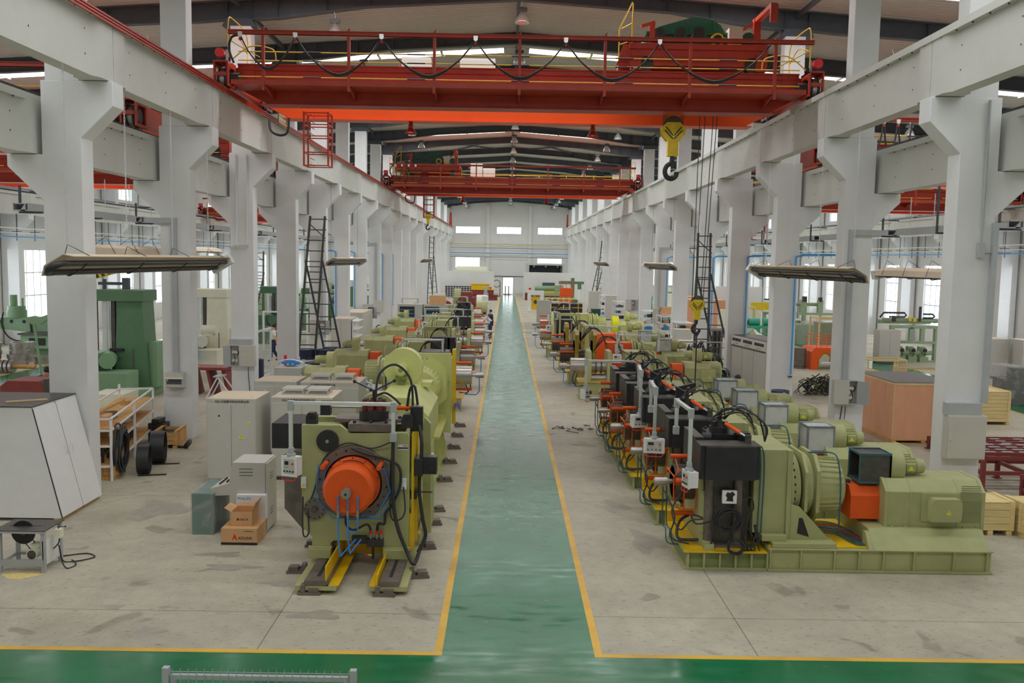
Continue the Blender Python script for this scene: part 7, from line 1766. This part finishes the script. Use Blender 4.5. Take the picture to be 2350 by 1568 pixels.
# ================================================================ people
def skin_obj(name,verts,edges,rad,mt,parent,root=0,sub=1):
    bm=bmesh.new(); L=bm.verts.layers.skin.verify(); vs=[bm.verts.new(v) for v in verts]
    for a,b in edges: bm.edges.new((vs[a],vs[b]))
    for v,r in zip(vs,rad): v[L].radius=(r,r) if not isinstance(r,tuple) else r
    vs[root][L].use_root=True
    me=bpy.data.meshes.new(name); bm.to_mesh(me); bm.free(); me.materials.append(MATS[mt])
    o=bpy.data.objects.new(name,me); COL.objects.link(o); o.parent=parent
    s=o.modifiers.new('skin','SKIN'); s.use_smooth_shade=True
    u=o.modifiers.new('subdivision','SUBSURF'); u.levels=sub; u.render_levels=sub+1
    return o
def person(label,loc,rz,pose,shirt,trousers,sc=1.0,hair='hair',sleeve=.5,group=None):
    """local frame: faces -y, z up; pose gives the joints"""
    t=thing('person',label,'person',loc,rz,group); t.scale=(sc,)*3
    J=dict(pel=(0,0,.93),wst=(0,0,1.08),chs=(0,-.01,1.3),nck=(0,0,1.44),hd0=(0,-.02,1.5),hd1=(0,-.02,1.58),hd2=(0,-.005,1.66),
      sl=(-.19,0,1.39),sr=(.19,0,1.39),el=(-.23,.02,1.12),er=(.23,.02,1.12),hl=(-.24,-.05,.87),hr=(.24,-.05,.87),
      pl=(-.09,0,.9),pr=(.09,0,.9),kl=(-.1,-.02,.5),kr=(.1,-.02,.5),al=(-.1,.02,.09),ar=(.1,.02,.09),fl=(-.11,-.14,.04),fr=(.11,-.14,.04))
    J.update(pose); V=[];R=[];E=[];I={}
    def v(n,p,r): I[n]=len(V); V.append(Vector(p)); R.append(r); return I[n]
    for n,r in (('pel',.12),('wst',.11),('chs',(.15,.11)),('nck',.055),('hd0',(.065,.075)),('hd1',(.08,.092)),('hd2',(.06,.07)),('sl',.055),('sr',.055),('el',.042),('er',.042),('hl',.026),('hr',.026),('pl',.085),('pr',.085),('kl',.058),('kr',.058),('al',.038),('ar',.038),('fl',.035),('fr',.035)): v(n,J[n],r)
    for a,b in (('pel','wst'),('wst','chs'),('chs','nck'),('nck','hd0'),('hd0','hd1'),('hd1','hd2'),('chs','sl'),('chs','sr'),('sl','el'),('sr','er'),('el','hl'),('er','hr'),('pel','pl'),('pel','pr'),('pl','kl'),('pr','kr'),('kl','al'),('kr','ar'),('al','fl'),('ar','fr')): E.append((I[a],I[b]))
    for h,e,sd in (('hl','el',1),('hr','er',-1)):
        d=(V[I[h]]-V[I[e]]).normalized(); s=d.cross(Vector((0,1,0))); s=(s.normalized() if s.length>.1 else Vector((1,0,0))); n=d.cross(s)
        pm=v(h+'p',V[I[h]]+d*.06,(.034,.016)); E.append((I[h],pm))
        for k,(o,l) in enumerate(((-.027,.06),(-.009,.07),(.009,.066),(.027,.052))):
            f0=v('%sf%d'%(h,k),V[pm]+d*.035+s*o,.0085); f1=v('%sg%d'%(h,k),V[pm]+d*(.035+l*.55)+s*o*1.1+n*.008,.008); f2=v('%sh%d'%(h,k),V[pm]+d*(.035+l*.9)+s*o*1.1+n*.024,.007)
            E+=[(pm,f0),(f0,f1),(f1,f2)]
        t0=v(h+'t',V[I[h]]+d*.045-s*.04*sd,.010); t1=v(h+'u',V[I[h]]+d*.085-s*.055*sd,.008); E+=[(pm,t0),(t0,t1)]
    body=skin_obj('body',V,E,R,'skin',t)
    # shirt and trousers follow the same joints
    def sub(names,edges,rads,nm,mt):
        skin_obj(nm,[J[n] if isinstance(n,str) else n for n in names],edges,rads,mt,t)
    def mid(a,b,f): return tuple(Vector(J[a]).lerp(Vector(J[b]),f))
    sub(['pel','wst','chs',mid('chs','nck',.75),'sl','sr','el' if sleeve>=.5 else mid('sl','el',.8),'er' if sleeve>=.5 else mid('sr','er',.8)]+([mid('el','hl',.85),mid('er','hr',.85)] if sleeve>.5 else []),
        [(0,1),(1,2),(2,3),(2,4),(2,5),(4,6),(5,7)]+([(6,8),(7,9)] if sleeve>.5 else []),[.145,.135,(.175,.13),.08,.085,.085,.065,.065]+([.045,.045] if sleeve>.5 else []),'shirt',shirt)
    sub(['pel','pl','pr','kl','kr',mid('kl','al',.85),mid('kr','ar',.85)],[(0,1),(0,2),(1,3),(2,4),(3,5),(4,6)],[.14,.11,.11,.085,.085,.068,.068],'trousers',trousers)
    for s in 'lr':
        a=Vector(J['a'+s]); f=Vector(J['f'+s]); skin_obj('shoe',[a+(a-f)*.25+Vector((0,0,-.03)),a+Vector((0,0,-.03)),f],[(0,1),(1,2)],[.045,.05,.042],'ink',t)
    h=Vector(J['hd1']); up=(Vector(J['hd2'])-Vector(J['hd0'])).normalized(); fwd=Vector(J.get('face',(0,-1,0))).normalized(); side=up.cross(fwd).normalized()
    c=h+up*.045-fwd*.012
    hm=MB(hair); hm.ball((0,0,0),.1,sc=(.88,1.02,.92),n=16,m=10); hh=hm.build('hair',t); hh.matrix_local=Matrix.Translation(c+up*.02-fwd*.012)@Matrix((side,-fwd,up)).transposed().to_4x4()
    fm=MB('skin').ball((0,-.093,-.015),.016,sc=(.8,1.2,1.5),n=8,m=6).ball((-.085,0,-.01),.022,sc=(.4,.8,1.2),n=8,m=6).ball((.085,0,-.01),.022,sc=(.4,.8,1.2),n=8,m=6)
    for s in (-1,1): fm.ball((s*.032,-.083,.012),.009,'ink',n=8,m=6).box(s*.02,-.092,.03,s*.045,-.082,.035,'hair')
    fm.box(-.022,-.089,-.053,.022,-.083,-.047,'dark_oxide'); ff=fm.build('face',t); ff.matrix_local=Matrix.Translation(h)@Matrix((side,-fwd,up)).transposed().to_4x4()
    return t
walk=dict(al=(-.1,.2,.13),kl=(-.1,.0,.5),fl=(-.11,.07,.05),kr=(.1,-.12,.5),ar=(.1,-.12,.09),fr=(.11,-.28,.04),hl=(-.24,-.22,.92),el=(-.22,-.06,1.13),hr=(.26,.12,.9),er=(.24,.1,1.13))
person('man in white T-shirt and navy trousers walking beside the fourth left column',(-11.0,42.3,0),math.radians(-75),walk,'tee','navy',1.02,sleeve=.4)
lean=dict(chs=(0,-.22,1.22),nck=(0,-.32,1.32),hd0=(0,-.37,1.36),hd1=(0,-.4,1.42),hd2=(0,-.42,1.5),sl=(-.19,-.28,1.28),sr=(.19,-.28,1.28),el=(-.22,-.4,1.03),er=(.22,-.4,1.03),hl=(-.15,-.62,.98),hr=(.15,-.62,.98),wst=(0,-.08,1.06),face=(0,-1,-.35))
person('worker in navy overalls leaning over the dark red casting at the left',(-13.75,26.1,0),math.radians(70),lean,'navy','navy',1.05,sleeve=1)
sit=dict(pel=(0,0,.5),wst=(0,0,.65),chs=(0,-.06,.87),nck=(0,-.1,1.0),hd0=(0,-.14,1.05),hd1=(0,-.16,1.12),hd2=(0,-.15,1.2),sl=(-.19,-.08,.95),sr=(.19,-.08,.95),el=(-.25,-.2,.72),er=(.25,-.2,.72),hl=(-.12,-.42,.68),hr=(.12,-.42,.68),pl=(-.1,0,.48),pr=(.1,0,.48),kl=(-.16,-.42,.52),kr=(.16,-.42,.52),al=(-.16,-.4,.09),ar=(.16,-.4,.09),fl=(-.17,-.56,.04),fr=(.17,-.56,.04),face=(0,-1,-.4))
person('black-haired worker in navy jacket sitting behind the close right mills',(7.66,28.6,0),math.radians(-70),sit,'navy','navy',1.12,sleeve=1)
solo(MB('pallet_wood').box(-.2,-.2,0,.2,.2,.38),'wooden_stool','low wooden box seat under the worker behind the right mills','stool',loc=(7.69,28.6,0))
person('man in pale shirt bending at a mill beside the aisle on the left',(-.95,56.9,0),math.radians(-90),lean,'tee','navy',1.05,sleeve=.4)
person('second worker in navy standing just behind the bending man by the aisle',(-1.0,58.3,0),math.radians(-60),{},'navy','navy',1.0,sleeve=1)
person('worker in navy in the left bay behind the leaning ladder',(-14.2,58,0),math.radians(-90),lean,'navy','navy',1.0,sleeve=1)
person('worker in navy in the left bay seen between the third and fourth columns',(-18.3,70.5,0),math.radians(180),{},'navy','navy',1.0,sleeve=1)
person('worker in navy standing at white machines seen right of the leaning ladder',(-14.2,74,0),math.radians(160),{},'navy','navy',1.0,sleeve=1)
